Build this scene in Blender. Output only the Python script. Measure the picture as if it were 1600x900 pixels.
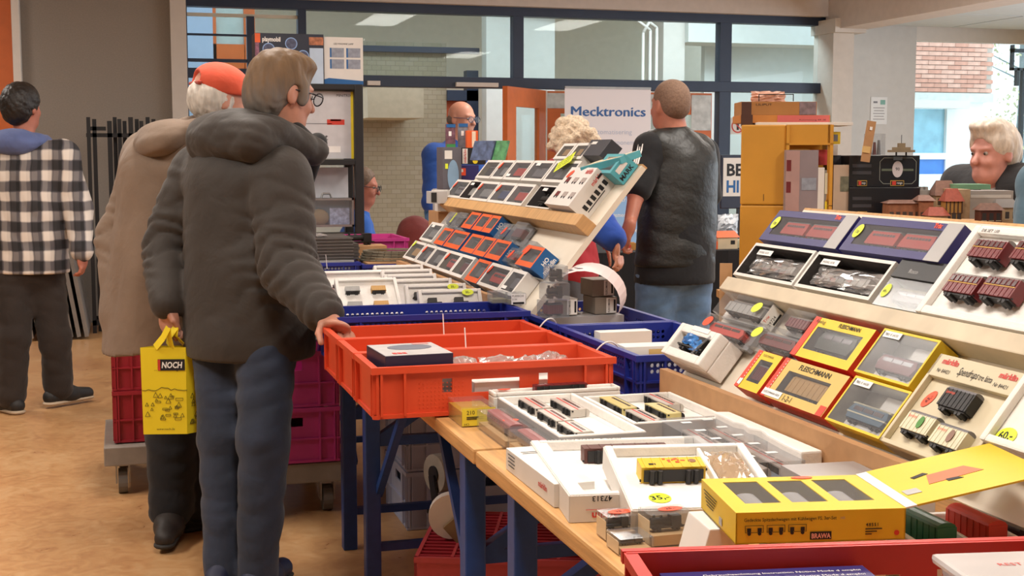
import bpy, bmesh, math, random
import numpy as np
from mathutils import Matrix, Vector
random.seed(7)
for o in list(bpy.data.objects): bpy.data.objects.remove(o)
SC = bpy.context.scene
COL = SC.collection

# ---------------------------------------------------------------- camera
F = 2050.0; CAMH = 1.35; YAW = math.radians(16.5); PIT = math.atan(205/2050.0)
cd = bpy.data.cameras.new('camera'); cam = bpy.data.objects.new('camera', cd); COL.objects.link(cam)
cd.sensor_width = 36; cd.lens = F/1600*36; cd.clip_end = 200; cd.clip_start = .05
cam.location = (0, 0, CAMH); cam.rotation_euler = (math.pi/2-PIT, 0, -YAW)
SC.camera = cam
FW = np.array([math.sin(YAW)*math.cos(PIT), math.cos(YAW)*math.cos(PIT), -math.sin(PIT)])
RT = np.array([math.cos(YAW), -math.sin(YAW), 0.]); UP = np.cross(RT, FW); CP = np.array([0, 0, CAMH])
# survey helpers: where does a sight line of the photograph meet a given plane / distance of the place
def ray(u, v): return FW+RT*(u-800)/F-UP*(v-450)/F
def at_z(u, v, z): d = ray(u, v); return CP+d*(z-CAMH)/d[2]
def at_y(u, v, y): d = ray(u, v); return CP+d*y/d[1]
def at_x(u, v, x): d = ray(u, v); return CP+d*x/d[0]
def at_d(u, v, D): return CP+ray(u, v)*D

# ---------------------------------------------------------------- world, lights, exposure
w = bpy.data.worlds.new('world'); SC.world = w; w.use_nodes = True
bg = w.node_tree.nodes['Background']; bg.inputs[0].default_value = (.80, .90, 1.0, 1); bg.inputs[1].default_value = 2.6
SC.view_settings.view_transform = 'Standard'; SC.view_settings.look = 'None'
SC.view_settings.exposure = 0.12; SC.view_settings.gamma = 1; SC.view_settings.use_curve_mapping = False
def area(name, loc, size, energy, col=(1, .93, .84), rot=(0, 0, 0)):
    l = bpy.data.lights.new(name, 'AREA'); l.shape = 'RECTANGLE'; l.size, l.size_y = size; l.energy = energy; l.color = col
    o = bpy.data.objects.new(name, l); COL.objects.link(o); o.location = loc; o.rotation_euler = rot; return o
# the hall's rows of ceiling luminaires (lamps only, out of view, without fixtures)
LUM = [(.4, 1.8), (.4, 5.2), (3.2, 1.8), (3.2, 5.2), (3.2, 8.6), (-2.2, 4.0), (-2.2, 8.6), (5.6, 3.4), (5.6, 8.6)]
LUMW = [60, 46, 56, 48, 50, 84, 56, 44, 46]
for (x, y), e in zip(LUM, LUMW): area('luminaire_lamp', (x, y, 3.05), (.5, 1.4), e, (1, .93, .85))
# corridor luminaires behind the glazed partition
for x, e in ((1.2, 16), (3.6, 26), (6.2, 52)): area('corridor_lamp', (x, 13.3, 3.4), (1.6, .4), e, (.88, .95, 1))
# area lamp in the hall standing in for right-hand daylight; side wall is closed
area('right_daylight_lamp', (9.6, 6.5, 1.7), (1.8, 7.5), 190, (.80, .90, 1.0), (0, math.radians(90), 0))
# ---------------------------------------------------------------- materials
def lin(c):
    if isinstance(c, str):
        c = c.lstrip('#'); c = [int(c[i:i+2], 16)/255 for i in (0, 2, 4)]
    return tuple((x/12.92 if x <= .04045 else ((x+.055)/1.055)**2.4) for x in c)
MATS = {}
def mat(name, col, rough=.6, metal=0, var=.08, scale=12, bump=0., bscale=60, bdist=.01, bwarp=0., spec=.5, stretch=None, emit=0, sheen=0, coat=0):
    if name in MATS: return MATS[name]
    m = bpy.data.materials.new(name); m.use_nodes = True; nt = m.node_tree; N = nt.nodes; L = nt.links
    b = N['Principled BSDF']; c = lin(col)
    b.inputs['Roughness'].default_value = rough; b.inputs['Metallic'].default_value = metal
    b.inputs['Specular IOR Level'].default_value = spec
    if coat: b.inputs['Coat Weight'].default_value = coat; b.inputs['Coat Roughness'].default_value = .12
    if sheen: b.inputs['Sheen Weight'].default_value = sheen
    tc = N.new('ShaderNodeTexCoord'); mp = N.new('ShaderNodeMapping'); L.new(tc.outputs['Object'], mp.inputs[0])
    if stretch: mp.inputs['Scale'].default_value = stretch
    nz = N.new('ShaderNodeTexNoise'); nz.inputs['Scale'].default_value = scale; nz.inputs['Detail'].default_value = 4
    L.new(mp.outputs[0], nz.inputs[0])
    cr = N.new('ShaderNodeValToRGB')
    cr.color_ramp.elements[0].color = (*[x*(1-var) for x in c], 1); cr.color_ramp.elements[1].color = (*[min(1, x*(1+var)) for x in c], 1)
    cr.color_ramp.elements[0].position = .3; cr.color_ramp.elements[1].position = .7
    L.new(nz.outputs[0], cr.inputs[0]); L.new(cr.outputs[0], b.inputs['Base Color'])
    if emit: L.new(cr.outputs[0], b.inputs['Emission Color']); b.inputs['Emission Strength'].default_value = emit
    if bump:
        n2 = N.new('ShaderNodeTexNoise'); n2.inputs['Scale'].default_value = bscale; n2.inputs['Detail'].default_value = 3
        L.new(mp.outputs[0], n2.inputs[0])
        bp = N.new('ShaderNodeBump'); bp.inputs['Strength'].default_value = bump; bp.inputs['Distance'].default_value = bdist; n2.inputs['Distortion'].default_value = bwarp
        L.new(n2.outputs[0], bp.inputs['Height']); L.new(bp.outputs[0], b.inputs['Normal'])
    MATS[name] = m; return m
def clear(name, tint='#ffffff', haze=.10, rough=.06, hazecol='#c8ccd0', fres=1.0):
    """thin see-through plastic or glass: transparent + glossy by angle + a little haze"""
    if name in MATS: return MATS[name]
    m = bpy.data.materials.new(name); m.use_nodes = True; nt = m.node_tree; N = nt.nodes; L = nt.links
    N.remove(N['Principled BSDF']); out = N['Material Output']
    tr = N.new('ShaderNodeBsdfTransparent'); tr.inputs[0].default_value = (*lin(tint), 1)
    gl = N.new('ShaderNodeBsdfGlossy'); gl.inputs['Roughness'].default_value = rough; gl.inputs[0].default_value = (1, 1, 1, 1)
    df = N.new('ShaderNodeBsdfDiffuse'); df.inputs[0].default_value = (*lin(hazecol), 1)
    fr = N.new('ShaderNodeLayerWeight'); fr.inputs[0].default_value = .5; pw = N.new('ShaderNodeMath'); pw.operation = 'POWER'; pw.inputs[1].default_value = 4; L.new(fr.outputs['Facing'], pw.inputs[0])
    mu = N.new('ShaderNodeMath'); mu.operation = 'MULTIPLY_ADD'; mu.inputs[1].default_value = .7*fres; mu.inputs[2].default_value = .045*fres; L.new(pw.outputs[0], mu.inputs[0])
    m1 = N.new('ShaderNodeMixShader'); m1.inputs[0].default_value = haze; L.new(tr.outputs[0], m1.inputs[1]); L.new(df.outputs[0], m1.inputs[2])
    m2 = N.new('ShaderNodeMixShader'); L.new(mu.outputs[0], m2.inputs[0]); L.new(m1.outputs[0], m2.inputs[1]); L.new(gl.outputs[0], m2.inputs[2])
    L.new(m2.outputs[0], out.inputs[0]); MATS[name] = m; return m
def node_mat(name, fn, rough=.6):
    if name in MATS: return MATS[name]
    m = bpy.data.materials.new(name); m.use_nodes = True; nt = m.node_tree
    b = nt.nodes['Principled BSDF']; b.inputs['Roughness'].default_value = rough
    fn(nt, nt.nodes, nt.links, b); MATS[name] = m; return m

def floor_fn(nt, N, L, b):
    tc = N.new('ShaderNodeTexCoord'); n1 = N.new('ShaderNodeTexNoise'); n1.inputs['Scale'].default_value = 2.2; n1.inputs['Detail'].default_value = 8
    n2 = N.new('ShaderNodeTexNoise'); n2.inputs['Scale'].default_value = 14; n2.inputs['Detail'].default_value = 6; n2.inputs['Distortion'].default_value = 1.5
    L.new(tc.outputs['Object'], n1.inputs[0]); L.new(tc.outputs['Object'], n2.inputs[0])
    mx = N.new('ShaderNodeMix'); mx.data_type = 'FLOAT'; mx.inputs[0].default_value = .5
    L.new(n1.outputs[0], mx.inputs[2]); L.new(n2.outputs[0], mx.inputs[3])
    cr = N.new('ShaderNodeValToRGB'); e = cr.color_ramp.elements
    e[0].position = .3; e[0].color = (*lin('#ac7a52'), 1); e[1].position = .72; e[1].color = (*lin('#d4ae80'), 1)
    x = e.new(.5); x.color = (*lin('#c49666'), 1)
    L.new(mx.outputs[0], cr.inputs[0]); L.new(cr.outputs[0], b.inputs['Base Color'])
    rr = N.new('ShaderNodeMapRange'); rr.inputs[3].default_value = .22; rr.inputs[4].default_value = .42; L.new(n2.outputs[0], rr.inputs[0]); L.new(rr.outputs[0], b.inputs['Roughness'])
def brick_fn(c1, c2, mortar, sx, bw=.5, rh=.25, ms=.02):
    def fn(nt, N, L, b):
        tc = N.new('ShaderNodeTexCoord'); mp = N.new('ShaderNodeMapping'); mp.inputs['Rotation'].default_value = (math.pi/2, 0, 0)
        L.new(tc.outputs['Object'], mp.inputs[0])
        br = N.new('ShaderNodeTexBrick'); br.inputs['Color1'].default_value = (*lin(c1), 1); br.inputs['Color2'].default_value = (*lin(c2), 1)
        br.inputs['Mortar'].default_value = (*lin(mortar), 1); br.inputs['Scale'].default_value = sx; br.inputs['Mortar Size'].default_value = ms
        br.inputs['Brick Width'].default_value = bw; br.inputs['Row Height'].default_value = rh
        L.new(mp.outputs[0], br.inputs[0]); L.new(br.outputs[0], b.inputs['Base Color'])
        bp = N.new('ShaderNodeBump'); bp.invert = True; bp.inputs['Strength'].default_value = .5; L.new(br.outputs[1], bp.inputs['Height']); L.new(bp.outputs[0], b.inputs['Normal'])
    return fn
def plaid_fn(nt, N, L, b):
    tc = N.new('ShaderNodeTexCoord'); sp = N.new('ShaderNodeSeparateXYZ'); L.new(tc.outputs['Object'], sp.inputs[0])
    nz = N.new('ShaderNodeTexNoise'); nz.inputs['Scale'].default_value = 5; L.new(tc.outputs['Object'], nz.inputs[0])
    def band(sock, per, ph):
        a = N.new('ShaderNodeMath'); a.operation = 'MULTIPLY_ADD'; a.inputs[1].default_value = .035; L.new(nz.outputs[0], a.inputs[0]); L.new(sock, a.inputs[2])
        m = N.new('ShaderNodeMath'); m.operation = 'MULTIPLY_ADD'; m.inputs[1].default_value = 2*math.pi/per; m.inputs[2].default_value = ph; L.new(a.outputs[0], m.inputs[0])
        s = N.new('ShaderNodeMath'); s.operation = 'SINE'; L.new(m.outputs[0], s.inputs[0])
        r = N.new('ShaderNodeMapRange'); r.inputs[1].default_value = -.25; r.inputs[2].default_value = .25; L.new(s.outputs[0], r.inputs[0]); return r.outputs[0]
    v = band(sp.outputs[0], .105, .4); h = band(sp.outputs[2], .105, 1.0); v2 = band(sp.outputs[0], .0525, 0); 
    ad = N.new('ShaderNodeMath'); ad.operation = 'ADD'; L.new(v, ad.inputs[0]); L.new(h, ad.inputs[1])
    dv = N.new('ShaderNodeMath'); dv.operation = 'MULTIPLY_ADD'; dv.inputs[1].default_value = .44; dv.inputs[2].default_value = .04; L.new(ad.outputs[0], dv.inputs[0])
    s2 = N.new('ShaderNodeMath'); s2.operation = 'MULTIPLY_ADD'; s2.inputs[1].default_value = .08; L.new(v2, s2.inputs[0]); L.new(dv.outputs[0], s2.inputs[2])
    cr = N.new('ShaderNodeValToRGB'); e = cr.color_ramp.elements
    e[0].color = (*lin('#161618'), 1); e[1].color = (*lin('#e2d9cf'), 1); x = e.new(.48); x.color = (*lin('#5d5a5e'), 1)
    L.new(s2.outputs[0], cr.inputs[0]); L.new(cr.outputs[0], b.inputs['Base Color'])
M_FLOOR = node_mat('floor_linoleum', floor_fn)
M_BRICKW = node_mat('painted_brick', brick_fn('#a89f8b', '#a0977f', '#8f8672', 4.6, ms=.015), .7)
M_BRICKR = mat('red_brick', '#c9907c', .8, var=.2, scale=9, bump=.3)
M_BRICKR2 = mat('pale_brick', '#d6a491', .8, var=.2, scale=9, bump=.3)
M_PLAID = node_mat('plaid_flannel', plaid_fn, .9)
WHITE = mat('white_paint', '#dcd8d2', .6, var=.03)
CREAM = mat('cream_wall', '#d8d3c4', .8, var=.04)
GREYW = mat('grey_wallcover', '#8f877e', .85, var=.06, scale=90, bump=.15, bscale=300)
NAVY = mat('navy_frame', '#27364f', .45, var=.06)
ORANGEP = mat('orange_door_paint', '#cf6a2c', .45, var=.06)
GLASS = clear('window_glass', '#eef6f6', .03, .02, '#dfeaec', .22)
LENS = clear('spectacle_lens', '#e8ecee', .03, .02, '#c0c4c8', .35)
CLEARP = clear('clear_plastic', '#f4f5f6', .09, .09, fres=.7)
CLEARH = clear('hazy_plastic', '#e8eaec', .17, .15, '#c2c4c8', fres=.5)
FILM = clear('box_window_film', '#e8eaec', .18, .2, '#a8a8ac', .22)
BAGP = clear('crumpled_bag_plastic', '#f0f0f0', .22, .12, '#d4d2d0', 2.2)
FOAM = mat('white_foam', '#e9e5df', .8, var=.03, scale=60, bump=.12, bscale=220)
CARDW = mat('white_card', '#dedad4', .55, var=.03)
CARDG = mat('grey_card', '#9b999a', .6, var=.05)
CARDB = mat('brown_cardboard', '#b58a60', .8, var=.08, scale=25)
WOOD = mat('table_wood', '#c8985f', .55, var=.18, scale=6, stretch=(14, 1, 14), bump=.12)
PLY = mat('plywood_ledge', '#c99d68', .6, var=.14, scale=7, stretch=(10, 1, 10))
LAMW = mat('white_laminate', '#e2d8c6', .5, var=.04)
LEGB = mat('blue_leg_metal', '#1d4182', .4, var=.12, scale=30)
OCR = mat('orange_crate_plastic', '#d24724', .45, var=.06, scale=8)
BCR = mat('blue_crate_plastic', '#1d2c86', .42, var=.08, scale=8)
RCR = mat('red_crate_plastic', '#c02c24', .42, var=.07, scale=8)
DRCR = mat('dark_red_crate_plastic', '#a02030', .5, var=.1, scale=8)
MCR = mat('magenta_crate_plastic', '#bb3883', .45, var=.08)
YCR = mat('yellow_crate_plastic', '#cc922e', .5, var=.07, scale=6)
GCR = mat('grey_crate_plastic', '#b0b3c8', .5, var=.06)
BLACK = mat('black_plastic', '#17171a', .45, var=.1)
DARK = mat('dark_metal', '#26262b', .4, .3)
STEEL = mat('steel', '#9a9a9a', .35, .8, var=.1)
RED = mat('red_print', '#c83a2a', .5); YEL = mat('yellow_print', '#e8cf2a', .5); LIME = mat('lime_sticker', '#dcea3a', .5, var=.03)
CORAL = mat('coral_sticker', '#f2532f', .5, var=.03); INK = mat('black_ink', '#16161a', .6, var=.02); BLUEP = mat('blue_print', '#1d5f9c', .5)
ORB = mat('orange_box_print', '#e2602a', .5); PURP = mat('purple_blue_card', '#2c2868', .45); SILV = mat('silver_card', '#a9a7a6', .45)
REDTXT = mat('red_lettering', '#cf3b36', .5); WTXT = mat('white_lettering', '#f0eeea', .5)
MAROON = mat('maroon_model', '#6e2226', .4); GREENM = mat('dark_green_model', '#3d4136', .45); GREYM = mat('grey_model', '#77767a', .45)
TANM = mat('tan_model', '#c69b5c', .5); UNDER = mat('black_underframe', '#1c1b1c', .5); CREAMM = mat('cream_model', '#d9d2b4', .45); TEAL = mat('teal_print', '#4fa3ae', .5)

# ---------------------------------------------------------------- mesh helpers
class MB:
    def __init__(s): s.v = []; s.f = []; s.m = []
    def add(s, vs, fs, mi=0):
        n = len(s.v); s.v += [tuple(map(float, v)) for v in vs]
        for f in fs: s.f.append(tuple(n+i for i in f)); s.m.append(mi)
        return s
    def box(s, x0, x1, y0, y1, z0, z1, mi=0, M=None):
        vs = [(x, y, z) for z in (z0, z1) for y in (y0, y1) for x in (x0, x1)]
        if M is not None: vs = [tuple(M @ Vector(v)) for v in vs]
        return s.add(vs, [(0, 2, 3, 1), (4, 5, 7, 6), (0, 1, 5, 4), (2, 6, 7, 3), (0, 4, 6, 2), (1, 3, 7, 5)], mi)
    def frustum(s, b, t, z0, z1, mi=0):
        (a0, a1, c0, c1), (d0, d1, e0, e1) = b, t
        vs = [(a0, c0, z0), (a1, c0, z0), (a0, c1, z0), (a1, c1, z0), (d0, e0, z1), (d1, e0, z1), (d0, e1, z1), (d1, e1, z1)]
        return s.add(vs, [(0, 2, 3, 1), (4, 5, 7, 6), (0, 1, 5, 4), (2, 6, 7, 3), (0, 4, 6, 2), (1, 3, 7, 5)], mi)
    def bar(s, p, q, wd, ht, mi=0, up=(0, 0, 1)):
        p, q = Vector(p), Vector(q); d = (q-p).normalized(); u = Vector(up)
        if abs(d.dot(u)) > .95: u = Vector((0, 1, 0))
        r = d.cross(u).normalized(); u = r.cross(d)
        vs = [c+r*a*wd/2+u*b*ht/2 for c in (p, q) for b in (-1, 1) for a in (-1, 1)]
        return s.add(vs, [(0, 2, 3, 1), (4, 5, 7, 6), (0, 1, 5, 4), (2, 6, 7, 3), (0, 4, 6, 2), (1, 3, 7, 5)], mi)
    def cyl(s, p, q, r0, r1=None, n=12, mi=0):
        p, q = Vector(p), Vector(q); r1 = r0 if r1 is None else r1
        d = (q-p).normalized(); u = Vector((0, 0, 1)) if abs(d.z) < .9 else Vector((1, 0, 0)); a = d.cross(u).normalized(); b = d.cross(a)
        vs = []
        for c, r in ((p, r0), (q, r1)):
            for i in range(n): t = 2*math.pi*i/n; vs.append(c+a*math.cos(t)*r+b*math.sin(t)*r)
        fs = [(i, n+i, n+(i+1) % n, (i+1) % n) for i in range(n)]+[tuple(range(n)), tuple(range(2*n-1, n-1, -1))]
        return s.add(vs, fs, mi)
    def tube(s, pts, r, n=8, mi=0):
        for a, b in zip(pts[:-1], pts[1:]): s.cyl(a, b, r, r, n, mi)
        return s
    def sphere(s, c, r, nu=12, nv=8, mi=0, sc=(1, 1, 1)):
        vs = []; fs = []
        for j in range(nv+1):
            for i in range(nu):
                t = math.pi*j/nv; p = 2*math.pi*i/nu
                vs.append((c[0]+r*sc[0]*math.sin(t)*math.cos(p), c[1]+r*sc[1]*math.sin(t)*math.sin(p), c[2]+r*sc[2]*math.cos(t)))
        for j in range(nv):
            for i in range(nu): fs.append((j*nu+i, (j+1)*nu+i, (j+1)*nu+(i+1) % nu, j*nu+(i+1) % nu))
        return s.add(vs, fs, mi)
    def quad(s, a, b, c, d, mi=0): return s.add([a, b, c, d], [(0, 1, 2, 3)], mi)
    def prism(s, poly, z0, z1, mi=0):
        n = len(poly); vs = [(x, y, z0) for x, y in poly]+[(x, y, z1) for x, y in poly]
        fs = [tuple(range(n-1, -1, -1)), tuple(range(n, 2*n))]+[(i, (i+1) % n, n+(i+1) % n, n+i) for i in range(n)]
        return s.add(vs, fs, mi)
    def wall(s, wd, ht, t, holes, mi=0, M=None):
        """upright slab 0..wd x 0..ht, thickness t along +z local, with rectangular holes (x0,x1,y0,y1)"""
        xs = sorted({0, wd, *[h[0] for h in holes], *[h[1] for h in holes]}); ys = sorted({0, ht, *[h[2] for h in holes], *[h[3] for h in holes]})
        for i in range(len(xs)-1):
            for j in range(len(ys)-1):
                cx, cy = (xs[i]+xs[i+1])/2, (ys[j]+ys[j+1])/2
                if not any(h[0] < cx < h[1] and h[2] < cy < h[3] for h in holes): s.box(xs[i], xs[i+1], ys[j], ys[j+1], 0, t, mi, M)
        return s
    def mesh(s, name, mats, bevel=0, smooth=False):
        me = bpy.data.meshes.new(name); me.from_pydata(s.v, [], s.f); 
        for m in mats: me.materials.append(m)
        for p, i in zip(me.polygons, s.m): p.material_index = i
        bm = bmesh.new(); bm.from_mesh(me)
        if bevel:
            bmesh.ops.bevel(bm, geom=list(bm.edges), offset=bevel, segments=2, profile=.6, affect='EDGES', clamp_overlap=True)
        bmesh.ops.recalc_face_normals(bm, faces=bm.faces); bm.to_mesh(me); bm.free()
        if smooth: me.polygons.foreach_set('use_smooth', [True]*len(me.polygons))
        return me
    def build(s, name, mats, parent=None, M=None, bevel=0, smooth=False, **tags):
        if not isinstance(mats, (list, tuple)): mats = [mats]
        return link(name, s.mesh(name, mats, bevel, smooth), parent, M, **tags)
def link(name, me, parent=None, M=None, **tags):
    o = bpy.data.objects.new(name, me); COL.objects.link(o)
    if parent is not None: o.parent = parent
    if M is not None: o.matrix_local = M
    for k, v in tags.items(): o[k] = v
    return o
def tag(o, label, category, group=None, kind=None):
    o['label'] = label; o['category'] = category
    if group: o['group'] = group
    if kind: o['kind'] = kind
    return o
def empty(name, loc=(0, 0, 0), M=None):
    o = bpy.data.objects.new(name, None); COL.objects.link(o); o.empty_display_size = .1
    if M is not None: o.matrix_local = M
    else: o.location = loc
    return o
def copy_tree(o, parent=None):
    c = o.copy(); COL.objects.link(c); c.parent = parent
    for ch in list(o.children): copy_tree(ch, c)
    return c
def struct(o): o['kind'] = 'structure'; return o
def MX(x, y, z, rz=0, rx=0, ry=0):
    return Matrix.Translation((x, y, z)) @ Matrix.Rotation(math.radians(rz), 4, 'Z') @ Matrix.Rotation(math.radians(rx), 4, 'X') @ Matrix.Rotation(math.radians(ry), 4, 'Y')
def frame(o, x, y, z):
    """matrix with the given origin and axes"""
    m = Matrix.Identity(4)
    for i, a in enumerate((x, y, z, o)):
        for k in range(3): m[k][i] = a[k]
    return m
TXT = {}
def text(parent, s, size, M, material, name='lettering', width=None, bold=0.0, align='LEFT', shear=0, spacing=1):
    key = (s, bold, shear, spacing)
    if key not in TXT:
        cu = bpy.data.curves.new('t', 'FONT'); cu.body = s; cu.size = 1; cu.offset = bold; cu.shear = shear; cu.space_character = spacing; cu.resolution_u = 2
        to = bpy.data.objects.new('t', cu); COL.objects.link(to); dg = bpy.context.evaluated_depsgraph_get()
        me = bpy.data.meshes.new_from_object(to.evaluated_get(dg)); bpy.data.objects.remove(to); TXT[key] = me
    me = TXT[key].copy(); me.materials.clear(); me.materials.append(material)
    xs = [v.co.x for v in me.vertices]; x0, x1 = (min(xs), max(xs)) if xs else (0, 1)
    sx = size
    if width: sx = width/(x1-x0)
    sh = {'LEFT': 0, 'CENTER': -(x0+x1)/2*sx, 'RIGHT': -x1*sx}[align]
    for v in me.vertices: v.co = (v.co.x*sx+sh, v.co.y*size, 0)
    return link(name, me, parent, M)
def disc(parent, r, M, material, name='price_sticker', rx=None, n=20, label=None):
    rx = rx or r; mb = MB(); mb.prism([(rx*math.cos(2*math.pi*i/n), r*math.sin(2*math.pi*i/n)) for i in range(n)], 0, .0006)
    o = mb.build(name, material, parent, M)
    if label: o['label'] = label
    return o
def sticker(parent, x, y, z, r, material, s=None, rx=None, rot=0, tsize=None):
    M = Matrix.Translation((x, y, z)) @ Matrix.Rotation(math.radians(rot), 4, 'Z'); d = disc(parent, r, M, material, rx=rx)
    if s: text(d, s, tsize or r*1.0, Matrix.Translation((0, -r*.35, .0009)), INK, align='CENTER', bold=.02)
    return d
def plate(parent, x, y, z, wd, ht, material, name='paper_label', M0=None):
    mb = MB(); mb.box(-wd/2, wd/2, -ht/2, ht/2, 0, .0006)
    M = Matrix.Translation((x, y, z)); M = M0 @ M if M0 is not None else M
    return mb.build(name, material, parent, M)
# ---------------------------------------------------------------- the hall
YP = 12.5
def X(u, y=YP, v=200): return float(at_y(u, v, y)[0])
def Z(u, v, y=YP): return float(at_y(u, v, y)[2])
struct(MB().box(-5, 13, -2.5, 30, -.1, 0).build('floor', M_FLOOR))
struct(MB().box(-.74, .41, 11.2, 11.35, 0, 3.1).build('wall_left', GREYW))
struct(MB().box(.41, .535, 11.12, 12.62, 0, 3.1).build('trim_1', mat('white_column', '#c9c2ba', .6, var=.03)))
struct(MB().box(-5, -1.75, 11.2, 11.35, 0, 3.1).build('wall_far_left', GREYW))
d1 = struct(MB().box(-1.68, -.795, 11.14, 11.19, 0, 3.1).build('door_1', ORANGEP))
struct(MB().box(-.795, -.735, 11.08, 11.25, 0, 3.1).build('trim_2', WHITE, bevel=.006))
struct(MB().box(-5.15, -5, -2.5, 11.3, 0, 3.1).build('wall_side', GREYW))
struct(MB().box(-5, 10.6, -2.6, -2.5, 0, 3.2).build('wall_rear', CREAM)); struct(MB().box(10.6, 10.75, -2.6, 12.5, 0, 3.2).build('wall_far_right', CREAM))
struct(MB().box(-5, 7.05, -2.5, 12.45, 3.12, 3.25).build('ceiling', WHITE))
# lintel beam over the glazed partition, and the pillar that carries the cross beam
struct(MB().box(.53, X(1297), 12.35, 12.7, 2.80, 3.12).build('trim_3', mat('beam_paint', '#cfc6bf', .7, var=.04)))
px0, px1 = X(1299, 12.2), X(1331, 12.2)
struct(MB().box(px0, px1, 12.2, 12.6, 0, 2.62).build('trim_4', mat('pillar_paint', '#cfc8bf', .7, var=.04)))
struct(MB().box(px0-.04, px1+.08, 12.1, 12.6, 2.62, 2.76).build('trim_5', mat('pillar_paint', '#cfc8bf')))
struct(MB().box(px0+.02, px1+.12, -2.5, 12.4, 2.66, 3.12).build('trim_6', mat('beam_paint', '#cfc6bf')))
struct(MB().box(px1, X(1428), YP, YP+.2, 0, 3.1).build('wall_right', mat('white_wall_right', '#cfcfcc', .8, var=.03)))
pp = plate(None, X(1372), YP-.004, Z(1372, 173), .2, .29, mat('notice_paper', '#e6e8e8', .6, var=.02), 'notice', None)
pp.matrix_local = frame((X(1372), YP-.006, Z(1372, 173)), (1, 0, 0), (0, 0, 1), (0, -1, 0)); tag(pp, 'white printed notice pinned on the white wall beside the pillar', 'notice')
plate(pp, .045, .09, .001, .06, .05, mat('notice_green', '#7fb3a8', .6), 'green_logo'); plate(pp, -.045, .09, .001, .05, .02, GREYM, 'grey_line')
for k in range(5): plate(pp, 0, .03-.03*k, .001, .14-.02*(k % 2), .008, CARDG, 'grey_line')
# ceiling of the right-hand bay in tiles
cl = struct(MB().box(px1+.1, 10.6, -2.5, 12.5, 2.76, 2.85).build('ceiling_right', mat('ceiling_joint', '#b5c2cc', .7)))
tm = MB().box(0, 1.17, 0, 1.17, 0, .02).mesh('ceiling_tile', [mat('ceiling_tile', '#cdd6da', .7, var=.03)])
for i in range(3):
    for j in range(7): link('ceiling_tile', tm, cl, Matrix.Translation((px1+.12+1.2*i, 12.45-1.2*(j+1), 2.738)))
# big window of the right-hand bay
wx0 = X(1428); wz1 = Z(1500, 66)
wn = empty('window_2', (wx0, YP, 0)); struct(wn)
Mi = Matrix.Translation((-wx0, -YP, 0))
MB().box(wx0, 13, YP, YP+.08, wz1, wz1+.07).box(wx0, 13, YP, YP+.08, 0, .35).build('window_frame', WHITE, wn, Mi)
MB().box(wx0, 13, YP+.03, YP+.036, .35, wz1).build('pane', GLASS, wn, Mi)
struct(MB().box(wx0, 13, YP, YP+.2, wz1+.07, 3.1).build('wall_window_head', WHITE))

# glazed partition: navy members and panes
pt = empty('window_1', (0, YP, 0)); struct(pt)
Mi = Matrix.Translation((0, -YP, 0))
mull = [(.53, X(296)), (X(467), X(480)), (X(800), X(816)), (X(1120), X(1138)), (X(1286), X(1298))]
for a, b in mull: MB().box(a, b, YP-.05, YP+.07, 0 if b-a < .2 and a > X(1000) or a < 1 else 2.05, 2.80).build('mullion', NAVY, pt, Mi, bevel=.004)
MB().box(.53, X(1298), YP-.055, YP+.075, 2.715, 2.81).build('top_rail', NAVY, pt, Mi, bevel=.004)
zt = 2.045
MB().box(X(480), X(1298), YP-.06, YP+.08, zt-.03, zt+.075).build('transom', NAVY, pt, Mi, bevel=.004)
MB().box(.6, X(395), YP-.04, YP+.06, Z(340, 122), Z(340, 107)).build('transom', NAVY, pt, Mi)
MB().box(.6, X(395), YP-.02, YP+.03, Z(340, 97), Z(340, 92)).build('glazing_bar', NAVY, pt, Mi)
MB().box(.6, X(395), YP-.02, YP+.03, Z(340, 56), Z(340, 53)).build('glazing_bar', NAVY, pt, Mi)
MB().box(X(388), X(400), YP-.03, YP+.04, 0, Z(395, 26)).build('glazing_bar', NAVY, pt, Mi)
MB().box(.6, X(467), YP-.02, YP+.03, Z(340, 26), Z(340, 21)).build('glazing_bar', CREAM, pt, Mi)
for a, b, z0, z1 in ((.6, X(468), .05, 2.72), (X(479), X(801), 2.1, 2.72), (X(815), X(1121), 2.1, 2.72), (X(1137), X(1287), 2.1, 2.72), (X(1137), X(1287), .1, 2.03)):
    MB().box(a, b, YP+.01, YP+.016, z0, z1).build('pane', GLASS, pt, Mi)
for u, wd in ((582, .12), (742, .42)): MB().box(X(u)-wd/2, X(u)+wd/2, YP-.11, YP-.06, zt-.02, zt+.02).build('door_closer', WHITE, pt, Mi)
# closed orange door behind the banner
dx0, dx1 = X(846), X(1113)
d2 = empty('door_2', (dx0, YP, 0)); struct(d2); Md = Matrix.Translation((-dx0, -YP, 0)); ddw = (dx1-dx0)/2
for k in range(2):
    a = dx0+k*ddw; b = a+ddw
    MB().box(a+.01, a+.2, YP, YP+.05, 0, 2.0).box(b-.2, b-.01, YP, YP+.05, 0, 2.0).box(a+.2, b-.2, YP, YP+.05, 1.78, 2.0).box(a+.2, b-.2, YP, YP+.05, 0, .35).build('door_leaf', ORANGEP, d2, Md)
    MB().box(a+.2, b-.2, YP+.02, YP+.026, .35, 1.78).build('pane', GLASS, d2, Md)
    MB().box(a+.02, a+.30, YP-.008, YP-.001, 1.83, 1.98).box(b-.24, b-.02, YP-.008, YP-.001, 1.62, 1.98).build('metal_plate', mat('worn_plate', '#b9b9b4', .5, .4, var=.2), d2, Md)
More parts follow.
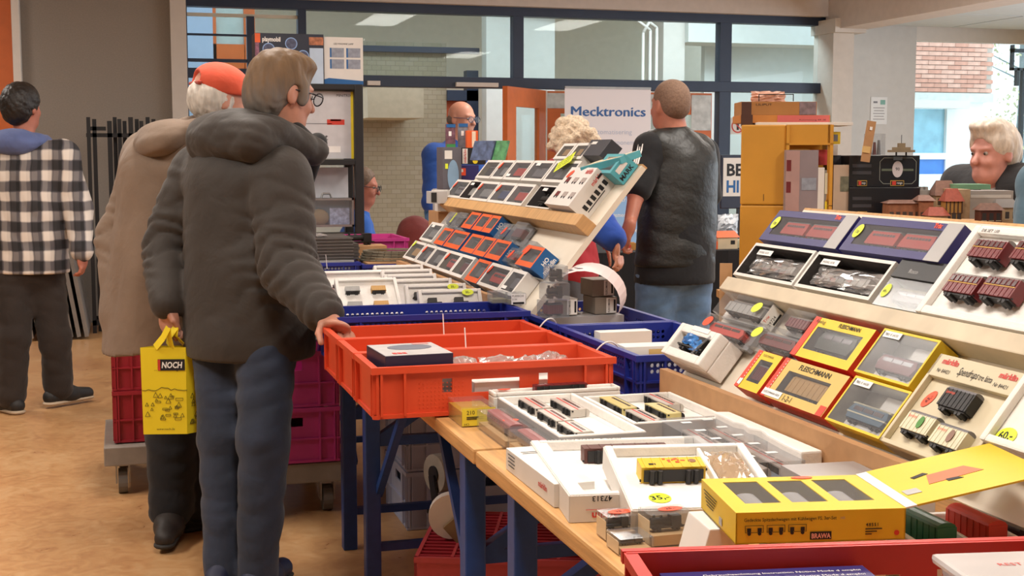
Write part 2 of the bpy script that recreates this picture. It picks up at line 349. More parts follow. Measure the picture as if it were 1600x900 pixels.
# orange door leaf standing open towards the hall
hp = np.array([X(846), YP-.06]); ep = at_y(789, 200, 11.75)[:2]; dv = ep-hp; ln = float(np.hypot(*dv)); ang = math.degrees(math.atan2(dv[1], dv[0]))
d3 = empty('door_3', M=MX(hp[0], hp[1], 0, ang)); struct(d3)
MB().box(0, .16, -.025, .025, 0, 2.0).box(ln-.2, ln, -.025, .025, 0, 2.0).box(.16, ln-.2, -.025, .025, 1.82, 2.0).box(.16, ln-.2, -.025, .025, 0, .3).build('door_leaf', ORANGEP, d3)
MB().box(.16, ln-.2, -.004, .004, .3, 1.82).build('pane', GLASS, d3)
MB().box(-.03, .0, -.03, .03, 0, 2.0).build('edge_strip', WHITE, d3)
MB().cyl((ln-.1, .03, 1.0), (ln-.1, .07, 1.0), .012).bar((ln-.1, .07, 1.0), (ln-.22, .07, 1.0), .02, .02).build('door_handle', STEEL, d3)
# ---- beyond the partition
struct(MB().box(-.5, 9.5, 17, 17.2, 0, 3.6).build('wall_corridor', CREAM))
struct(MB().box(-.5, X(1297)+.5, 12.72, 17, 3.45, 3.6).build('ceiling_corridor', CREAM))
struct(MB().box(X(560, 15), X(698, 15), 15, 15.25, 0, 2.66).build('wall_brick', M_BRICKW))
struct(MB().box(X(698, 15), X(728, 15), 15.05, 15.1, 0, 2.0).build('door_4', mat('red_orange_door', '#b9542c', .5)))
struct(MB().box(X(728, 15), X(746, 15), 14.95, 15.1, 0, 2.35).box(X(560, 15), X(746, 15), 14.9, 15.0, Z(700, 84, 15), Z(700, 75, 15)).box(X(698, 15), X(746, 15), 14.95, 15.1, 2.0, 2.12).build('trim_7', NAVY))
struct(MB().box(X(746, 15), X(850, 15), 14.6, 14.8, 0, 3.45).build('wall_white_corridor', mat('cool_white_wall', '#d7dcd9', .7, var=.03)))
struct(MB().box(X(560, 14.6), X(644, 14.6), 14, 15, Z(600, 184, 14), Z(600, 137, 14)).build('wall_boxed_beam', mat('beige_boxing', '#b3aa94', .8)))
struct(MB().box(X(545, 16), X(566, 16), 15.9, 16, 0, 2.0).box(X(583, 16), X(588, 16), 15.9, 16, 0, 2.0).build('trim_8', mat('dark_brown_frame', '#4a3a30', .6)))
struct(MB().box(X(566, 16), X(600, 16), 15.95, 16, .9, Z(580, 258, 16)).build('window_3', mat('pale_blue_glazing', '#a9c6e0', .3)))
struct(MB().box(.3, X(335, 14.5), 14.4, 14.5, 0, 3.4).build('wall_blue_corridor', mat('pale_blue_wall', '#a9c4e6', .6, var=.03)))
struct(MB().box(X(383, 14.5), X(400, 14.5), 14.4, 14.5, 1.9, 3.1).box(X(335, 14.5), X(384, 14.5), 14.4, 14.5, 1.9, Z(360, 69, 14.4)).box(X(335, 14.5), X(340, 14.5), 14.4, 14.5, 1.9, 3.1).build('reflected_door', ORANGEP))  # orange panel modelled solid in place of a reflection in the left bay
struct(MB().box(X(340, 14.45), X(384, 14.45), 14.44, 14.46, Z(360, 70, 14.4), 3.1).build('reflected_window', mat('pale_glazing', '#b9cfd2', .3)))  # pale pane belonging to that modelled reflection
struct(MB().box(X(335, 14.5), X(400, 14.5), 14.4, 14.5, 0, 1.9).build('wall_blue_low', mat('pale_blue_wall', '#a9c4e6')))
cx = X(1030, 14.6); struct(MB().box(cx, X(1063, 14.6), 14.5, 15.0, 0, 3.45).build('trim_9', WHITE))
struct(MB().box(X(1063, 14.6), 9.4, 14.4, 14.9, Z(1100, 66, 14.4), 3.45).box(X(1094, 15), 9.4, 14.9, 15, 0, 3.45).build('wall_corridor_right', mat('cool_white_wall', '#d7dcd9')))
for k, u in enumerate((1001, 1012, 1022)):
    x = X(u, 14.4); p = MB().tube([(x, 14.35, 0), (x, 14.35, 2.78+.03*k), (x-.25 if k else x+.1, 14.35, 2.95+.03*k), (x-1.6, 14.35, 3.05+.03*k)], .018).build('water_pipe', WHITE, smooth=True)
    tag(p, ('thin white pipe on the corridor wall, leftmost of three', 'thin white pipe on the corridor wall, middle of three', 'thin white pipe on the corridor wall, rightmost of three')[k], 'pipe', 'pipes on the corridor wall')
# prohibition sign on the right-hand lower pane, and the cut-off sign by the yellow crate
sg = empty('warning_sign', M=frame((X(1152), YP-.01, Z(1152, 197)), (1, 0, 0), (0, 0, 1), (0, -1, 0))); tag(sg, 'small white sign with red prohibition ring stuck on the glass pane', 'sign')
plate(sg, 0, 0, 0, .17, .17, WHITE, 'sign_plate')
n = 24; mb = MB()
for i in range(n):
    a, b = 2*math.pi*i/n, 2*math.pi*(i+1)/n
    mb.quad((.072*math.cos(a), .072*math.sin(a), .002), (.072*math.cos(b), .072*math.sin(b), .002), (.058*math.cos(b), .058*math.sin(b), .002), (.058*math.cos(a), .058*math.sin(a), .002))
mb.bar((-.045, .045, .002), (.045, -.045, .002), .012, .001); mb.build('red_ring', RED, sg)
MB().box(-.012, .012, -.04, .04, .001, .0018).build('pictogram', INK, sg)
YS = 11.6
sg = empty('advert_sign', M=frame((X(1128, YS), YS, Z(1150, 326, YS)), (1, 0, 0), (0, 0, 1), (0, -1, 0))); tag(sg, 'dark framed sign reading BE HI half hidden by the yellow crate', 'sign')
MB().box(0, .4, 0, .52, -.03, 0).build('sign_frame', mat('sign_navy', '#1b2238', .4), sg, bevel=.01)
MB().box(.02, .38, .12, .49, .001, .004).build('sign_panel', WHITE, sg)
text(sg, 'BE', .16, Matrix.Translation((.05, .32, .006)), INK, width=.17, bold=.03); text(sg, 'HI', .16, Matrix.Translation((.05, .16, .006)), BLUEP, width=.13, bold=.03)
MB().box(.18, .22, -1.1, 0, -.03, -.01).box(.0, .4, -1.13, -1.1, -.15, .1).build('stand', DARK, sg)
# roll-up banner
YB = 11.9
bx0, bx1 = X(882, YB), X(1016, YB); bz1 = Z(950, 139, YB); bw_ = bx1-bx0
bn = empty('rollup_banner', M=frame((bx0, YB, 0), (1, 0, 0), (0, 0, 1), (0, -1, 0))); tag(bn, 'white roll-up banner with blue heading in front of the orange doors', 'banner')
def banner_fn(nt, N, L, b):
    tc = N.new('ShaderNodeTexCoord'); sp = N.new('ShaderNodeVectorMath'); sp.operation = 'DISTANCE'; sp.inputs[1].default_value = (.95, .35, 0)
    L.new(tc.outputs['Object'], sp.inputs[0]); cr = N.new('ShaderNodeValToRGB'); cr.color_ramp.interpolation = 'CONSTANT'; e = cr.color_ramp.elements
    e[0].color = (*lin('#8fb9e6'), 1); e[1].position = .86; e[1].color = (*lin('#2f6fb4'), 1); x = e.new(.872); x.color = (*lin('#e3dfe4'), 1)
    L.new(sp.outputs['Value'], cr.inputs[0]); L.new(cr.outputs[0], b.inputs['Base Color'])
MB().box(0, bw_, .08, bz1, 0, .004).build('banner_sheet', node_mat('banner_print', banner_fn, .5), bn)
MB().box(-.02, bw_+.02, 0, .08, -.08, .08).build('banner_base', STEEL, bn, bevel=.01); MB().box(0, bw_, bz1, bz1+.02, -.01, .012).build('top_bar', STEEL, bn)
for q in (0, .004, .008): text(bn, 'Mecktronics', .13, Matrix.Translation((.05+q, bz1-.26+q*.4, .006+q*.1)), mat('banner_blue', '#2f5f9e', .5), width=bw_-.12)
fb = mat('banner_faint', '#b9c2d6', .5)
for k, (s, wd) in enumerate((('Stroomautomatisering', bw_*.72), ('Elektronische componenten', bw_*.82), ('Kabel', .2))): text(bn, s, .065, Matrix.Translation((.05 if k < 2 else .3, bz1-.43-.1*k, .006)), fb, width=wd)
for k, s in enumerate(('Mecktronics', 'Burgemeester Ge', '8121 Wierden', '06-24-75')): text(bn, s, .06, Matrix.Translation((.42, .92-.15*k, .006)), WTXT, width=.36)
# ---- outside the window
YO = 19
bwall = struct(MB().box(X(1405, YO)-4, X(1548, YO), YO+.02, YO+.4, Z(1500, 146, YO), 5.5).build('wall_outside', mat('mortar', '#c9bdb2', .9)))
bm1 = MB().box(0, .245, -.02, .02, 0, .062).mesh('brick', [M_BRICKR]); bm2 = MB().box(0, .245, -.02, .02, 0, .062).mesh('brick', [M_BRICKR2])
zb = Z(1500, 146, YO)
for j in range(16):
    for i in range(6):
        x0 = X(1548, YO)-.25*(i+1)-(.125 if j % 2 else 0)
        link('brick', random.choice((bm1, bm2)), bwall, Matrix.Translation((x0, YO+.005*random.random(), zb+.02+.074*j)))
struct(MB().box(X(1400, YO), X(1545, YO), YO-.1, YO+.3, Z(1500, 160, YO), zb).build('trim_10', mat('concrete_lintel', '#d3d3cd', .8)))
struct(MB().box(X(1400, YO), X(1494, YO), YO-.35, YO, Z(1450, 170, YO), Z(1450, 158, YO)).build('trim_11', WHITE))
struct(MB().box(X(1490, YO), X(1535, YO), YO, YO+.1, -.5, Z(1500, 158, YO)).box(X(1478, YO), X(1490, YO), YO-.02, YO+.1, -.5, Z(1480, 170, YO)).box(X(1400, YO), X(1478, YO), YO-.02, YO+.1, Z(1450, 249, YO), Z(1450, 239, YO)).box(X(1400, YO), X(1490, YO), YO-.02, YO+.1, -.5, Z(1450, 272, YO)).build('wall_outside_white', mat('white_facade', '#e9eef0', .7, var=.02)))
struct(MB().box(X(1400, YO), X(1478, YO), YO+.05, YO+.06, Z(1450, 239, YO), Z(1450, 170, YO)).build('window_5', mat('reflective_glazing', '#8fc0d4', .2, var=.25, scale=3)))
struct(MB().box(X(1400, YO), X(1478, YO), YO+.02, YO+.06, Z(1450, 272, YO), Z(1450, 249, YO)).build('trim_12', mat('blue_panel', '#3f7fd0', .5)))
tx = X(1590, 24); tr = empty('autumn_tree', (tx, 24, 0)); tag(tr, 'thin leaved autumn tree outside the window', 'tree')
mb = MB().cyl((0, 0, -.5), (0.1, 0, 2.5), .13, .09, 8).cyl((.1, 0, 2.3), (0, 0, 5.2), .09, .03, 8); lm = MB()
for k in range(34):
    z0 = random.uniform(.9, 4.6); a = random.uniform(0, 6.28); r = random.uniform(.5, 1.1); e = Vector((r*math.cos(a), r*math.sin(a), z0+random.uniform(.1, .6)))
    mb.cyl((.05, 0, z0), e, .025, .008, 5)
    for q in range(26):
        p = e*random.uniform(.35, 1.1)+Vector([random.gauss(0, .2) for _ in range(3)]); p.z = e.z+random.gauss(0, .3)
        u_, v_ = Vector([random.gauss(0, 1) for _ in range(3)]).normalized()*.05, Vector([random.gauss(0, 1) for _ in range(3)]).normalized()*.04
        lm.quad(p-u_, p-v_, p+u_, p+v_)
mb.build('trunk', mat('bark', '#7d8485', .9), tr); lm.build('foliage', mat('autumn_leaf', '#b8b48e', .8, var=.3), tr, kind='stuff')
mb = MB(); YQ = 15
a, b = X(1578, YQ), X(1640, YQ)
mb.box(a, b, YQ, YQ+.06, Z(1590, 82, YQ), Z(1590, 76, YQ)).box(a, b, YQ, YQ+.06, Z(1590, 110, YQ), Z(1590, 106, YQ)).box(a, a+.03, YQ, YQ+.06, Z(1590, 110, YQ), Z(1590, 70, YQ)).box(X(1586, YQ), X(1590, YQ), YQ, YQ+.06, Z(1590, 134, YQ), Z(1590, 106, YQ)).box(X(1595, YQ), X(1599, YQ), YQ, YQ+.06, -.1, Z(1590, 106, YQ))
tag(mb.build('steel_frame_post', DARK), 'dark steel frame on a post outside the window', 'post')
# ---------------------------------------------------------------- stall tables
TZ = .74
def trestle_table(y0, y1, legs, label, x0=.69, x1=1.78):
    t = empty('trestle_table', ((x0+x1)/2, (y0+y1)/2, 0)); tag(t, label, 'table', 'trestle tables of the stall')
    c = Matrix.Translation((-(x0+x1)/2, -(y0+y1)/2, 0))
    n = 3
    for i in range(n):
        a = x0+(x1-x0)*i/n; MB().box(a, a+(x1-x0)/n-.003, y0, y1, TZ-.034, TZ).build('tabletop_plank', WOOD, t, c, bevel=.006)
    for a in (x0+.055, x1-.085): MB().box(a, a+.03, y0+.1, y1-.1, TZ-.075, TZ-.034).build('apron_rail', LEGB, t, c)
    for y, s in legs:
        for x, sx in ((x0+.03, 1), (x1-.03, -1)):
            MB().box(x-.024, x+.024, y-.024, y+.024, 0, TZ-.034).build('leg', LEGB, t, c, bevel=.004)
            MB().bar((x, y, .46), (x+sx*.34, y, TZ-.06), .03, .03).build('brace', LEGB, t, c)
            MB().bar((x+sx*.02, y, .30), (x+sx*.03, y+s*.42, TZ-.06), .022, .022).build('brace', LEGB, t, c)
        MB().box(x0+.03, x1-.03, y-.012, y+.012, .455, .485).build('crossbar', LEGB, t, c)
        MB().box(x0+.03, x1-.03, y-.012, y+.012, .12, .145).build('crossbar', LEGB, t, c)
    return t
trestle_table(.95, 2.60, [(2.36, -1), (1.2, 1)], 'nearest wooden trestle table, carrying the yellow window box')
trestle_table(2.615, 4.16, [(2.735, 1), (3.97, -1)], 'wooden trestle table under the orange crates')
trestle_table(4.175, 5.80, [(4.41, 1), (5.55, -1)], 'wooden trestle table under the crates of white foam trays')
trestle_table(5.815, 7.40, [(6.05, 1), (7.15, -1)], 'farthest wooden trestle table, under the magenta crate rim')

# ---------------------------------------------------------------- crates
def perf(mb, x0, y0, nx, ny, c, r, z0, z1, M, mi=0):
    """field of round holes, nx x ny cells of size c"""
    o8 = [(-1, -1), (0, -1), (1, -1), (1, 0), (1, 1), (0, 1), (-1, 1), (-1, 0)]
    for i in range(nx):
        for j in range(ny):
            cx, cy = x0+(i+.5)*c, y0+(j+.5)*c; vs = []
            for z in (z0, z1):
                vs += [(cx+a*c/2, cy+b*c/2, z) for a, b in o8]
                vs += [(cx+r*math.cos(math.pi*(k/4-.75)), cy+r*math.sin(math.pi*(k/4-.75)), z) for k in range(8)]
            fs = []
            for k in range(8):
                q = (k+1) % 8; fs += [(k, q, 8+q, 8+k), (16+k, 24+k, 24+q, 16+q), (8+k, 8+q, 24+q, 24+k)]
            mb.add([tuple(M @ Vector(v)) for v in vs], fs, mi)
def crate(name, label, x0, x1, y0, y1, z0, h, material, style='orange', rz=0, group=None, cat='crate', M=None):
    wx, wy = x1-x0, y1-y0; t = .006
    mb = MB(); mb.box(.012, wx-.012, .012, wy-.012, 0, t)
    A = [(Matrix.Identity(4) @ frame((0, 0, 0), (1, 0, 0), (0, 0, 1), (0, -1, 0)), wx, Matrix.Translation((0, t+.008, 0))),
         (frame((wx, wy, 0), (-1, 0, 0), (0, 0, 1), (0, 1, 0)), wx, Matrix.Translation((0, -t-.008, 0))),
         (frame((0, wy, 0), (0, -1, 0), (0, 0, 1), (-1, 0, 0)), wy, Matrix.Translation((t+.008, 0, 0))),
         (frame((wx, 0, 0), (0, 1, 0), (0, 0, 1), (1, 0, 0)), wy, Matrix.Translation((-t-.008, 0, 0)))]
    for k, (fm, ln, T) in enumerate(A):
        Mw = T @ fm; holes = []
        if style == 'orange' and ln > .4: holes = [(ln*.40, ln*.60, h*.42, h*.68), (ln*.28, ln*.32, h*.45, h*.72), (ln*.68, ln*.72, h*.48, h*.74)]
        if style == 'orange' and ln <= .4: holes = []
        if style == 'blue':
            c = .0155; nx = int((ln*.36)/c)
            zf = h-.051; holes = [(ln*.1, ln*.1+nx*c, zf, zf+2*c), (ln*.9-nx*c, ln*.9, zf, zf+2*c)]
            for hx in holes: perf(mb, hx[0], zf, nx, 2, c, .0055, 0, t, Mw)
        if style == 'slot' and ln > .3: holes = [(ln*.38, ln*.62, h*.66, h*.82)]
        mb.wall(ln, h-(.0006 if k < 2 else .0012), t, holes, 0, Mw)
        # lip and ribs outside
        e_ = .0 if k < 2 else .0012; mb.box(-.004+2*e_, ln+.004-2*e_, h-.016+e_, h-e_, t, t+.012-e_, 0, Mw); mb.box(0, ln, .0005, .01, t, t+.006, 0, Mw)
        for rx in ([.02, .075, ln-.075, ln-.02] if ln > .3 else [.02, ln-.02]): mb.box(rx-.003, rx+.003, .006, h-.012, t, t+.011, 0, Mw)
        if style in ('slot', 'blue') and ln > .2: mb.box(0, ln, h*.42, h*.42+.006, t, t+.009, 0, Mw)
        if style == 'orange' and ln > .4:
            for i in range(12):
                for j in range(7): mb.box(.11+i*.0095, .1125+i*.0095, .02+j*.0095, .0225+j*.0095, t, t+.0012, 0, Mw)
    Mo = M if M is not None else MX(x0, y0, z0, rz)
    o = mb.build(name, material, None, Mo); tag(o, label, cat, group); return o
for k, y in enumerate((2.955, 3.212, 3.47)):
    crate('shallow_crate', ('shallow orange plastic crate nearest the camera, holding a flat set box', 'middle one of three shallow orange crates', 'farthest of the three orange crates, gripped by the parka wearer')[k],
          .541, 1.135, y, y+.248, TZ+.004, .122, OCR, 'orange', group='orange crates in a row')
crate('perforated_crate', 'dark blue crate right of the orange crates, nearer one, with white boxes', 1.20, 1.565, 2.97, 3.575, TZ+.002, .122, BCR, 'blue', group='dark blue crates')
crate('perforated_crate', 'dark blue crate right of the orange crates, farther one, with torn label', 1.20, 1.565, 3.59, 4.18, TZ+.002, .122, BCR, 'blue', group='dark blue crates')
crate('perforated_crate', 'dark blue crate just behind the orange crates', .575, 1.16, 3.735, 4.02, TZ+.002, .148, BCR, 'blue', group='dark blue crates')
crate('perforated_crate', 'dark blue crate with white foam trays, nearer of two', .60, 1.15, 4.05, 4.62, TZ+.002, .115, BCR, 'blue', group='dark blue crates')
crate('perforated_crate', 'dark blue crate with white foam trays, farther of two', .60, 1.15, 4.64, 5.22, TZ+.002, .115, BCR, 'blue', group='dark blue crates')
crate('perforated_crate', 'dark blue crate under the stack of dark tracks', .62, 1.02, 5.86, 6.4, TZ+.002, .135, BCR, 'blue', group='dark blue crates')
crate('perforated_crate', 'dark blue crate under the coiled track on the far table', 1.03, 1.42, 5.83, 6.4, TZ+.002, .125, BCR, 'blue', group='dark blue crates')
crate('magenta_crate', 'magenta plastic crate on the far table behind the tracks', .78, 1.38, 6.5, 6.9, TZ+.002, .20, MCR, 'slot')
pl = plate(None, 0, 0, 0, .075, .045, mat('torn_label', '#cdbf9c', .8), 'torn_paper_label'); pl.parent = None
pl.matrix_local = frame((1.46, 3.585, .838), (1, 0, 0), (0, 0, 1), (0, -1, 0)); pl.name = 'torn_paper_label'; tag(pl, 'torn beige paper label stuck on the blue crate divider', 'label')
# crate rolls under the tables
for k in range(2):
    crate('grey_crate', ('light grey storage crate on the floor, lower of the stack', 'light grey storage crate stacked on top of another')[k], .955, 1.555, 4.56, 4.96, .001+.217*k, .214, GCR, 'slot', group='grey crates under the table')
for k in range(2):
    crate('magenta_crate', ('magenta crate on the wheeled dolly, lower one', 'magenta crate on the wheeled dolly, upper one')[k], .40, .762, 4.86, 5.42, .205+.212*k, .21, MCR, 'slot', group='magenta crates on the dolly')
for k in range(2):
    crate('dark_red_crate', ('dark red crate behind the yellow bag, lower one', 'dark red crate behind the yellow bag, upper one')[k], -.06, .34, 5.42, 5.9, .205+.212*k, .21, DRCR, 'slot', group='dark red crates on the dolly')
def caster(parent, x, y, z, M=None, wheel_mat=None):
    o = MB().box(-.03, .03, -.04, .04, -.008, 0).box(-.028, -.022, -.03, .03, -.08, -.008).box(.022, .028, -.03, .03, -.08, -.008).build('caster_fork', STEEL, parent, M if M is not None else Matrix.Translation((x, y, z)))
    MB().cyl((-.018, 0, -.075), (.018, 0, -.075), .05, n=20).build('caster_wheel', wheel_mat or mat('caster_rubber', '#6f6a64', .6), o)
    return o
for q, (x, y, hw, lab) in enumerate(((.58, 5.17, .21, 'grey edged wheeled dolly carrying the magenta crates'), (.13, 5.66, .23, 'grey edged wheeled dolly carrying the dark red crates'))):
    dl = empty('dolly', (x, y, 0)); tag(dl, lab, 'dolly', 'wheeled dollies')
    MB().box(-hw, hw, -.30, .30, .125, .2).build('deck', mat('dolly_grey', '#8d857c', .6, var=.12), dl, bevel=.004)
    for x in (-hw+.07, hw-.07):
        for y in (-.23, .23): caster(dl, x, y, .125)
# upturned red crate with its open grid facing up
g = empty('upturned_crate', M=MX(.744, 3.465, 0, -21)); tag(g, 'upturned red crate with slotted bottom on the floor under the table', 'crate')
w_, d_, h_ = .60, .48, .25
mb = MB()
for (a, b, c, d) in ((0, w_, 0, .008), (0, w_, d_-.008, d_), (0, .008, 0, d_), (w_-.008, w_, 0, d_)): mb.box(a, b, c, d, 0, h_)
mb.box(0, w_, -.006, 0, 0, .02).box(0, w_, -.006, 0, h_-.015, h_).build('crate_wall', mat('faded_red_plastic', '#b8444a', .5, var=.08), g)
for i in range(15): MB().box(.008, w_-.008, .014+i*.031, .028+i*.031, h_-.012, h_).build('slat', DRCR, g)
for i in range(7): MB().box(.004+i*.0975, .012+i*.0975, .004, d_-.004, h_-.014, h_+.002).build('cross_slat', mat('faded_red_plastic', '#b8444a'), g)
# the two casters lying on it
k1 = empty('loose_caster', M=MX(.925, 3.85, h_+.003, 20)); tag(k1, 'loose caster with worn grey tyre standing on the red crate', 'caster', 'casters on the red crate')
MB().box(-.035, .035, -.05, .05, 0, .01).bar((-.03, 0, .01), (-.028, .03, .12), .008, .03).bar((.03, 0, .01), (.028, .03, .12), .008, .03).build('caster_fork', DARK, k1)
MB().cyl((-.02, .03, .125), (.02, .03, .125), .06, n=24).build('caster_tyre', mat('worn_tyre', '#8a837a', .7, var=.2), k1); MB().cyl((-.025, .03, .125), (.025, .03, .125), .025, n=16).build('caster_hub', DARK, k1)
k2 = empty('loose_caster', M=MX(.88, 3.60, h_+.062, 75, 20)); tag(k2, 'loose caster with white disc wheel leaning on the red crate', 'caster', 'casters on the red crate')
MB().cyl((-.02, 0, .01), (.02, 0, .01), .065, n=24).build('caster_wheel', mat('white_wheel', '#d6d0c8', .5), k2)
MB().bar((.035, 0, .0), (.035, -.09, -.05), .02, .05).bar((-.035, 0, .0), (-.035, -.09, -.05), .02, .05).box(-.04, .04, -.13, -.07, -.06, -.045).build('caster_fork', mat('brass_dull', '#8a7a5c', .4, .5), k2)
# white box deeper under the table
b = MB().box(1.0, 1.6, 5.04, 5.36, 0, .5).build('moving_box', CARDW); tag(b, 'plain white carton standing under the far table', 'box')
MB().box(.985, 1.615, 5.025, 5.375, .42, .51).build('lid', CARDW, b)

# near red crate at the bottom edge of the picture
RC0 = MX(.515, 1.099, 0, -10.6) @ Matrix.Translation((-.595, -1.085, 0))
crate('red_crate', 'bright red crate at the bottom edge with boxes inside', .595, 1.185, 1.085, 1.485, TZ, .122, RCR, 'orange', M=RC0 @ MX(.595, 1.085, TZ))
c = MB().box(0, .26, 0, .12, 0, .028).build('flat_blue_box', PURP, None, RC0 @ MX(.635, 1.335, .812, 1)); tag(c, 'flat dark blue box with small white print inside the red crate', 'box')
for i in range(2): text(c, 'Gebrauchsanleitung Instruction Notice Mode d emploi', .009, Matrix.Translation((.05, .10-.016*i, .0285)), WTXT, width=.2)
plate(c, .125, .05, .0282, .2, .05, mat('pale_blue_card', '#8fa9d8', .5), 'pale_panel'); text(c, 'HO', .02, Matrix.Translation((.006, .012, .0285)), WTXT, bold=.02)
c = MB().box(0, .16, 0, .11, 0, .025).build('flat_white_box', CARDW, None, RC0 @ MX(.72, 1.2, .8405, 0)); tag(c, 'white box with coral sticker inside the bright red crate', 'box')
sticker(c, .1, .085, .0255, .013, CORAL, '20,-', .022); plate(c, .125, .03, .0252, .05, .05, mat('pale_blue_card', '#8fa9d8'), 'pale_panel')
MB().box(.0, .55, .0, .36, -.0, .02).build('crate_liner', CARDB, None, RC0 @ MX(.615, 1.105, TZ+.01)); o = bpy.data.objects['crate_liner']; tag(o, 'brown cardboard sheet lying on the floor of the bright red crate', 'cardboard')
# supports for the two flat boxes
o = MB().box(0, .26, 0, .28, 0, .045).build('grey_carton', CARDG, None, RC0 @ MX(.64, 1.18, TZ+.034, 0)); tag(o, 'grey carton under the flat boxes in the bright red crate', 'box')
# white tub with lid
tb = empty('plastic_tub', M=RC0 @ MX(.955, 1.235, .781, 0)); tag(tb, 'translucent white plastic tub with lid beside the bright red crate', 'tub')
TUBM = clear('translucent_white', '#f2efee', .62, .2, '#e6e2e0')
mb = MB().frustum((.01, .19, .01, .13), (0, .20, 0, .14), 0, .085); mb.build('tub_body', TUBM, tb, bevel=.008)
MB().box(-.008, .208, -.008, .148, .085, .097).build('tub_lid', TUBM, tb, bevel=.006); text(tb, 'RESTANTEN', .014, Matrix.Translation((.05, .09, .0975)), REDTXT)
bs_ = MB().box(.96, 1.16, 1.12, 1.40, TZ+.034, .78).build('carton', CARDB, None, RC0); tag(bs_, 'brown carton under the translucent tub in the bright red crate', 'box')
# ---------------------------------------------------------------- boxed models
def window_box(name, label, M, w, h, t, fm, sm, mar=(.012, .012, .012, .012), inner=None, group=None, cat='box', film=True, parent=None):
    l, r, b, tp = mar; mb = MB(); i0, i1, j0, j1 = l, w-r, b, h-tp; d = t-.004
    O = [(0, 0, 0), (w, 0, 0), (w, h, 0), (0, h, 0)]; I = [(i0, j0, 0), (i1, j0, 0), (i1, j1, 0), (i0, j1, 0)]
    B = [(x, y, -t) for x, y, _ in O]; D = [(x, y, -d) for x, y, _ in I]
    mb.add(O+I, [(k, (k+1) % 4, 4+(k+1) % 4, 4+k) for k in range(4)], 0)
    mb.add(O+B, [(k, 4+k, 4+(k+1) % 4, (k+1) % 4) for k in range(4)]+[(7, 6, 5, 4)], 1)
    mb.add(I+D, [(k, (k+1) % 4, 4+(k+1) % 4, 4+k) for k in range(4)]+[(4, 5, 6, 7)], 2)
    me = bpy.data.meshes.new(name); me.from_pydata(mb.v, [], mb.f)
    for m in (fm, sm, inner or CARDG): me.materials.append(m)
    for p, i in zip(me.polygons, mb.m): p.material_index = i
    o = link(name, me, parent, M)
    if label: tag(o, label, cat, group)
    if film: MB().quad((i0, j0, -.0012), (i1, j0, -.0012), (i1, j1, -.0012), (i0, j1, -.0012)).build('window_film', FILM, o)
    return o
def train(label, M, L, H, W, body, roof=None, kind='wagon', name=None, group='model trains in the boxes and trays', stripe=None):
    """model vehicle: length along x, up along y, width along z (centred)"""
    x0, x1 = -L/2, L/2; u = H*(.18 if kind != 'steam' else .24); mb = MB()
    if kind == 'loco':
        prof = [(x0+.06*L, u), (x1-.06*L, u), (x1-.01*L, H*.55), (x1-.07*L, H*.88), (x0+.07*L, H*.88), (x0+.01*L, H*.55)]
        mb.prism(prof, -W/2, W/2)
    elif kind == 'railcar':
        prof = [(x0, u*.8), (x1, u*.8), (x1, H*.5), (x1-.03*L, H*.86), (x0+.03*L, H*.86), (x0, H*.5)]; mb.prism(prof, -W/2, W/2)
    elif kind == 'steam':
        mb.cyl((x0+.05*L, H*.58, 0), (x1-.38*L, H*.58, 0), H*.24, n=14); mb.box(x1-.38*L, x1-.1*L, u, H*.92, -W/2, W/2); mb.box(x0+.02*L, x1-.02*L, u*.9, u*1.25, -W/2, W/2)
        mb.cyl((x0+.14*L, H*.7, 0), (x0+.14*L, H, 0), H*.08, H*.1, n=10); mb.sphere((x0+.36*L, H*.8, 0), H*.12, 8, 6)
    elif kind == 'flat': mb.box(x0, x1, u*.9, u*1.5, -W/2, W/2); mb.box(x0+.1*L, x1-.3*L, u*1.5, H*.8, -W*.4, W*.4)
    else:
        mb.box(x0, x1, u, H*.86, -W/2, W/2)
        for i in range(7): x = x0+L*(i+.5)/7; mb.box(x-.001, x+.001, u, H*.86, W/2, W/2+.0008)
    nm = name or {'loco': 'model_locomotive', 'railcar': 'model_railcar', 'steam': 'model_steam_locomotive', 'flat': 'model_flat_wagon'}.get(kind, 'model_wagon')
    o = mb.build(nm, body, None, M, bevel=.0008 if kind != 'steam' else 0); tag(o, label, 'model train', group)
    if kind != 'steam' and kind != 'flat':
        n = 6; pr = [(W/2*math.cos(math.pi*i/n)*1.02, H*.84+H*.16*math.sin(math.pi*i/n)) for i in range(n+1)]; mb = MB()
        vs = [(x, y, z) for x in (x0+.02*L, x1-.02*L) for z, y in pr]; k = n+1
        mb.add(vs, [(i, i+1, k+i+1, k+i) for i in range(n)]+[tuple(range(k)), tuple(range(2*k-1, k-1, -1))]); mb.build('roof', roof or GREYM, o)
    mb = MB().box(x0+.04*L, x1-.04*L, u*.7, u, -W*.35, W*.35)
    for c in (x0+.22*L, x1-.22*L):
        mb.box(c-.1*L, c+.1*L, u*.5, u*.8, -W*.36, W*.36)
        for q in (-.06, .06): mb.cyl((c+q*L, u*.42, -W*.40), (c+q*L, u*.42, W*.40), u*.42, n=10)
    mb.cyl((x0-.02*L, u*1.1, -W*.3), (x0, u*1.1, -W*.3), H*.04, n=6).cyl((x1, u*1.1, W*.3), (x1+.02*L, u*1.1, W*.3), H*.04, n=6)
    mb.build('underframe', UNDER, o)
    if kind in ('loco', 'railcar'):
        mb = MB(); n = 3 if kind == 'loco' else 8
        for i in range(n): a = x0+.12*L+.76*L*i/n; mb.box(a+.01*L, a+.76*L/n-.015*L, H*.58, H*(.76 if kind == 'loco' else .70), -W/2-.0006, W/2+.0006)
        mb.build('window_band', mat('model_window', '#57494a', .2), o)
    if stripe: MB().box(x0+.01*L, x1-.01*L, H*.42, H*.48, -W/2-.0007, W/2+.0007).build('stripe', stripe, o)
    return o
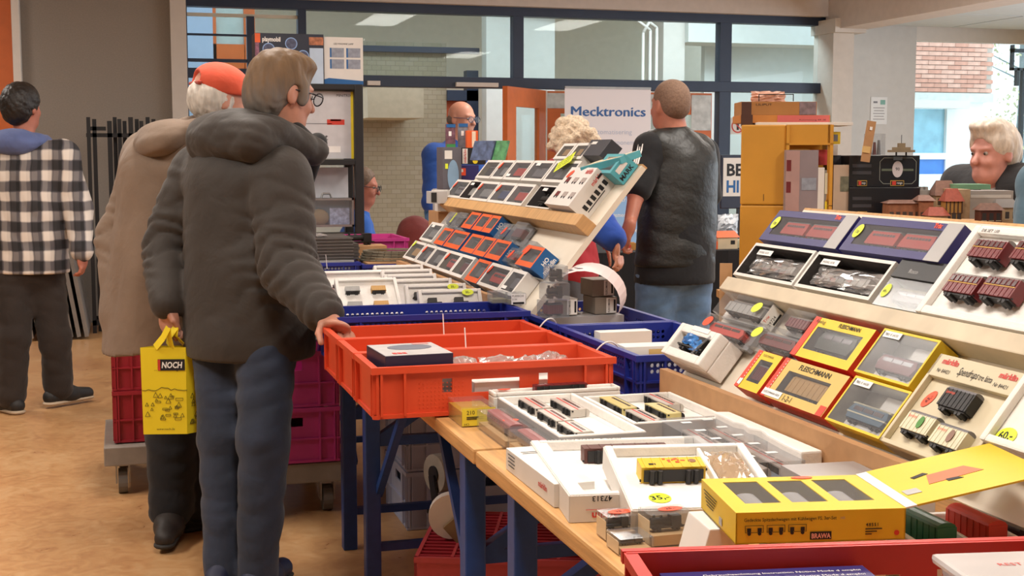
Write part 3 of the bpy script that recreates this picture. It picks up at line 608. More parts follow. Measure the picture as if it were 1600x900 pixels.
def clear_box(name, label, M, w, h, t, insert=None, group=None, material=None, ins_t=.35):
    mb = MB(); mb.box(0, w, 0, h, -t, 0); o = mb.build(name, material or CLEARP, None, M); tag(o, label, 'box', group)
    if insert: MB().box(.003, w-.003, .003, h-.003, -t+.002, -t+t*ins_t).build('insert', insert, o)
    return o

A51 = math.radians(51); BV = (math.cos(A51), 0, math.sin(A51)); NV = (-math.sin(A51), 0, math.cos(A51))
class Disp:
    def __init__(s, ox, oz, k): s.ox, s.oz, s.k = ox, oz, k
    def M(s, y, b, n=0): k = s.k; return frame((s.ox+BV[0]*b*k+NV[0]*n, y*k, s.oz+BV[2]*b*k+NV[2]*n), (0, -1, 0), BV, NV)
DL = Disp(1.17, .90, 1.0); DR = Disp(1.248, .848, 1.04)
def stand(d, name, label, y0, y1, bl, btop, bled, noff, base_y0, ledge_mat, board_mat):
    """tilted display stand: board, ledge, base strip and side supports"""
    k = d.k; r = empty(name, (d.ox, y0*k, 0)); tag(r, label, 'display stand'); Mi = Matrix.Translation((-d.ox, -y0*k, 0)); L = (y1-y0)*k
    MB().box(0, L, 0, (btop-bl)*k, -.018, 0).build('board', board_mat, r, Mi @ d.M(y1, bl, -noff))
    MB().box(0, L, 0, .006, -.0185, .0005).build('ply_edge', PLY, r, Mi @ d.M(y1, btop, -noff))
    MB().box(0, L, 0, (bled[1]-bled[0])*k, -noff, .006).build('ledge', ledge_mat, r, Mi @ d.M(y1, bled[0], 0), bevel=.003)
    MB().box(d.ox-.012, d.ox+.008, base_y0*k, y1*k, TZ, d.oz-.008).build('base_strip', CARDB, r, Mi)
    MB().box(d.ox+.008, d.ox+.06, base_y0*k, y1*k, d.oz-.06, d.oz-.045).build('base_rail', WOOD, r, Mi)
    for y in ((y0+y1)/2, y1-.06):
        p0 = d.M(0, bl, -noff-.018) @ Vector((0, 0, 0)); p1 = d.M(0, btop, -noff-.018) @ Vector((0, 0, 0))
        mb = MB(); poly = [(p0.x, p0.z-.02), (p1.x, p1.z-.02), (p1.x+.02, TZ+.02), (p0.x+.06, TZ+.02)]
        mb.add([(x, y*k-.01, z) for x, z in poly]+[(x, y*k+.01, z) for x, z in poly], [(0, 1, 2, 3), (7, 6, 5, 4)]+[(i, 4+i, 4+(i+1) % 4, (i+1) % 4) for i in range(4)])
        mb.build('side_support', PLY, r, Mi)
    return r
stand(DL, 'tilted_display_stand', 'tilted plywood display stand in the middle, filled with small window boxes', 3.88, 5.72, -.02, .585, (.300, .345), .052, 4.2, PLY, LAMW)
stand(DR, 'tilted_display_stand', 'tilted display stand at right, with larger model train boxes', 1.30, 2.80, -.02, .50, (.222, .258), .052, 1.80, mat('pale_ledge', '#cdbfa6', .6, var=.15, scale=9), LAMW)

CONT = [GREYM, MAROON, GREENM, UNDER, RED, TANM, mat('blue_model', '#2b4474', .4), mat('silver_model', '#a8a8a6', .35, .4)]
GL = 'window boxes on the middle display stand'
def mini(d, y, w, b, h, kind, label, ci, mk='wagon', t=.05, n=0, sticker_=None, inner=None, big=False):
    M = d.M(y, b, n); k = d.k; w *= k; h *= k
    if kind == 'white': o = window_box('window_box', label, M, w-.003, h-.003, t, CARDW, CARDW, (.02, .014, .012, .012), inner or mat('grey_insert', '#8d8a88', .7), GL)
    elif kind == 'khaki': o = window_box('window_box', label, M, w-.003, h-.003, t, CARDW, CARDW, (.02, .014, .012, .012), mat('khaki_insert', '#8c8264', .7), GL)
    elif kind == 'dark': o = window_box('window_box', label, M, w-.003, h-.003, t, CARDW, CARDW, (.006, .006, .006, .006), mat('dark_insert', '#4a4749', .8), GL, film=False)
    elif kind == 'orange':
        o = window_box('window_box', label, M, w-.003, h-.003, t, ORB, BLUEP, (.022, .014, .02, .012), mat('grey_insert', '#8d8a88'), GL)
        text(o, 'märklin', .022, frame((w-.0028, .012, -t+.006), (0, 1, 0), (0, 0, 1), (1, 0, 0)), WTXT, width=h*.72, bold=.03)
        text(o, 'HO', .02, frame((w-.0028, .03, -t+.026), (0, 1, 0), (0, 0, 1), (1, 0, 0)), WTXT, bold=.03)
    short = label.split(',')[0]
    L = (w-.06)*.9; H = min(h*.55, .055)
    train(CNAME[ci]+' in the '+label, M @ Matrix.Translation((w*.5, h*.22, -t*.55)), L, H, .024, CONT[ci], GREYM, mk)
    if sticker_ == 'coral': sticker(o, .03, h*.68, .0012, .010, CORAL, None, .020, 50)
    if sticker_ == 'lime': sticker(o, .03, h*.8, .0012, .012, LIME, None, .02, 40)
    if sticker_ == 'paper': plate(o, w*.32, h-.022, .0008, .05, .012, WTXT)
    if sticker_ == 'paperlow': plate(o, .045, .022, .0008, .045, .012, WTXT)
    return o
CNAME = ['grey wagon', 'maroon wagon', 'dark green wagon', 'black model', 'red model', 'tan wagon', 'blue wagon', 'silver wagon']
ORD = ['first', 'second', 'third', 'fourth', 'fifth', 'sixth', 'seventh', 'eighth']
R1 = [(5.677, .231, 'khaki', 5, 'lime'), (5.44, .191, 'white', 0, 'coral'), (5.247, .21, 'white', 7, None), (5.037, .213, 'khaki', 4, 'coral'), (4.824, .19, 'khaki', 1, None), (4.588, .172, 'orange', 0, None), (4.411, .258, 'white', 4, 'coral'), (4.151, .16, 'white', 0, 'paperlow')]
for i, (y, w, k, c, st) in enumerate(R1): mini(DL, y, w, .011, .098, k, f'{"white" if k!="orange" else "orange"} window box, {ORD[i]} from left in bottom row', c, 'loco' if c in (3, 4) else 'wagon', sticker_=st)
R2 = [(5.636, .235, 'white', 7, 'paper'), (5.36, .16, 'orange', 0, None), (5.186, .245, 'orange', 0, None), (4.907, .182, 'orange', 2, None), (4.721, .158, 'orange', 3, None), (4.555, .188, 'orange', 1, None)]
for i, (y, w, k, c, st) in enumerate(R2): mini(DL, y, w, .116, .086 if k == 'orange' else .1, k, f'{k} window box, {ORD[i]} from left in second row', c, sticker_=st)
R3 = [(5.141, .153, 0), (4.974, .146, 3), (4.825, .122, 2)]
for i, (y, w, c) in enumerate(R3): mini(DL, y, w, .215, .082, 'orange', f'orange window box, {ORD[i]} from left in third row', c)
mini(DL, 4.137, .178, .117, .083, 'orange', 'large orange window box alone at the stand right end', 0, t=.06, n=.012, sticker_='coral')
# clear boxes and bags on the bare board
for i, (y, b, w, h, s) in enumerate(((5.52, .215, .15, .07, 'lime'), (5.36, .215, .14, .075, 'paper'), (4.66, .20, .12, .075, 'coral'), (4.52, .205, .14, .085, None), (4.40, .125, .13, .06, 'coral'), (4.29, .150, .13, .075, 'coral'), (4.36, .03, .001, .001, None))):
    if w < .01: continue
    lab = ['clear plastic box with lime strip, left end of third row', 'clear plastic box left of the third row orange boxes', 'clear box with coral sticker right of third orange box', 'clear box leaning on the bare white board', 'hazy clear box between second row and the large orange box', 'clear box with coral oval next to the large orange box'][i]
    M = DL.M(y, b, -.01); o = clear_box('clear_box', lab, M, w, h, .038, CARDG, 'clear boxes on the middle stand', CLEARH)
    train(CNAME[(i*3) % 8]+' inside the '+lab, M @ Matrix.Translation((w*.5, h*.2, -.018)), w*.8, h*.6, .02, CONT[(i*3) % 8])
    if s == 'coral': sticker(o, w*.6, h*.55, .0012, .010, CORAL, None, .02, 55)
    if s == 'lime': plate(o, w*.85, h*.6, .001, .012, .05, LIME)
U1 = [(5.764, .255, 'white', 0, 'loco', 'coral'), (5.509, .18, 'dark', 7, 'wagon', 'paper'), (5.329, .272, 'white', 7, 'wagon', 'coral'), (5.052, .232, 'white', 6, 'wagon', 'coral'), (4.818, .235, 'white', 4, 'wagon', None), (4.53, .275, 'dark', 3, 'steam', 'paper')]
for i, (y, w, k, c, mk, st) in enumerate(U1): mini(DL, y, w, .350, .102, k, f'{"white" if k=="white" else "dark lined"} window box, {ORD[i]} from left on the ledge', c, mk, sticker_=st)
U2 = [(5.50, .225, 'khaki', 3, None), (5.268, .188, 'white', 7, 'coral'), (5.075, .242, 'white', 4, 'paperlow'), (4.825, .258, 'white', 0, 'paper'), (4.56, .275, 'white', 0, 'paper')]
for i, (y, w, k, c, st) in enumerate(U2): mini(DL, y, w, .464, .100, k, f'white window box, {ORD[i]} from left in row above ledge', c, sticker_=st)
for i, y in enumerate((4.63, 4.475)): mini(DL, y, .15, .57, .075, 'khaki', f'small pale window box, {ORD[i]} at the stand top', 5, t=.04)
# big white set box with rail wagons printed on it
M = DL.M(4.236, .352, .03); w, h, t = .25, .158, .082
o = MB().box(0, w, 0, h, -t, 0).build('set_box', CARDW, None, M, bevel=.001); tag(o, 'big white train set box with wagons printed on front, right end of ledge', 'box')
for i in range(3):
    for j in range(2):
        plate(o, .06+.075*i, .045+.06*j, .0006, .04 if i else .035, .02, MAROON if i == 0 else mat('print_grey', '#a79a94', .6), 'printed_wagon')
        for q in (-.012, .012): disc(o, .005, Matrix.Translation((.06+.075*i+q, .033+.06*j, .0008)), INK, 'printed_wheel', n=10)
text(o, 'märklin', .03, Matrix.Translation((w-.075, h-.026, .0008)), REDTXT, width=.06, bold=.02); sticker(o, .04, h-.03, .001, .012, CORAL, None, .024, 30)
E_ = frame((w+.0005, .012, -t+.01), (0, 1, 0), (0, 0, 1), (1, 0, 0))
text(o, 'märklin', .02, E_ @ Matrix.Translation((.09, .045, 0)), REDTXT, width=.05, bold=.02)
for i in range(6): plate(o, .02+.021*i, .022, 0, .013, .02, INK, 'printed_wagon', E_)
plate(o, .06, .006, 0, .09, .003, INK, 'printed_line', E_); plate(o, .13, .05, 0, .02, .008, INK, 'printed_line', E_)
n_ = plate(None, 0, 0, 0, .11, .05, LIME, 'yellow_note'); n_.matrix_local = DL.M(4.42, .545, .012) @ Matrix.Rotation(.5, 4, 'Z'); tag(n_, 'lime yellow handwritten note beside the big white set box', 'note')
for q in range(3): text(n_, 'HO MINI', .012, Matrix.Translation((-.045, .012-.014*q, .001)), INK, width=.08)
# teal open box and dark box at the top right of the stand
M = DL.M(4.30, .50, -.01)
tb = window_box('teal_box', 'teal and white model box with its lid open, top right of stand', DL.M(4.06, .505, .01), .155, .078, .06, TEAL, TEAL, (.03, .02, .012, .012), CARDW)
text(tb, 'MARK', .022, frame((.1555, .006, -.05), (0, 1, 0), (0, 0, 1), (1, 0, 0)), INK, bold=.03); plate(tb, .03, .008, 0, .045, .018, CARDW, 'printed_picture', frame((.1555, .008, -.026), (0, 1, 0), (0, 0, 1), (1, 0, 0)))
la, lb_ = Vector(at_y(906, 262, 4.12)), Vector(at_y(968, 246, 3.90)); xa = (lb_-la).normalized(); ya = Vector((.80, .15, .25)); ya = (ya-xa*ya.dot(xa)).normalized()
Lm_ = DL.M(4.06, .505, .01).inverted() @ frame(la, xa, ya, xa.cross(ya))
MB().box(0, (lb_-la).length, 0, .085, -.022, 0).build('open_lid', TEAL, tb, Lm_, bevel=.001); plate(tb, (lb_-la).length/2, .043, .0006, (lb_-la).length-.02, .066, mat('pale_picture', '#d9c9a8', .5, var=.3, scale=30), 'lid_picture', Lm_)
o = MB().box(0, .2, 0, .07, -.05, 0).build('dark_box', mat('dark_slate_card', '#34363f', .5), None, DL.M(4.36, .585, .0), bevel=.001); tag(o, 'dark slate box standing at the top edge of the stand', 'box'); plate(o, .06, .055, .0006, .05, .012, CARDW)

# tower of boxes at the far end of the stand
Y6 = 5.86
def up_box(name, label, u0, u1, v0, v1, y, dp, fm, sm=None, cat='box', rz=0, group=None):
    a = at_y(u0, v1, y); b_ = at_y(u1, v0, y); wd, ht = float(b_[0]-a[0]), float(b_[2]-at_y(u1, v1, y)[2])
    z0 = float(at_y((u0+u1)/2, v1, y)[2])
    M = MX(float(a[0]), y, z0, rz) ; mb = MB(); mb.box(0, wd, 0, dp, 0, ht); o = mb.build(name, fm, None, M, bevel=.0012); tag(o, label, cat, group)
    return o, wd, ht, frame((0, -.0008, 0), (1, 0, 0), (0, 0, 1), (0, -1, 0))
sup, wd, ht, Fm = up_box('carton', 'plain grey carton under the tower of boxes', 690, 748, 296, 330, Y6, .18, CARDG); sup.scale = (1, 1, 1)
low = MB().box(0, .26, 0, .2, TZ, sup.location.z-.001).build('carton', CARDB, None, Matrix.Translation((sup.location.x-.02, Y6-.02, 0))); tag(low, 'brown carton carrying the tower of boxes at the stand end', 'box')
o, wd, ht, Fm = up_box('tall_grey_box', 'tall grey model box with blue train picture in the tower', 692, 721, 230, 296, Y6-.03, .12, mat('slate_grey_box', '#5d5a62', .5))
disc(o, ht*.38, Fm @ Matrix.Translation((wd*.55, ht*.32, .0006)), mat('picture_blue', '#7f9db8', .5), 'train_picture', rx=wd*.3); plate(o, wd*.3, ht*.82, .0005, wd*.4, ht*.2, CARDW, 'white_panel', Fm); plate(o, wd*.2, ht*.55, .0005, wd*.15, ht*.12, LIME, 'lime_panel', Fm)
o, wd, ht, Fm = up_box('navy_box', 'small navy and coral box low in the tower', 711, 748, 258, 277, Y6+.0, .12, PURP); plate(o, wd*.25, ht*.45, .0005, wd*.4, ht*.6, CORAL, 'coral_panel', Fm); plate(o, wd*.25, ht*.55, .001, wd*.18, ht*.25, CARDW, 'white_panel', Fm)
o2, _, _, _ = up_box('navy_box', 'plain navy box at the bottom of the tower', 722, 749, 277, 296, Y6, .12, PURP)
o, wd, ht, Fm = up_box('black_box', 'black model box with white panel and red lettering in the tower', 722, 759, 231, 257, Y6, .12, BLACK)
plate(o, wd*.12, ht*.5, .0005, wd*.22, ht*.9, CARDW, 'white_panel', Fm); text(o, 'märklin', wd*.14, Fm @ Matrix.Translation((wd*.17, ht*.1, .0015)) @ Matrix.Rotation(math.pi/2, 4, 'Z'), REDTXT, width=ht*.8, bold=.02); disc(o, .012, Fm @ Matrix.Translation((wd*.55, ht*.2, .0006)), YEL, 'yellow_spot')
for k, (u0, u1, v0, v1) in enumerate(((697.5, 711.5, 194, 231), (717, 731, 193, 231))):
    o, wd, ht, Fm = up_box('blister_card', ('blister card with pink and green print, left of two', 'blister card with grey print, right of two')[k], u0, u1, v0, v1, Y6+.03*k, .02, (mat('card_plum', '#6f4a58', .5, var=.5, scale=40), mat('card_grey', '#7b7f8a', .5, var=.3, scale=40))[k], cat='card', group='blister cards on the tower')
    plate(o, wd/2, ht*.93, .0005, wd, ht*.14, BLUEP, 'blue_header', Fm); plate(o, wd*.4, ht*.6, .0005, wd*.3, ht*.2, WTXT, 'printed_cross', Fm)
    if k == 0: plate(o, wd/2, ht*.08, .0005, wd, ht*.16, mat('card_green', '#3c8a4a', .5), 'green_strip', Fm)
o, wd, ht, Fm = up_box('orange_box', 'small orange box with pale strip on the tower', 730, 747, 204, 231, Y6, .06, ORB); plate(o, wd*.6, ht*.5, .0005, wd*.35, ht*.9, mat('pale_orange', '#f0d8c0', .5), 'pale_strip', Fm)
for k, (u0, u1, v0, v1) in enumerate(((671, 699, 299, 318), (679, 703, 297, 318), (684, 709, 318, 330))):
    o, wd, ht, Fm = up_box('white_carton', ('small white carton with dark side at the far stand end', 'small rounded white carton at the far stand end', 'long grey white carton with number under two white cartons')[k], u0, u1, v0, v1, Y6-.22+.07*k, .06, CARDW if k else mat('grey_white_card', '#b9b6b4', .6))
    if k == 0: plate(o, wd*.25, ht*.5, .0005, wd*.3, ht*.8, UNDER, 'dark_panel', Fm)
for k, (x, y, a) in enumerate(((1.50, 5.72, .2), (1.545, 5.66, .5))):
    o = MB().box(0, .13, 0, .09, -.004, .004).build('booklet', (mat('booklet_print', '#4a5878', .5, var=.6, scale=30), mat('booklet_green', '#4d8a58', .5, var=.5, scale=30))[k], None, frame((x, y, 1.335), (.5, -.86, 0), (.3, .17, .94), (-.81, -.47, .34))); tag(o, ('colourful booklet leaning above the row of boxes', 'green booklet leaning above the row of boxes')[k], 'booklet')
# ---------------------------------------------------------------- right-hand display
GR = 'model train boxes on the right display stand'
def rbox(name, label, y, w, b, h, t, fm, sm, mar, inner, model=None, n=0, film=True, body=None, roof=None, kind='wagon', mdesc=None, L=.8, stripe=None, mh=.5, mb_=.2):
    M = DR.M(y, b, n); k = DR.k; w *= k; h *= k
    o = window_box(name, label, M, w-.004, h-.004, t, fm, sm, mar, inner, GR, film=film)
    if body: train(f'{mdesc} in the {label}', M @ Matrix.Translation((w*.5, h*mb_, -t*.5)), (w-mar[0]-mar[1])*L, h*mh, .03, body, roof, kind, stripe=stripe)
    return o, w, h, M
FRED = mat('box_red', '#d8402a', .5); FYEL = mat('box_yellow', '#e6c32c', .5); FTAN = mat('faded_yellow', '#d3b566', .55, var=.05); GINS = mat('grey_insert', '#8d8a88')
# red-edged yellow boxes
o, w, h, M = rbox('yellow_red_window_box', 'small red and yellow window box at the left of bottom row', 2.453, .105, .013, .096, .04, FYEL, FRED, (.03, .02, .02, .02), GINS, body=MAROON, mdesc='maroon wagon')
MB().box(0, .018, 0, h-.004, .0003, .0009).build('red_strip', FRED, o); text(o, 'FLEISCHMANN', .008, Matrix.Translation((.03, h-.016, .001)), INK, width=.045); plate(o, .012, .014, .001, .014, .014, WTXT)
for i in range(12): plate(o, .016, .006+.0075*i, .001, .002, .003, WTXT, 'white_dash')
o, w, h, M = rbox('yellow_red_window_box', 'faded yellow window box with tan wagon, red edges', 2.338, .243, .014, .096, .045, FTAN, FRED, (.042, .04, .02, .026), GINS, body=TANM, roof=TANM, mdesc='tan wagon')
MB().box(0, .018, 0, h-.004, .0003, .0009).build('red_strip', FRED, o); MB().box(w-.028, w-.006, 0, .022, .0003, .0009).build('red_corner', FRED, o); text(o, 'FLEISCHMANN', .017, Matrix.Translation((.07, h-.022, .001)), INK, width=.12, bold=.01)
for i in range(12): plate(o, .016, .006+.0075*i, .001, .002, .003, WTXT, 'white_dash')
p = plate(o, .04, .011, .001, .075, .016, WTXT); text(p, 'FLEISCHMANN VEDE', .007, Matrix.Translation((-.034, -.003, .001)), INK, width=.066); text(o, '1-2-1', .018, Matrix.Translation((.085, .004, .001)), INK)
o, w, h, M = rbox('yellow_red_window_box', 'bright yellow window box with dark green locomotive and red edges', 2.338, .222, .116, .098, .045, FYEL, FRED, (.03, .024, .02, .022), GINS, body=GREENM, roof=GREENM, kind='loco', mdesc='dark green locomotive', mh=.6)
MB().box(0, .022, 0, h-.004, .0003, .0009).build('red_strip', FRED, o); text(o, 'FLEISCHMANN', .013, Matrix.Translation((.10, h-.018, .001)), INK, width=.08, bold=.02); text(o, 'Analog', .013, Matrix.Translation((.012, h-.018, .0012)), INK)
# yellow open boxes with locos on white padding
for lab, y, w0, b0, bd, rf, ds, st in (('yellow rimmed box with wine red locomotive on padding', 2.10, .178, .119, MAROON, GREYM, 'wine red diesel locomotive', None), ('yellow rimmed box with cream and blue electric locomotive', 2.085, .182, .013, mat('ocean_blue', '#3d6178', .4), CREAMM, 'cream and blue electric locomotive', CREAMM)):
    o, w, h, M = rbox('yellow_window_box', lab, y, w0, b0, .103, .048, FYEL, FYEL, (.005, .005, .005, .005), mat('pale_pad', '#b9b6ae', .8, var=.15, scale=30), body=bd, roof=rf, kind='loco', mdesc=ds, L=.72, mh=.42, mb_=.14, stripe=st)
    p = plate(o, .04, h-.016, .001, .055, .014, WTXT); text(p, '7805 € 64,50', .008, Matrix.Translation((-.024, -.003, .001)), INK)
    mb = MB(); mb.box(.03, w*.85, .008, .02, -.044, -.02).box(w*.45, w*.9, h*.6, h*.85, -.044, -.03); mb.build('white_padding', FOAM, o)
# cream presentation tray
M = DR.M(1.905, .012, .0); w, h, t = .24, .19, .048
o = MB().box(0, w, 0, h, -t, -.012).box(0, .008, 0, h, -.012, 0).box(w-.008, w, 0, h, -.012, 0).box(0, w, 0, .008, -.012, 0).box(0, w, h-.045, h, -.012, 0).build('presentation_box', mat('cream_tray', '#cfc3a6', .55, var=.03), None, M, bevel=.0015); tag(o, 'cream presentation box with script heading and three wagons', 'box', GR)
for x in (.02, .175): text(o, 'märklin', .016, Matrix.Translation((x, h-.018, .0008)), REDTXT, width=.045, bold=.03); text(o, 'Nr 84421', .011, Matrix.Translation((x, h-.036, .0008)), INK, width=.035)
text(o, 'Spendrups', .022, Matrix.Translation((.075, h-.032, .0008)), INK, width=.055, shear=.3); text(o, 'tre lätta', .017, Matrix.Translation((.133, h-.032, .0008)), INK, width=.035)
sticker(o, .035, .105, -.0112, .011, CORAL, '65,-', .019, 65)
for k, (x, y, m, lab, pc) in enumerate(((.125, .085, UNDER, 'black three wagon set member in the cream presentation box, upper', None), (.075, .024, CREAMM, 'white model wagon at lower left of the cream presentation box', mat('print_green', '#4c8a3c', .5)), (.165, .018, CREAMM, 'white model wagon at lower right of the cream presentation box', mat('print_brown', '#8a6a5a', .5)))):
    tr_ = train(lab, M @ Matrix.Translation((x, y, -.004)), .078, .05, .022, m, GREYM)
    if pc: disc(tr_, .012, Matrix.Translation((.008, .028, .0125)), pc, 'printed_badge', rx=.007)
    text(tr_, 'Spendrups', .008, Matrix.Translation((-.033, .033, .0125)), CORAL, width=.024)
# foam trays standing on the right stand
def foam_tray(name, label, M, w, h, t, rim=.014, rec=.014, group=None, bevel=.004, material=None, divs=()):
    mb = MB().box(0, w, 0, h, -t, -rec)
    for a in ((0, rim, 0, h), (w-rim, w, 0, h), (rim, w-rim, 0, rim), (rim, w-rim, h-rim, h)): mb.box(*a, -rec, 0)
    for a in divs: mb.box(*a, -rec, -.002)
    o = mb.build(name, material or FOAM, None, M, bevel=bevel); tag(o, label, 'foam tray', group); return o
M = DR.M(1.675, .066, .012); o = foam_tray('foam_tray', 'white foam tray with lime 60 sticker at the right edge', M, .20, .145, .05); sticker(o, .036, .022, -.0132, .016, LIME, '60,-', .022, 12, .02)
train('black tank wagon in the foam tray with the lime 60 sticker', M @ Matrix.Translation((.11, .06, -.008)), .09, .035, .02, UNDER, UNDER, 'steam')
M = DR.M(2.045, .262, .006); o = foam_tray('foam_tray', 'large white foam tray with maroon coaches on the right ledge', M, .37, .205, .055, .018); text(o, 'DB SET 150', .009, Matrix.Translation((.03, .19, .001)), INK, width=.05)
RWIN = mat('coach_grey_roof', '#8b8784', .5)
for k, (x, y) in enumerate(((.105, .115), (.105, .035), (.205, .04), (.22, .12))):
    tr_ = train(('maroon model coach in the large foam tray, upper left', 'maroon model coach in the large foam tray, lower left', 'maroon model coach in the large foam tray, lower right', 'maroon model coach in the large foam tray, upper right')[k], M @ Matrix.Translation((x, y, .003)), .088, .055, .026, MAROON, RWIN)
    MB().box(-.042, .042, .030, .0315, -.0135, .0142).build('yellow_line', mat('gold_line', '#c9a24a', .5), tr_)
    mb = MB()
    for i in range(6): mb.box(-.038+.0135*i, -.029+.0135*i, .033, .044, .013, .0145)
    mb.build('window_band', mat('coach_window', '#4a2a2a', .3), tr_)
def crumple(name, label, M, w, h, dz, n=9, seed=1, material=None, cat='bag', group=None, parent=None):
    rnd = random.Random(seed); vs = []; fs = []
    for side in (1, -1):
        for j in range(n+1):
            for i in range(n+1):
                fx, fy = i/n, j/n; e = math.sin(math.pi*fx)*math.sin(math.pi*fy)
                vs.append((w*(fx-.5)+rnd.uniform(-1, 1)*w*.03, h*(fy-.5)+rnd.uniform(-1, 1)*h*.05, side*dz*(e**.6)*rnd.uniform(.35, 1)+rnd.uniform(-.1, .1)*dz))
    q = (n+1)**2
    for s in (0, q):
        for j in range(n):
            for i in range(n): a = s+j*(n+1)+i; fs.append((a, a+1, a+n+2, a+n+1))
    me = bpy.data.meshes.new(name); me.from_pydata(vs, [], fs); me.materials.append(material or BAGP); o = link(name, me, parent, M)
    if label: tag(o, label, cat, group)
    return o
# two white trays with dark lining and plastic bags on the ledge
for k, (y, w0, lab) in enumerate(((2.795, .285, 'white box with dark lining and bagged model, left on the right ledge'), (2.503, .297, 'white box with dark lining and bagged model, right on the right ledge'))):
    o, w, h, M = rbox('lined_box', lab, y, w0, .268, .098, .045, CARDW, CARDW, (.008, .008, .008, .008), mat('dark_foam', '#3b3836', .9, bump=.2), film=False)
    p = plate(o, .06, h-.024, -.008, .07, .015, WTXT); text(p, 'MODELL 6518', .008, Matrix.Translation((-.03, -.003, .001)), INK)
    crumple('plastic_bag', ('crumpled clear bag in the left dark lined box', 'crumpled clear bag in the right dark lined box')[k], M @ Matrix.Translation((w*.48, h*.45, -.016)), w*.82, h*.5, .016, seed=5+k, group='plastic bags on the ledge')
    train(('grey model wrapped in the left crumpled bag', 'grey model wrapped in the right crumpled bag')[k], M @ Matrix.Translation((w*.48, h*.28, -.024)), w*.6, h*.3, .02, mat('silver_model', '#a8a8a6'))
# dark blue two-car boxes
for k, (y, w0, lab) in enumerate(((2.788, .352, 'purple blue set box with red models, left of two at the top'), (2.428, .355, 'purple blue set box with red models, right of two at the top'))):
    o, w, h, M = rbox('set_window_box', lab, y, w0, .371, .090, .055, PURP, PURP, (.03, .055, .018, .018), mat('dark_print', '#4e4650', .6), n=.004)
    MB().box(w-.055, w-.004, -.001, h-.003, .0004, .0014).build('silver_band', SILV, o); text(o, 'Trix', .016, Matrix.Translation((w-.095, h-.017, .001)), CORAL, width=.028, bold=.04)
    sticker(o, .026, h*.55, .0012, .018, LIME, '130', .014, -10, .011)
    for q in range(2): train(f'{("front", "rear")[q]} red model car in the {("left", "right")[k]} purple blue set box at the top', M @ Matrix.Translation((w*(.30+.34*q), h*.25, -.024)), w*.30, h*.5, .028, RED, mat('silver_model', '#a8a8a6'), 'railcar')
o = MB().box(0, .17, 0, .045, -.05, 0).build('black_box', BLACK, None, DR.M(2.20, .33, -.002), bevel=.001); tag(o, 'small black box under the right purple set box', 'box'); text(o, 'Roco', .014, Matrix.Translation((.05, .012, .001)), SILV, width=.03)
M = DR.M(2.19, .262, .0); o = clear_box('clear_box', 'clear box with lime sticker beside the large foam tray on the ledge', M, .165, .066, .045, mat('khaki_insert', '#8c8264'), GR, CLEARH); sticker(o, .016, .035, .0012, .016, LIME, '49,-', .012, 0, .010)
train('grey model locomotive in the clear box on the right ledge', M @ Matrix.Translation((.085, .018, -.022)), .12, .032, .022, GREYM, None, 'loco')
M = DR.M(1.79, .468, -.03); o = clear_box('clear_box', 'clear box with lime 35 sticker at the top right corner', M, .18, .05, .04, mat('olive_insert', '#6e7058', .7), GR, CLEARH); sticker(o, .055, .03, .0012, .02, LIME, '35,-', .016, 10, .014)
# clear boxes of the left end
def cl(lab, y, w0, b0, h0, bd, ds, st=None, sx=.1, kind='loco', rot=20, n=0, ins=None):
    M = DR.M(y, b0, n); k = DR.k; w, h = w0*k-.004, h0*k-.003
    o = clear_box('clear_box', lab, M, w, h, .045, ins or CARDG, GR); train(f'{ds} in the {lab}', M @ Matrix.Translation((w*.52, h*.16, -.02)), w*.78, h*.62, .024, bd, None, kind)
    if st: sticker(o, sx, h*.6, .0012, .013, st, None, .02, rot)
    return o, w, h, M
o, w, h, M = cl('clear box with coral sticker above the foam box', 2.772, .222, .103, .058, RED, 'red and blue model locomotive', CORAL, .025)
o, w, h, M = cl('clear box with lime sticker and white label, top left', 2.765, .228, .164, .06, mat('silver_model', '#a8a8a6'), 'silver model wagon', LIME, .19, 'wagon', ins=FOAM)
E_ = frame((w+.0006, .004, -.043), (0, 1, 0), (0, 0, 1), (1, 0, 0)); plate(o, .026, .02, 0, .05, .034, WTXT, 'paper_label', E_); text(o, 'Trix', .011, E_ @ Matrix.Translation((.006, .026, .001)), CORAL); text(o, '29724', .011, E_ @ Matrix.Translation((.006, .012, .001)), INK); plate(o, .03, .007, .001, .03, .005, INK, 'barcode', E_)
cl('clear box with lime sticker beside the green locomotive box', 2.53, .20, .108, .06, MAROON, 'dark red model locomotive', LIME, .02)
cl('plain clear box with maroon wagon, second row', 2.46, .115, .163, .055, MAROON, 'maroon model wagon', None, ins=FOAM, kind='wagon')
# opened foam box with loco wrapped in blue tissue
M = DR.M(2.80, .018, .03); w, h, t = .215, .09, .075
o = foam_tray('foam_box', 'opened white foam box with blue wrapped locomotive, left end', M, w, h, t, .022, .03, GR); plate(o, .12, .084, .001, .09, .012, WTXT, 'handwritten_label')
MB().bar((.155, .02, .002), (.185, .075, .002), .004, .003).build('clear_band', CLEARH, o)
train('red and black locomotive in the opened foam box', M @ Matrix.Translation((.115, .025, -.016)), .14, .045, .03, UNDER, UNDER, 'steam')
for k in range(2): crumple('tissue', ('blue plastic wrap left in the opened foam box', 'blue plastic wrap right in the opened foam box')[k], M @ Matrix.Translation((.085+.055*k, .06-.012*k, -.006)), .06, .035, .012, 6, 11+k, mat('blue_wrap', '#3f7fc4', .25, var=.3, scale=40), 'wrap', 'blue wraps in the foam box')
o = MB().box(0, .03, 0, .006, 0, .16).build('brown_card', CARDB, None, MX(1.40, 2.93, .93, -20)); tag(o, 'brown cardboard strip standing behind the left end of the stand', 'cardboard')

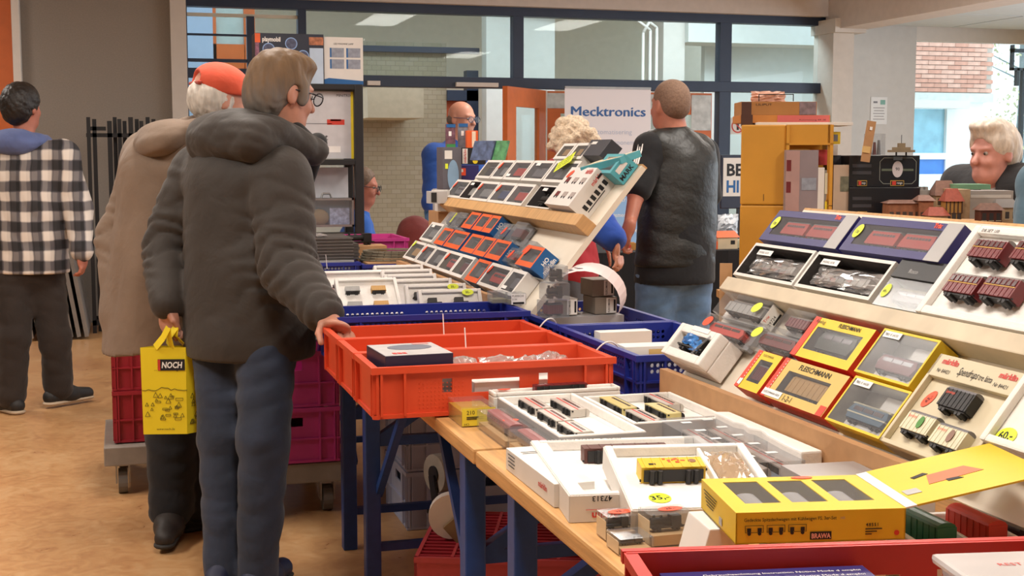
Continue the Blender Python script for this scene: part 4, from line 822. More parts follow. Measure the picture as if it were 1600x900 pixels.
# ---------------------------------------------------------------- near table: open trays
T2 = 'open foam trays on the nearest table'
LAY = lambda o, rz=0: MX(o[0], o[1], o[2], rz)
GTR = mat('grey_tray_rim', '#a5a3a2', .5, var=.03)
def flat_tray(label, x, y, w, d, t, rz=0, rim=.012, rec=.018, sleeve=None, z=TZ+.001, rx=0, name='foam_tray', divs=(), ry=0):
    M = MX(x, y, z+t, rz, rx, ry); o = foam_tray(name, label, M, w, d, t, rim, rec, T2, .003, None, divs)
    if sleeve:
        mb = MB(); e = .0015
        for a in ((-e, 0, 0, d), (w, w+e, 0, d), (0, w, -e, 0), (0, w, d, d+e)): mb.box(*a, -t, -.003)
        mb.build('card_sleeve', sleeve, o, bevel=0)
    return o, M
SIL = mat('railcar_silver', '#c3bdb4', .35, .2); 
o, M = flat_tray('grey rimmed tray with silver red railcars, left of two', .822, 2.44, .185, .45, .055, 0, .009, .02, GTR)
SIDE = lambda M, x, y, z=-.006, flip=1: M @ frame((x, y, z), (0, -flip, 0), (flip, 0, 0), (0, 0, 1))
for k, (x, y, L) in enumerate(((.035, .36, .13), (.035, .215, .13), (.105, .33, .15), (.035, .085, .11))):
    train(('silver railcar with red stripe, back left in the left grey tray', 'silver railcar with red stripe, middle left in the left grey tray', 'silver railcar with red stripe, right in the left grey tray', 'silver railcar with red stripe, front left in the left grey tray')[k], SIDE(M, x, y, -.010), L, .052, .018, SIL, SIL, 'railcar', stripe=REDTXT)
o, M = flat_tray('grey rimmed tray with cream and red railcars, right of two', 1.013, 2.52, .22, .32, .055, 0, .009, .02, GTR)
for k, (x, y, L, c) in enumerate(((.03, .235, .15, mat('railcar_cream', '#c9bb7d', .4)), (.03, .08, .13, SIL), (.10, .14, .13, mat('railcar_cream', '#c9bb7d')), (.14, .24, .14, SIL))):
    train(('cream railcar, back left in the right grey tray', 'silver railcar, front left in the right grey tray', 'cream railcar, middle of the right grey tray', 'silver railcar, back right in the right grey tray')[k], SIDE(M, x, y, -.010), L, .050, .018, c, SIL if c is SIL else UNDER, 'railcar', stripe=REDTXT if c is SIL else None)
o, M = flat_tray('white foam tray with dark red wagon against the orange crate', .815, 2.845 if False else 2.9, .315, .05, .062, 0, .008, .01)
train('dark red model wagon in the tray against the orange crate', M @ Matrix.Translation((.17, .01, .0)), .13, .03, .02, MAROON, MAROON)
sticker(o, .035, .035, .001, .008, CORAL, None, .016)
# clear boxes at the table's left edge
M = MX(.72, 2.835, TZ+.047); o = clear_box('clear_box', 'clear lidded yellow box numbered 210 against the orange crate', M, .082, .165, .046, None, None, CLEARP)
MB().box(.002, .08, .002, .163, -.0455, -.012).build('yellow_carton', mat('carton_yellow', '#c9a22e', .5), o); Fm = frame((0, -.0008, -.046), (1, 0, 0), (0, 0, 1), (0, -1, 0)); plate(o, .041, .022, 0, .078, .040, mat('label_yellow', '#e2cc38', .5), 'yellow_label', Fm)
text(o, '210', .013, Fm @ Matrix.Translation((.012, .028, .001)), INK); plate(o, .026, .022, .001, .028, .002, INK, 'printed_line', Fm); plate(o, .024, .018, .001, .024, .002, INK, 'printed_line', Fm); text(o, 'HO', .008, Fm @ Matrix.Translation((.006, .003, .001)), INK); plate(o, .045, .155, .0008, .02, .008, WTXT)
for k, (x, y, w, d, h, lab) in enumerate(((.752, 2.595, .066, .22, .043, 'clear box with coral sticker and coach beside the yellow box'), (.757, 2.43, .064, .158, .043, 'clear box with dark coach beside the left grey tray'))):
    M = MX(x, y, TZ+.001+h); o = clear_box('clear_box', lab, M, w, d, h, mat('tan_insert', '#b9976c', .7), 'clear boxes at the table edge')
    train(f'dark blue coach inside the {lab}', M @ frame((w*.5, d*.5, -h*.62), (0, 1, 0), (0, 0, 1), (1, 0, 0)), d*.85, h*.7, .03, mat('coach_slate', '#5a5560', .4), mat('coach_roof_red', '#8f5a5a', .4), 'railcar')
    sticker(o, w*.55, d*(.35 if k == 0 else .97), .0012, .012, CORAL, None, .018) if k == 0 else None
# white long carton on the edge
M = MX(.706, 2.125, TZ+.001); o = MB().box(0, .075, 0, .30, 0, .042).build('long_carton', CARDW, None, M, bevel=.001); tag(o, 'long white carton with red print at the table edge', 'box')
Fl = frame((-.0008, .30, 0), (0, -1, 0), (0, 0, 1), (-1, 0, 0)); text(o, 'märklin', .016, Fl @ Matrix.Translation((.21, .018, 0)), REDTXT, width=.05, bold=.02)
for i in range(4): plate(o, .04, .034-.007*i, 0, .045-.006*(i % 2), .0015, INK, 'printed_line', Fl)
for i in range(2): plate(o, .035, .25-.012*i, .0425, .04, .0015, INK, 'printed_line')
# tray 47313
o, M = flat_tray('white foam tray with one brown freight wagon at the table edge', .702, 2.03, .345, .425, .048, -8.5, .016, .02, CARDW, divs=((.016, .03, .016, .41),))
Ff = frame((0, -.0024, -.048), (1, 0, 0), (0, 0, 1), (0, -1, 0))
text(o, '47313', .013, Ff @ Matrix.Translation((.072, .044, 0)) @ Matrix.Rotation(math.pi, 4, 'Z'), INK, width=.034, bold=.01); text(o, 'märklin', .018, Ff @ Matrix.Translation((.098, .016, 0)) @ Matrix.Rotation(math.pi, 4, 'Z'), REDTXT, width=.06, bold=.03); plate(o, .062, .021, 0, .07, .0008, REDTXT, 'printed_line', Ff)
text(o, 'MÄRKLIN 47313   € 59.50', .012, Matrix.Translation((.03, .412, .0008)), INK, width=.15)
tr_ = train('brown model freight wagon lying in the foam tray at the table edge', M @ Matrix.Translation((.165, .285, -.006)), .165, .052, .03, mat('wagon_brown', '#5a332c', .55), mat('wagon_brown', '#5a332c'))
# tray 35
o, M = flat_tray('white foam tray with lime 35 sticker and yellow wagon', .768, 1.915, .255, .265, .045, -10.5, .014, .018, CARDW, z=TZ+.004, rx=10, divs=((.165, .172, .10, .25), (.172, .241, .10, .107)))
sticker(o, .062, .075, -.0172, .019, LIME, '35,-', .019, 8, .022)
tr_ = train('yellow advertising wagon in the tray with the lime 35 sticker', M @ Matrix.Translation((.098, .125, -.004)), .112, .062, .03, mat('wagon_yellow', '#dcb41e', .4), mat('wagon_yellow', '#dcb41e'), name='model_wagon')
mb = MB(); random.seed(3)
for i in range(12): a, b = random.uniform(-.014, .02), random.uniform(.028, .046); mb.box(a, a+.005, b, b+.005, .0151, .0156)
mb.build('printed_motif', CORAL, tr_); disc(tr_, .007, Matrix.Translation((.037, .036, .0152)), mat('crest_brown', '#8a5a3a', .5), 'printed_crest'); plate(tr_, -.035, .025, .0152, .012, .006, INK, 'printed_line')
crumple('spare_parts_bag', 'small clear bag of beige parts in the tray with the lime 35 sticker', M @ Matrix.Translation((.205, .175, -.004)), .06, .11, .012, 8, 21, clear('beige_bag', '#f0e6da', .5, .1, '#cbb294', 2))
train('dark red model wagon at the front of the tray with the lime 35 sticker', M @ Matrix.Translation((.165, .035, -.012)), .06, .03, .02, MAROON)
# clear long case with three coaches
M = MX(1.055, 2.125, TZ+.055, -3); o = clear_box('clear_case', 'long clear display case with coaches beside the stand', M, .135, .43, .054, mat('slate_insert', '#8893a0', .5), T2, CLEARH)
for k, x in enumerate((.038, .095)): train(('pale coach in the long clear case, left', 'pale coach in the long clear case, right')[k], M @ frame((x, .215, -.03), (0, 1, 0), (1, 0, 0), (0, 0, -1)), .38, .045, .02, mat('coach_pale', '#b9aca4', .4), mat('coach_pale', '#b9aca4'), 'railcar', stripe=REDTXT)
for i in range(5):
    for x in (.045, .1): plate(o, x, .05+.08*i+(.02 if x > .05 else 0), .0008, .022, .014, mat('price_tag_white', '#d8dcde', .4), 'white_tag')
mb = MB(); random.seed(5); pts = [(0, 0)]
poly = [(1.188, 2.13), (1.232, 2.13), (1.232, 2.52), (1.20, 2.53), (1.194, 2.42), (1.205, 2.40), (1.196, 2.36), (1.21, 2.33), (1.198, 2.28), (1.19, 2.2)]
mb.prism(poly, TZ+.001, TZ+.068); o = mb.build('foam_block', FOAM, bevel=.004); tag(o, 'broken white foam block against the right display stand', 'foam')
o = clear_box('frosted_case', 'frosted grey plastic case behind the yellow window box', MX(1.09, 1.93, TZ+.07, -4), .14, .11, .069, None, None, clear('frosted_grey', '#d8d8da', .55, .3, '#b4b2b4'))
mb = MB()
for i in range(4):
    for j in range(3): mb.box(.012+.02*i, .026+.02*i, -.0008, -.0002, -.03-.010*j, -.027-.010*j)
mb.build('embossed_lines', CARDG, o)
o, M = flat_tray('white foam tray with green and red wagons right of the yellow box', 1.085, 1.585, .25, .19, .05, -8, .012, .022, CARDW, divs=((.088, .096, .01, .18), (.165, .173, .01, .18)))
for k, (x, c, lab, kd) in enumerate(((.05, mat('wagon_green', '#1f6b4a', .4), 'green model wagon in the tray under the yellow lid', 'wagon'), (.13, RED, 'red model wagon in the tray under the yellow lid', 'wagon'), (.208, mat('loco_dark_red', '#4a1d1d', .4), 'dark red model locomotive in the tray under the yellow lid', 'steam'))):
    train(lab, M @ frame((x, .10, -.026), (.12, -.99, 0), (0, 0, 1), (-.99, -.12, 0)), .11, .05, .032, c, c, kd)
o, M = flat_tray('white foam tray behind the yellow lid, against the stand', 1.125, 1.775, .10, .14, .07, -4, .012, .02, CARDW)
# small boxes in front
for k, (x, y, w, d, h, z, lab) in enumerate(((.722, 1.905, .052, .05, .040, TZ+.001, 'small clear box with coral sticker and beige side, left'), (.776, 1.855, .072, .055, .052, TZ+.001, 'clear box with coral sticker and black model, front of the tray'), (.715, 1.83, .055, .06, .026, TZ+.001, 'small clear box at the table edge beneath its neighbour'))):
    M = MX(x, y, z+h); o = clear_box('clear_box', lab, M, w, d, h, mat('tan_insert', '#b9976c'), 'small clear boxes in front of the foam trays')
    plate(o, d*.5, h*.45, 0, d*.85, h*.75, mat('beige_label', '#d9c09a', .6), 'beige_label', frame((-.0008, d, -h), (0, -1, 0), (0, 0, 1), (-1, 0, 0)))
    train(f'dark model inside the {lab}', M @ Matrix.Translation((w*.5, d*.5, -h*.62)) @ frame((0, 0, 0), (1, 0, 0), (0, 0, 1), (0, -1, 0)), w*.8, h*.5, .018, UNDER, GREYM, 'steam')
    if k < 2: sticker(o, w*.6, d*.5, .0012, .012, CORAL, '25,-', .021, 5, .012)
M = MX(.782, 1.70, TZ+.001, -6); o = MB().add([(0, 0, 0), (.08, 0, 0), (.08, .1, 0), (0, .1, 0), (.02, 0, .072), (.08, 0, .072), (.08, .1, .072), (.02, .1, .072)], [(3, 2, 1, 0), (4, 5, 6, 7), (0, 1, 5, 4), (1, 2, 6, 5), (2, 3, 7, 6), (3, 0, 4, 7)]).build('white_carton', CARDW, None, M, bevel=.002); tag(o, 'small white carton under the corner of the yellow window box', 'box'); plate(o, .06, .07, .0725, .03, .006, INK, 'printed_line')
o = MB().box(0, .14, 0, .15, 0, .072).build('white_carton', CARDW, None, MX(.885, 1.61, TZ+.001, -10), bevel=.002); tag(o, 'flat white carton hidden beneath the yellow window box', 'box')
# yellow window box with three windows and its open lid
M = MX(.800, 1.611, .816, -10.5) @ Matrix.Scale(.93, 4); w, d, h = .262, .208, .048
bx = MB(); bx.wall(w, d, .002, [(.028, .085, .05, .182), (.102, .159, .05, .182), (.176, .233, .05, .182)], 0, Matrix.Translation((0, 0, h-.002)))
for a in ((0, .002, 0, d), (w-.002, w, 0, d), (0, w, 0, .002), (0, w, d-.002, d)): bx.box(*a, 0, h-.002)
bx.box(0, w, 0, d, 0, .002)
BY = mat('bright_box_yellow', '#d9b828', .5, var=.03)
o = bx.build('yellow_window_box', BY, None, M); tag(o, 'yellow box with three windows and raised lid at the front', 'box')
for i, x in enumerate((.028, .102, .176)):
    MB().quad((x, .05, h-.001), (x+.057, .05, h-.001), (x+.057, .182, h-.001), (x, .182, h-.001)).build('window_film', FILM, o)
    train(('grey wagon under the left window of the yellow three window box', 'grey wagon under the middle window of the yellow three window box', 'grey wagon under the right window of the yellow three window box')[i], M @ frame((x+.028, .10, .012), (0, 1, 0), (0, 0, 1), (1, 0, 0)), .1, .026, .03, GREYM, mat('wagon_roof_pale', '#b0aaa6', .5))
MB().box(.02, w-.02, .03, d-.02, .002, .006).build('insert', mat('slate_insert', '#8893a0'), o)
Ff = frame((0, -.0008, 0), (1, 0, 0), (0, 0, 1), (0, -1, 0))
text(o, 'Gedeckte Spitzdachwagen mit Kühlwagen FS, 3er-Set', .0075, Ff @ Matrix.Translation((.012, .034, 0)), INK, width=.142, bold=.005); text(o, 'H0', .006, Ff @ Matrix.Translation((.16, .034, 0)), CARDG)
for i in range(3):
    mb = MB(); x = .014+.033*i; e = .0006
    mb.box(x, x+.028, .017, .0176, 0, e).box(x, x+.028, .0275, .0281, 0, e).box(x, x+e, .017, .028, 0, e).box(x+.0274, x+.028, .017, .028, 0, e)
    for q in (.006, .022): mb.box(x+q-.003, x+q+.003, .018, .024, 0, e*.8).prism([(x+q+.0028*math.cos(t_*.785), .0155+.0028*math.sin(t_*.785)) for t_ in range(8)], 0, e)
    mb.build('printed_wagon', INK, o, Ff)
p = plate(o, .130, .010, 0, .033, .012, INK, 'logo_panel', Ff); text(p, 'BRAWA', .0105, Matrix.Translation((-.0148, -.0038, .001)), mat('logo_pink', '#e8b0a8', .5), width=.0296, bold=.03)
text(o, '48551', .007, Ff @ Matrix.Translation((.20, .022, 0)), INK, bold=.02, spacing=1.2); 
for i in range(3): plate(o, .212-.004*i, .018-.004*i, 0, .026-.008*i, .0014, INK, 'printed_line', Ff)
disc(o, .004, Ff @ Matrix.Translation((.248, .011, 0)), RED, 'red_dot', n=12)
sticker(o, .165, .196, h+.0006, .008, CORAL, None, .018)
Fl = frame((-.0008, d, 0), (0, -1, 0), (0, 0, 1), (-1, 0, 0))
for i in range(5): plate(o, .06, .036-.005*i, 0, .08-.01*i, .0012, INK, 'printed_line', Fl)
plate(o, .125, .012, 0, .016, .012, SILV, 'printed_badge', Fl)
Lm = Matrix.Translation((w, 0, h)) @ Matrix.Rotation(math.radians(-11.5), 4, 'Y')
ld = MB().box(.018, .235, 0, d, -.0015, .0015).build('lid', BY, o, Lm); MB().box(0, .018, 0, d, -.0012, .0012).build('hinge_strip', CARDW, o, Lm)
mb = MB(); mb.prism([(.07, .075), (.165, .085), (.15, .125), (.085, .12)], .0016, .0022); mb.build('printed_wagon', mat('print_orange_brown', '#c4693c', .5), ld)
for q_ in ([(.062, .115), (.09, .125), (.085, .135), (.06, .125)], [(.10, .07), (.125, .07), (.12, .08), (.10, .082)]): MB().prism(q_, .0016, .0023).build('printed_wheel', INK, ld)
p = plate(ld, .035, .06, .0018, .024, .024, SILV, 'printed_badge')
# ---------------------------------------------------------------- crate contents
o = MB().box(0, .165, 0, .19, 0, .042).build('set_box', mat('dark_violet_card', '#241f3a', .45), None, MX(.575, 2.978, .846, 3), bevel=.001); tag(o, 'flat dark set box with a printed locomotive on top in the orange crate', 'box')
plate(o, .0825, .095, .0422, .163, .188, mat('set_box_top', '#b8b5b4', .5, var=.1, scale=25), 'printed_top'); disc(o, .04, Matrix.Translation((.09, .12, 0.0432)), mat('print_slate', '#6a6f7c', .5), 'printed_locomotive', rx=.055)
for i in range(3): plate(o, .03+.012*i, .03, 0.0432, .009, .02, REDTXT, 'red_square')
plate(o, .13, .17, 0.0432, .04, .02, mat('print_pink', '#c78a84', .5), 'pink_panel')
sup = MB().box(0, .17, 0, .18, 0, .092).build('carton', CARDG, None, MX(.58, 2.985, TZ+.0125, 0)); tag(sup, 'grey carton hidden under the dark set box in the orange crate', 'box')
for k, (x, y, s) in enumerate(((.88, 3.08, 31), (.96, 3.06, 32), (1.03, 3.10, 33), (.80, 3.1, 34))):
    crumple('plastic_bag', ('crumpled clear bag in the nearest orange crate, second from left', 'crumpled clear bag in the nearest orange crate, third from left', 'crumpled clear bag in the nearest orange crate, rightmost', 'crumpled clear bag in the nearest orange crate, beside the dark set box')[k], MX(x, y, .842, 20*k, 20), .09, .07, .022, 7, s, group='plastic bags in the nearest orange crate')
bb = MB().box(.79, 1.11, 2.98, 3.18, TZ+.014, .815).build('carton', CARDW); tag(bb, 'white carton under the plastic bags in the nearest orange crate', 'box')
for k, (x, y, L) in enumerate(((.74, 3.62, .12), (.84, 3.63, .06), (.93, 3.35, .05))):
    train(('long black model part lying in the farthest orange crate', 'short black model lying in the farthest orange crate', 'short black model lying in the middle orange crate')[k], MX(x+.06, y, .80, 5) @ frame((0, 0, 0), (1, 0, 0), (0, 0, 1), (0, -1, 0)), L, .04, .03, UNDER, UNDER, 'flat')
    c = MB().box(x-.02, x+.16, y-.06, y+.06, TZ+.014, .7995).build('carton', CARDB); tag(c, ('brown carton in the farthest orange crate under the long black part', 'brown carton in the farthest orange crate under the short model', 'brown carton in the middle orange crate')[k], 'box')
# cable ties on the crates
for k, (u, v0, v1, y) in enumerate(((695, 490, 530, 3.47), (729, 512, 545, 3.21), (512, 398, 420, 4.9))):
    a = at_y(u-1, v1, y); b = at_y(u-3, v0, y); o = MB().cyl((a[0], y, a[2]), (b[0], y, b[2]), .0018, .0014, 6).build('cable_tie', WTXT); tag(o, ('white cable tie standing up from the farthest orange crate', 'white cable tie standing up from the middle orange crate', 'white cable tie standing up beside the foam trays')[k], 'cable tie', 'cable ties')
for k, (p0, p1, p2) in enumerate((((1.135, 3.55, .865), (1.16, 3.53, .91), (1.20, 3.60, .868)), ((1.135, 3.08, .865), (1.16, 3.06, .905), (1.20, 3.10, .868)))):
    P = [Vector(p0)*(1-t)**2+Vector(p1)*2*t*(1-t)+Vector(p2)*t*t for t in [i/8 for i in range(9)]]
    o = MB().tube(P, .0022, 6).build('cable_tie', WTXT); tag(o, ('white cable tie loop joining the orange and blue crates, farther', 'white cable tie loop joining the orange and blue crates, nearer')[k], 'cable tie', 'cable ties')
# blue crates on the right
def carton(name, label, x, y, z, w, d, h, m, rz=0, group=None): o = MB().box(0, w, 0, d, 0, h).build(name, m, None, MX(x, y, z, rz), bevel=.001); return tag(o, label, 'box', group)
o = carton('long_carton', 'white carton with tan window strip in the near blue crate', 1.235, 3.14, .80, .26, .07, .06, CARDW, -3); plate(o, .14, .03, 0, .15, .045, mat('tan_strip', '#c9a86a', .5), 'tan_window', frame((0, -.0008, 0), (1, 0, 0), (0, 0, 1), (0, -1, 0)))
carton('long_carton', 'white carton lying in front in the near blue crate', 1.225, 3.03, .79, .15, .09, .045, CARDW, -3); carton('long_carton', 'grey carton lying in front in the near blue crate', 1.385, 3.02, .79, .14, .09, .045, CARDG, -3)
carton('carton', 'brown carton filling the bottom of the near blue crate', 1.225, 3.02, TZ+.012, .30, .5, .046, CARDB); carton('carton', 'brown carton filling the bottom of the far blue crate', 1.225, 3.62, TZ+.012, .30, .5, .05, CARDB)
carton('long_carton', 'grey carton in the far blue crate', 1.24, 3.66, .803, .12, .05, .045, CARDG); carton('long_carton', 'pale carton in the near blue crate by the divider', 1.30, 3.50, .789, .16, .05, .06, CARDW)
# stack of three clear boxes on the crate corner
for k, (dx, z, s) in enumerate(((0, .868, 1), (.0, .921, .97), (.006, .973, .78))):
    M = MX(1.205+dx, 3.70, z+.052, 8-6*k); w = .075*s; o = clear_box('clear_box', ('clear cube box with loco at the bottom of the corner stack', 'clear cube box with dark loco in the middle of the corner stack', 'clear cube box on top of the corner stack')[k], M, w, .07, .051, None, 'stack of clear boxes on the crate corner', CLEARH)
    train(('maroon model in the bottom clear cube box', 'dark model in the middle clear cube box', 'black model in the top clear cube box')[k], M @ frame((w*.5, .035, -.048), (1, 0, 0), (0, 0, 1), (0, -1, 0)), w*.7, .04, .03, (MAROON, UNDER, UNDER)[k], UNDER, 'steam' if k else 'wagon')
for k, (x, y, z) in enumerate(((1.10, 3.93, .892), (1.145, 3.88, .892))):
    o = clear_box('clear_box', ('low clear box on the blue crate edge, left', 'low clear box with white label on the blue crate edge, right')[k], MX(x, y, z+.036), .05, .06, .035, mat('khaki_insert', '#8c8264'), 'low clear boxes on the crate edge', CLEARH)
    if k: Fm = frame((0, -.001, -.036), (1, 0, 0), (0, 0, 1), (0, -1, 0)); plate(o, .025, .018, 0, .046, .033, WTXT, 'paper_label', Fm); text(o, 'FLEISCH', .009, Fm @ Matrix.Translation((.004, .025, .001)), INK, width=.036); text(o, '5134', .008, Fm @ Matrix.Translation((.004, .015, .001)), INK); plate(o, .025, .006, .001, .036, .006, INK, 'barcode', Fm)
for k, (x, z) in enumerate(((1.285, .855), (1.42, .855), (1.415, .91), (1.31, .80))):
    o = carton('small_carton', ('grey carton with barcode label on the left behind the curled paper', 'carton with barcode label, lower right behind the curled paper', 'carton with barcode label, upper right under the curled paper', 'carton at the bottom left in the far blue crate')[k], x, 3.86+.01*k, z, .075, .1, .053, mat('taupe_card', '#8f877c', .6), 3, 'barcode cartons in the far blue crate')
    Fm = frame((0, -.001, 0), (1, 0, 0), (0, 0, 1), (0, -1, 0)); plate(o, .055, .027, 0, .034, .048, WTXT, 'paper_label', Fm); text(o, 'FLEISCHMANN', .010, Fm @ Matrix.Translation((.050, .005, .001)) @ Matrix.Rotation(math.pi/2, 4, 'Z'), INK, width=.042, bold=.01); plate(o, .066, .027, .001, .006, .036, INK, 'barcode', Fm)
carton('carton', 'low carton carrying the barcode cartons', 1.27, 3.85, .803, .24, .12, .05, CARDG)
# curled receipt paper
vs = []; nseg = 18; cx, cz = 1.365, .885; Wp = .10
path = []
for i in range(nseg+1):
    t = i/nseg; a = math.radians(200-230*t)
    path.append((cx+.105*math.cos(a)*(1.0+.25*t), 3.83, cz+.02+.10*math.sin(a)*(1 if t < .6 else 1-.1*(t-.6))))
mb = MB()
for a, b in zip(path[:-1], path[1:]): mb.quad((a[0]-.02, 3.79, a[2]-.004), (b[0]-.02, 3.79, b[2]-.004), (b[0]+.045, 3.90, b[2]+.012), (a[0]+.045, 3.90, a[2]+.012))
me = mb.mesh('curled_paper', [mat('pink_white_paper', '#e6d3d2', .7, var=.02)], smooth=True); o = link('curled_paper', me); tag(o, 'curled pinkish white paper strip arching over small cartons', 'paper')
for i in range(3): p = path[6+i]; MB().box(p[0]-.005, p[0]+.012, 3.82, 3.86, p[2]+.002, p[2]+.0028).build('printed_line', GREYM, o)
# foam trays standing in the two blue crates
G4 = 'white foam trays standing in the blue crates'
def leaning(label, x, y, z, w, h, tilt, models=(), st=None, seed=0):
    a = math.radians(tilt); M = frame((x, y, z), (1, 0, 0), (0, math.cos(a), math.sin(a)), (0, -math.sin(a), math.cos(a)))
    o = foam_tray('foam_tray', label, M, w, h, .028, .012, .012, G4, .003)
    for q, (mx, my, L, c, kd) in enumerate(models): train(f'model {("lower left","lower right","upper left","upper right")[q % 4]} in the {label}', M @ Matrix.Translation((mx, my, -.004)), L, .03, .02, c, c, kd)
    if st: sticker(o, w*.78, h*.9, .001, .011, LIME, st, .02)
    return o
SL = mat('silver_model', '#a8a8a6')
leaning('white foam tray of four grey models, left front', .69, 4.33, .80, .215, .20, 42, ((.055, .06, .05, SL, 'wagon'), (.145, .06, .05, TANM, 'wagon'), (.055, .13, .05, SL, 'wagon'), (.145, .13, .05, TANM, 'wagon')))
leaning('white foam tray behind the tray of four grey models', .70, 4.74, .80, .27, .18, 45, ((.08, .1, .09, GREYM, 'flat'), (.2, .1, .06, MAROON, 'flat')))
for i in range(6):
    leaning(('frontmost white foam tray with lime sticker in right column', 'second white foam tray with lime sticker in right column', 'third white foam tray from front in right column', 'fourth white foam tray from front in right column', 'fifth white foam tray from front in right column', 'rearmost white foam tray in the right column')[i], .925-.012*min(i, 2)+(.02 if i > 3 else 0), 4.15+.155*i, .79+.004*i, .195+(.02 if i < 3 else 0), .14, 62, ((.05, .085, .05, UNDER, 'flat'), (.14, .085, .05, UNDER, 'flat')) if i < 2 else ((.10, .09, .10, mat('pale_grey_model', '#9a9794', .5), 'flat'),), '20,-' if i < 2 else None)
for k in range(3): o = MB().box(.56+.0*k, .68, 4.22, 4.42, .76+.026*k, .784+.026*k).build('flat_box', (CARDW, CARDG, mat('taupe_card', '#8f877c'))[k], None); tag(o, ('flat white box at the left of the nearer tray crate', 'flat grey box at the left of the nearer tray crate', 'flat taupe box at the left of the nearer tray crate')[k], 'box')
train('black model lying on the flat boxes beside the foam trays', MX(.63, 4.3, .838, -8) @ frame((0, 0, 0), (1, 0, 0), (0, 0, 1), (0, -1, 0)), .1, .028, .024, UNDER, UNDER, 'loco')
rc = crate('small_red_crate', 'small red crate behind the parka sleeve among the foam trays', .58, .715, 4.70, 5.0, TZ+.012, .125, mat('bright_red_plastic', '#d92c22', .45), 'plain')
# far table
for k in range(7):
    o = MB().box(0, .37-.03*(k > 4), 0, .30, 0, .013).build('track_panel', mat('dark_track', '#3f3a36', .6, var=.15, scale=50), None, MX(.655+.004*(k % 2), 5.92, .885+.0145*k, 0)); tag(o, f'dark grey flat track panel, {ORD[k]} from the bottom of the stack', 'track', 'stacked track panels')
    for q in range(2): MB().box(.005, .345, -.002, .001, .008+.002*q, .0095+.002*q).build('rail', STEEL, o)
o = crumple('plastic_bag', 'clear bag with white sleepers on top of the track panels', MX(.81, 6.0, .994, 0), .16, .12, .014, 8, 41)
lb = MB().box(.655, 1.0, 5.9, 6.25, .80, .883).build('carton', CARDG); tag(lb, 'grey carton under the stack of track panels', 'box')
cp = empty('coiled_track', (1.21, 6.05, .895)); tag(cp, 'coil of curved track in a bag on the far blue crate', 'track')
for k in range(4):
    r0 = .15-.006*k; n = 28; mb = MB()
    for i in range(n):
        a, b = 2*math.pi*i/n, 2*math.pi*(i+1)/n
        mb.bar((r0*math.cos(a), .11*math.sin(a), .012*k-.02), (r0*math.cos(b), .11*math.sin(b), .012*k-.02), .022, .008)
    mb.build('track_ring', mat('track_beige', '#77705f', .6, var=.2), cp)
lb = MB().box(1.06, 1.40, 5.88, 6.22, .80, .868).build('carton', CARDB); tag(lb, 'brown carton under the coil of curved track', 'box')
o = carton('model_box', 'small white and blue box with black lettering on the far crate', 1.30, 5.86, .90, .17, .11, .05, mat('box_blue_edge', '#2f6fb0', .5), -30); plate(o, .085, .055, .0505, .15, .09, CARDW, 'white_top'); plate(o, .085, .06, .0515, .09, .05, mat('label_yellow', '#e2cc38'), 'yellow_picture'); Fm = frame((0, -.001, 0), (1, 0, 0), (0, 0, 1), (0, -1, 0)); plate(o, .085, .025, 0, .165, .045, CARDW, 'white_side', Fm); text(o, 'märklin', .035, Fm @ Matrix.Translation((.03, .014, .001)), INK, width=.11, bold=.02)
train('black model locomotive on the far crate beside the coil of track', MX(1.08, 6.22, .93, 10) @ frame((0, 0, 0), (1, 0, 0), (0, 0, 1), (0, -1, 0)), .14, .06, .04, UNDER, TANM, 'steam')
lb = MB().box(1.0, 1.2, 6.15, 6.3, .872, .929).build('carton', CARDB); tag(lb, 'small brown carton carrying the black model locomotive', 'box')

# ---------------------------------------------------------------- black shelving unit with boxes
YH = 7.45
def SX(u): return float(at_y(u, 200, YH)[0])
def SZ(v, u=520): return float(at_y(u, v, YH)[2])
sx0, sx1 = SX(402), SX(568)
sh = empty('shelving_unit', (sx0, YH, 0)); tag(sh, 'black plastic shelving unit with boxed sets behind the far table', 'shelf'); Mi = Matrix.Translation((-sx0, -YH, 0))
for x in (sx0, sx1-.05):
    for y in (YH, YH+.36): MB().box(x, x+.05, y, y+.05, 0, SZ(132)).build('post', BLACK, sh, Mi, bevel=.006)
for v in (140, 258): MB().box(sx0, sx1, YH+.004, YH+.41, SZ(v)-.0, SZ(v-9)).build('shelf_board', BLACK, sh, Mi, bevel=.004)
MB().box(sx0, sx1, YH+.004, YH+.41, .86, .90).build('shelf_board', BLACK, sh, Mi, bevel=.004); MB().box(sx0, sx1, YH+.004, YH+.41, .2, .24).build('shelf_board', BLACK, sh, Mi, bevel=.004)
def face(x0, y, z0): return frame((x0, y, z0), (1, 0, 0), (0, 0, 1), (0, -1, 0))
o = MB().box(0, SX(508)-SX(401), 0, SZ(54)-SZ(131), -.18, 0).build('toy_box', mat('toy_box_dark', '#262c3c', .4), None, face(SX(401), YH+.01, SZ(131)), bevel=.002); w, h = SX(508)-SX(401), SZ(54)-SZ(131); tag(o, 'dark toy box with round pictures on top of the black shelf', 'box')
text(o, 'playmobil', .035, Matrix.Translation((.04, h-.045, .001)), WTXT, width=.1, bold=.03); plate(o, w*.89, h*.36, .0006, w*.2, h*.72, mat('toy_pale_panel', '#b8cbe0', .5), 'pale_panel'); plate(o, w*.89, h*.86, .0007, w*.21, h*.16, mat('toy_gold_panel', '#a86a4a', .5, var=.5, scale=40), 'title_panel')
plate(o, .015, h*.9, .0006, .03, .05, ORB, 'orange_corner'); plate(o, .012, h*.55, .0006, .022, .14, mat('toy_multi', '#8a5a70', .5, var=.6, scale=40), 'figure_print')
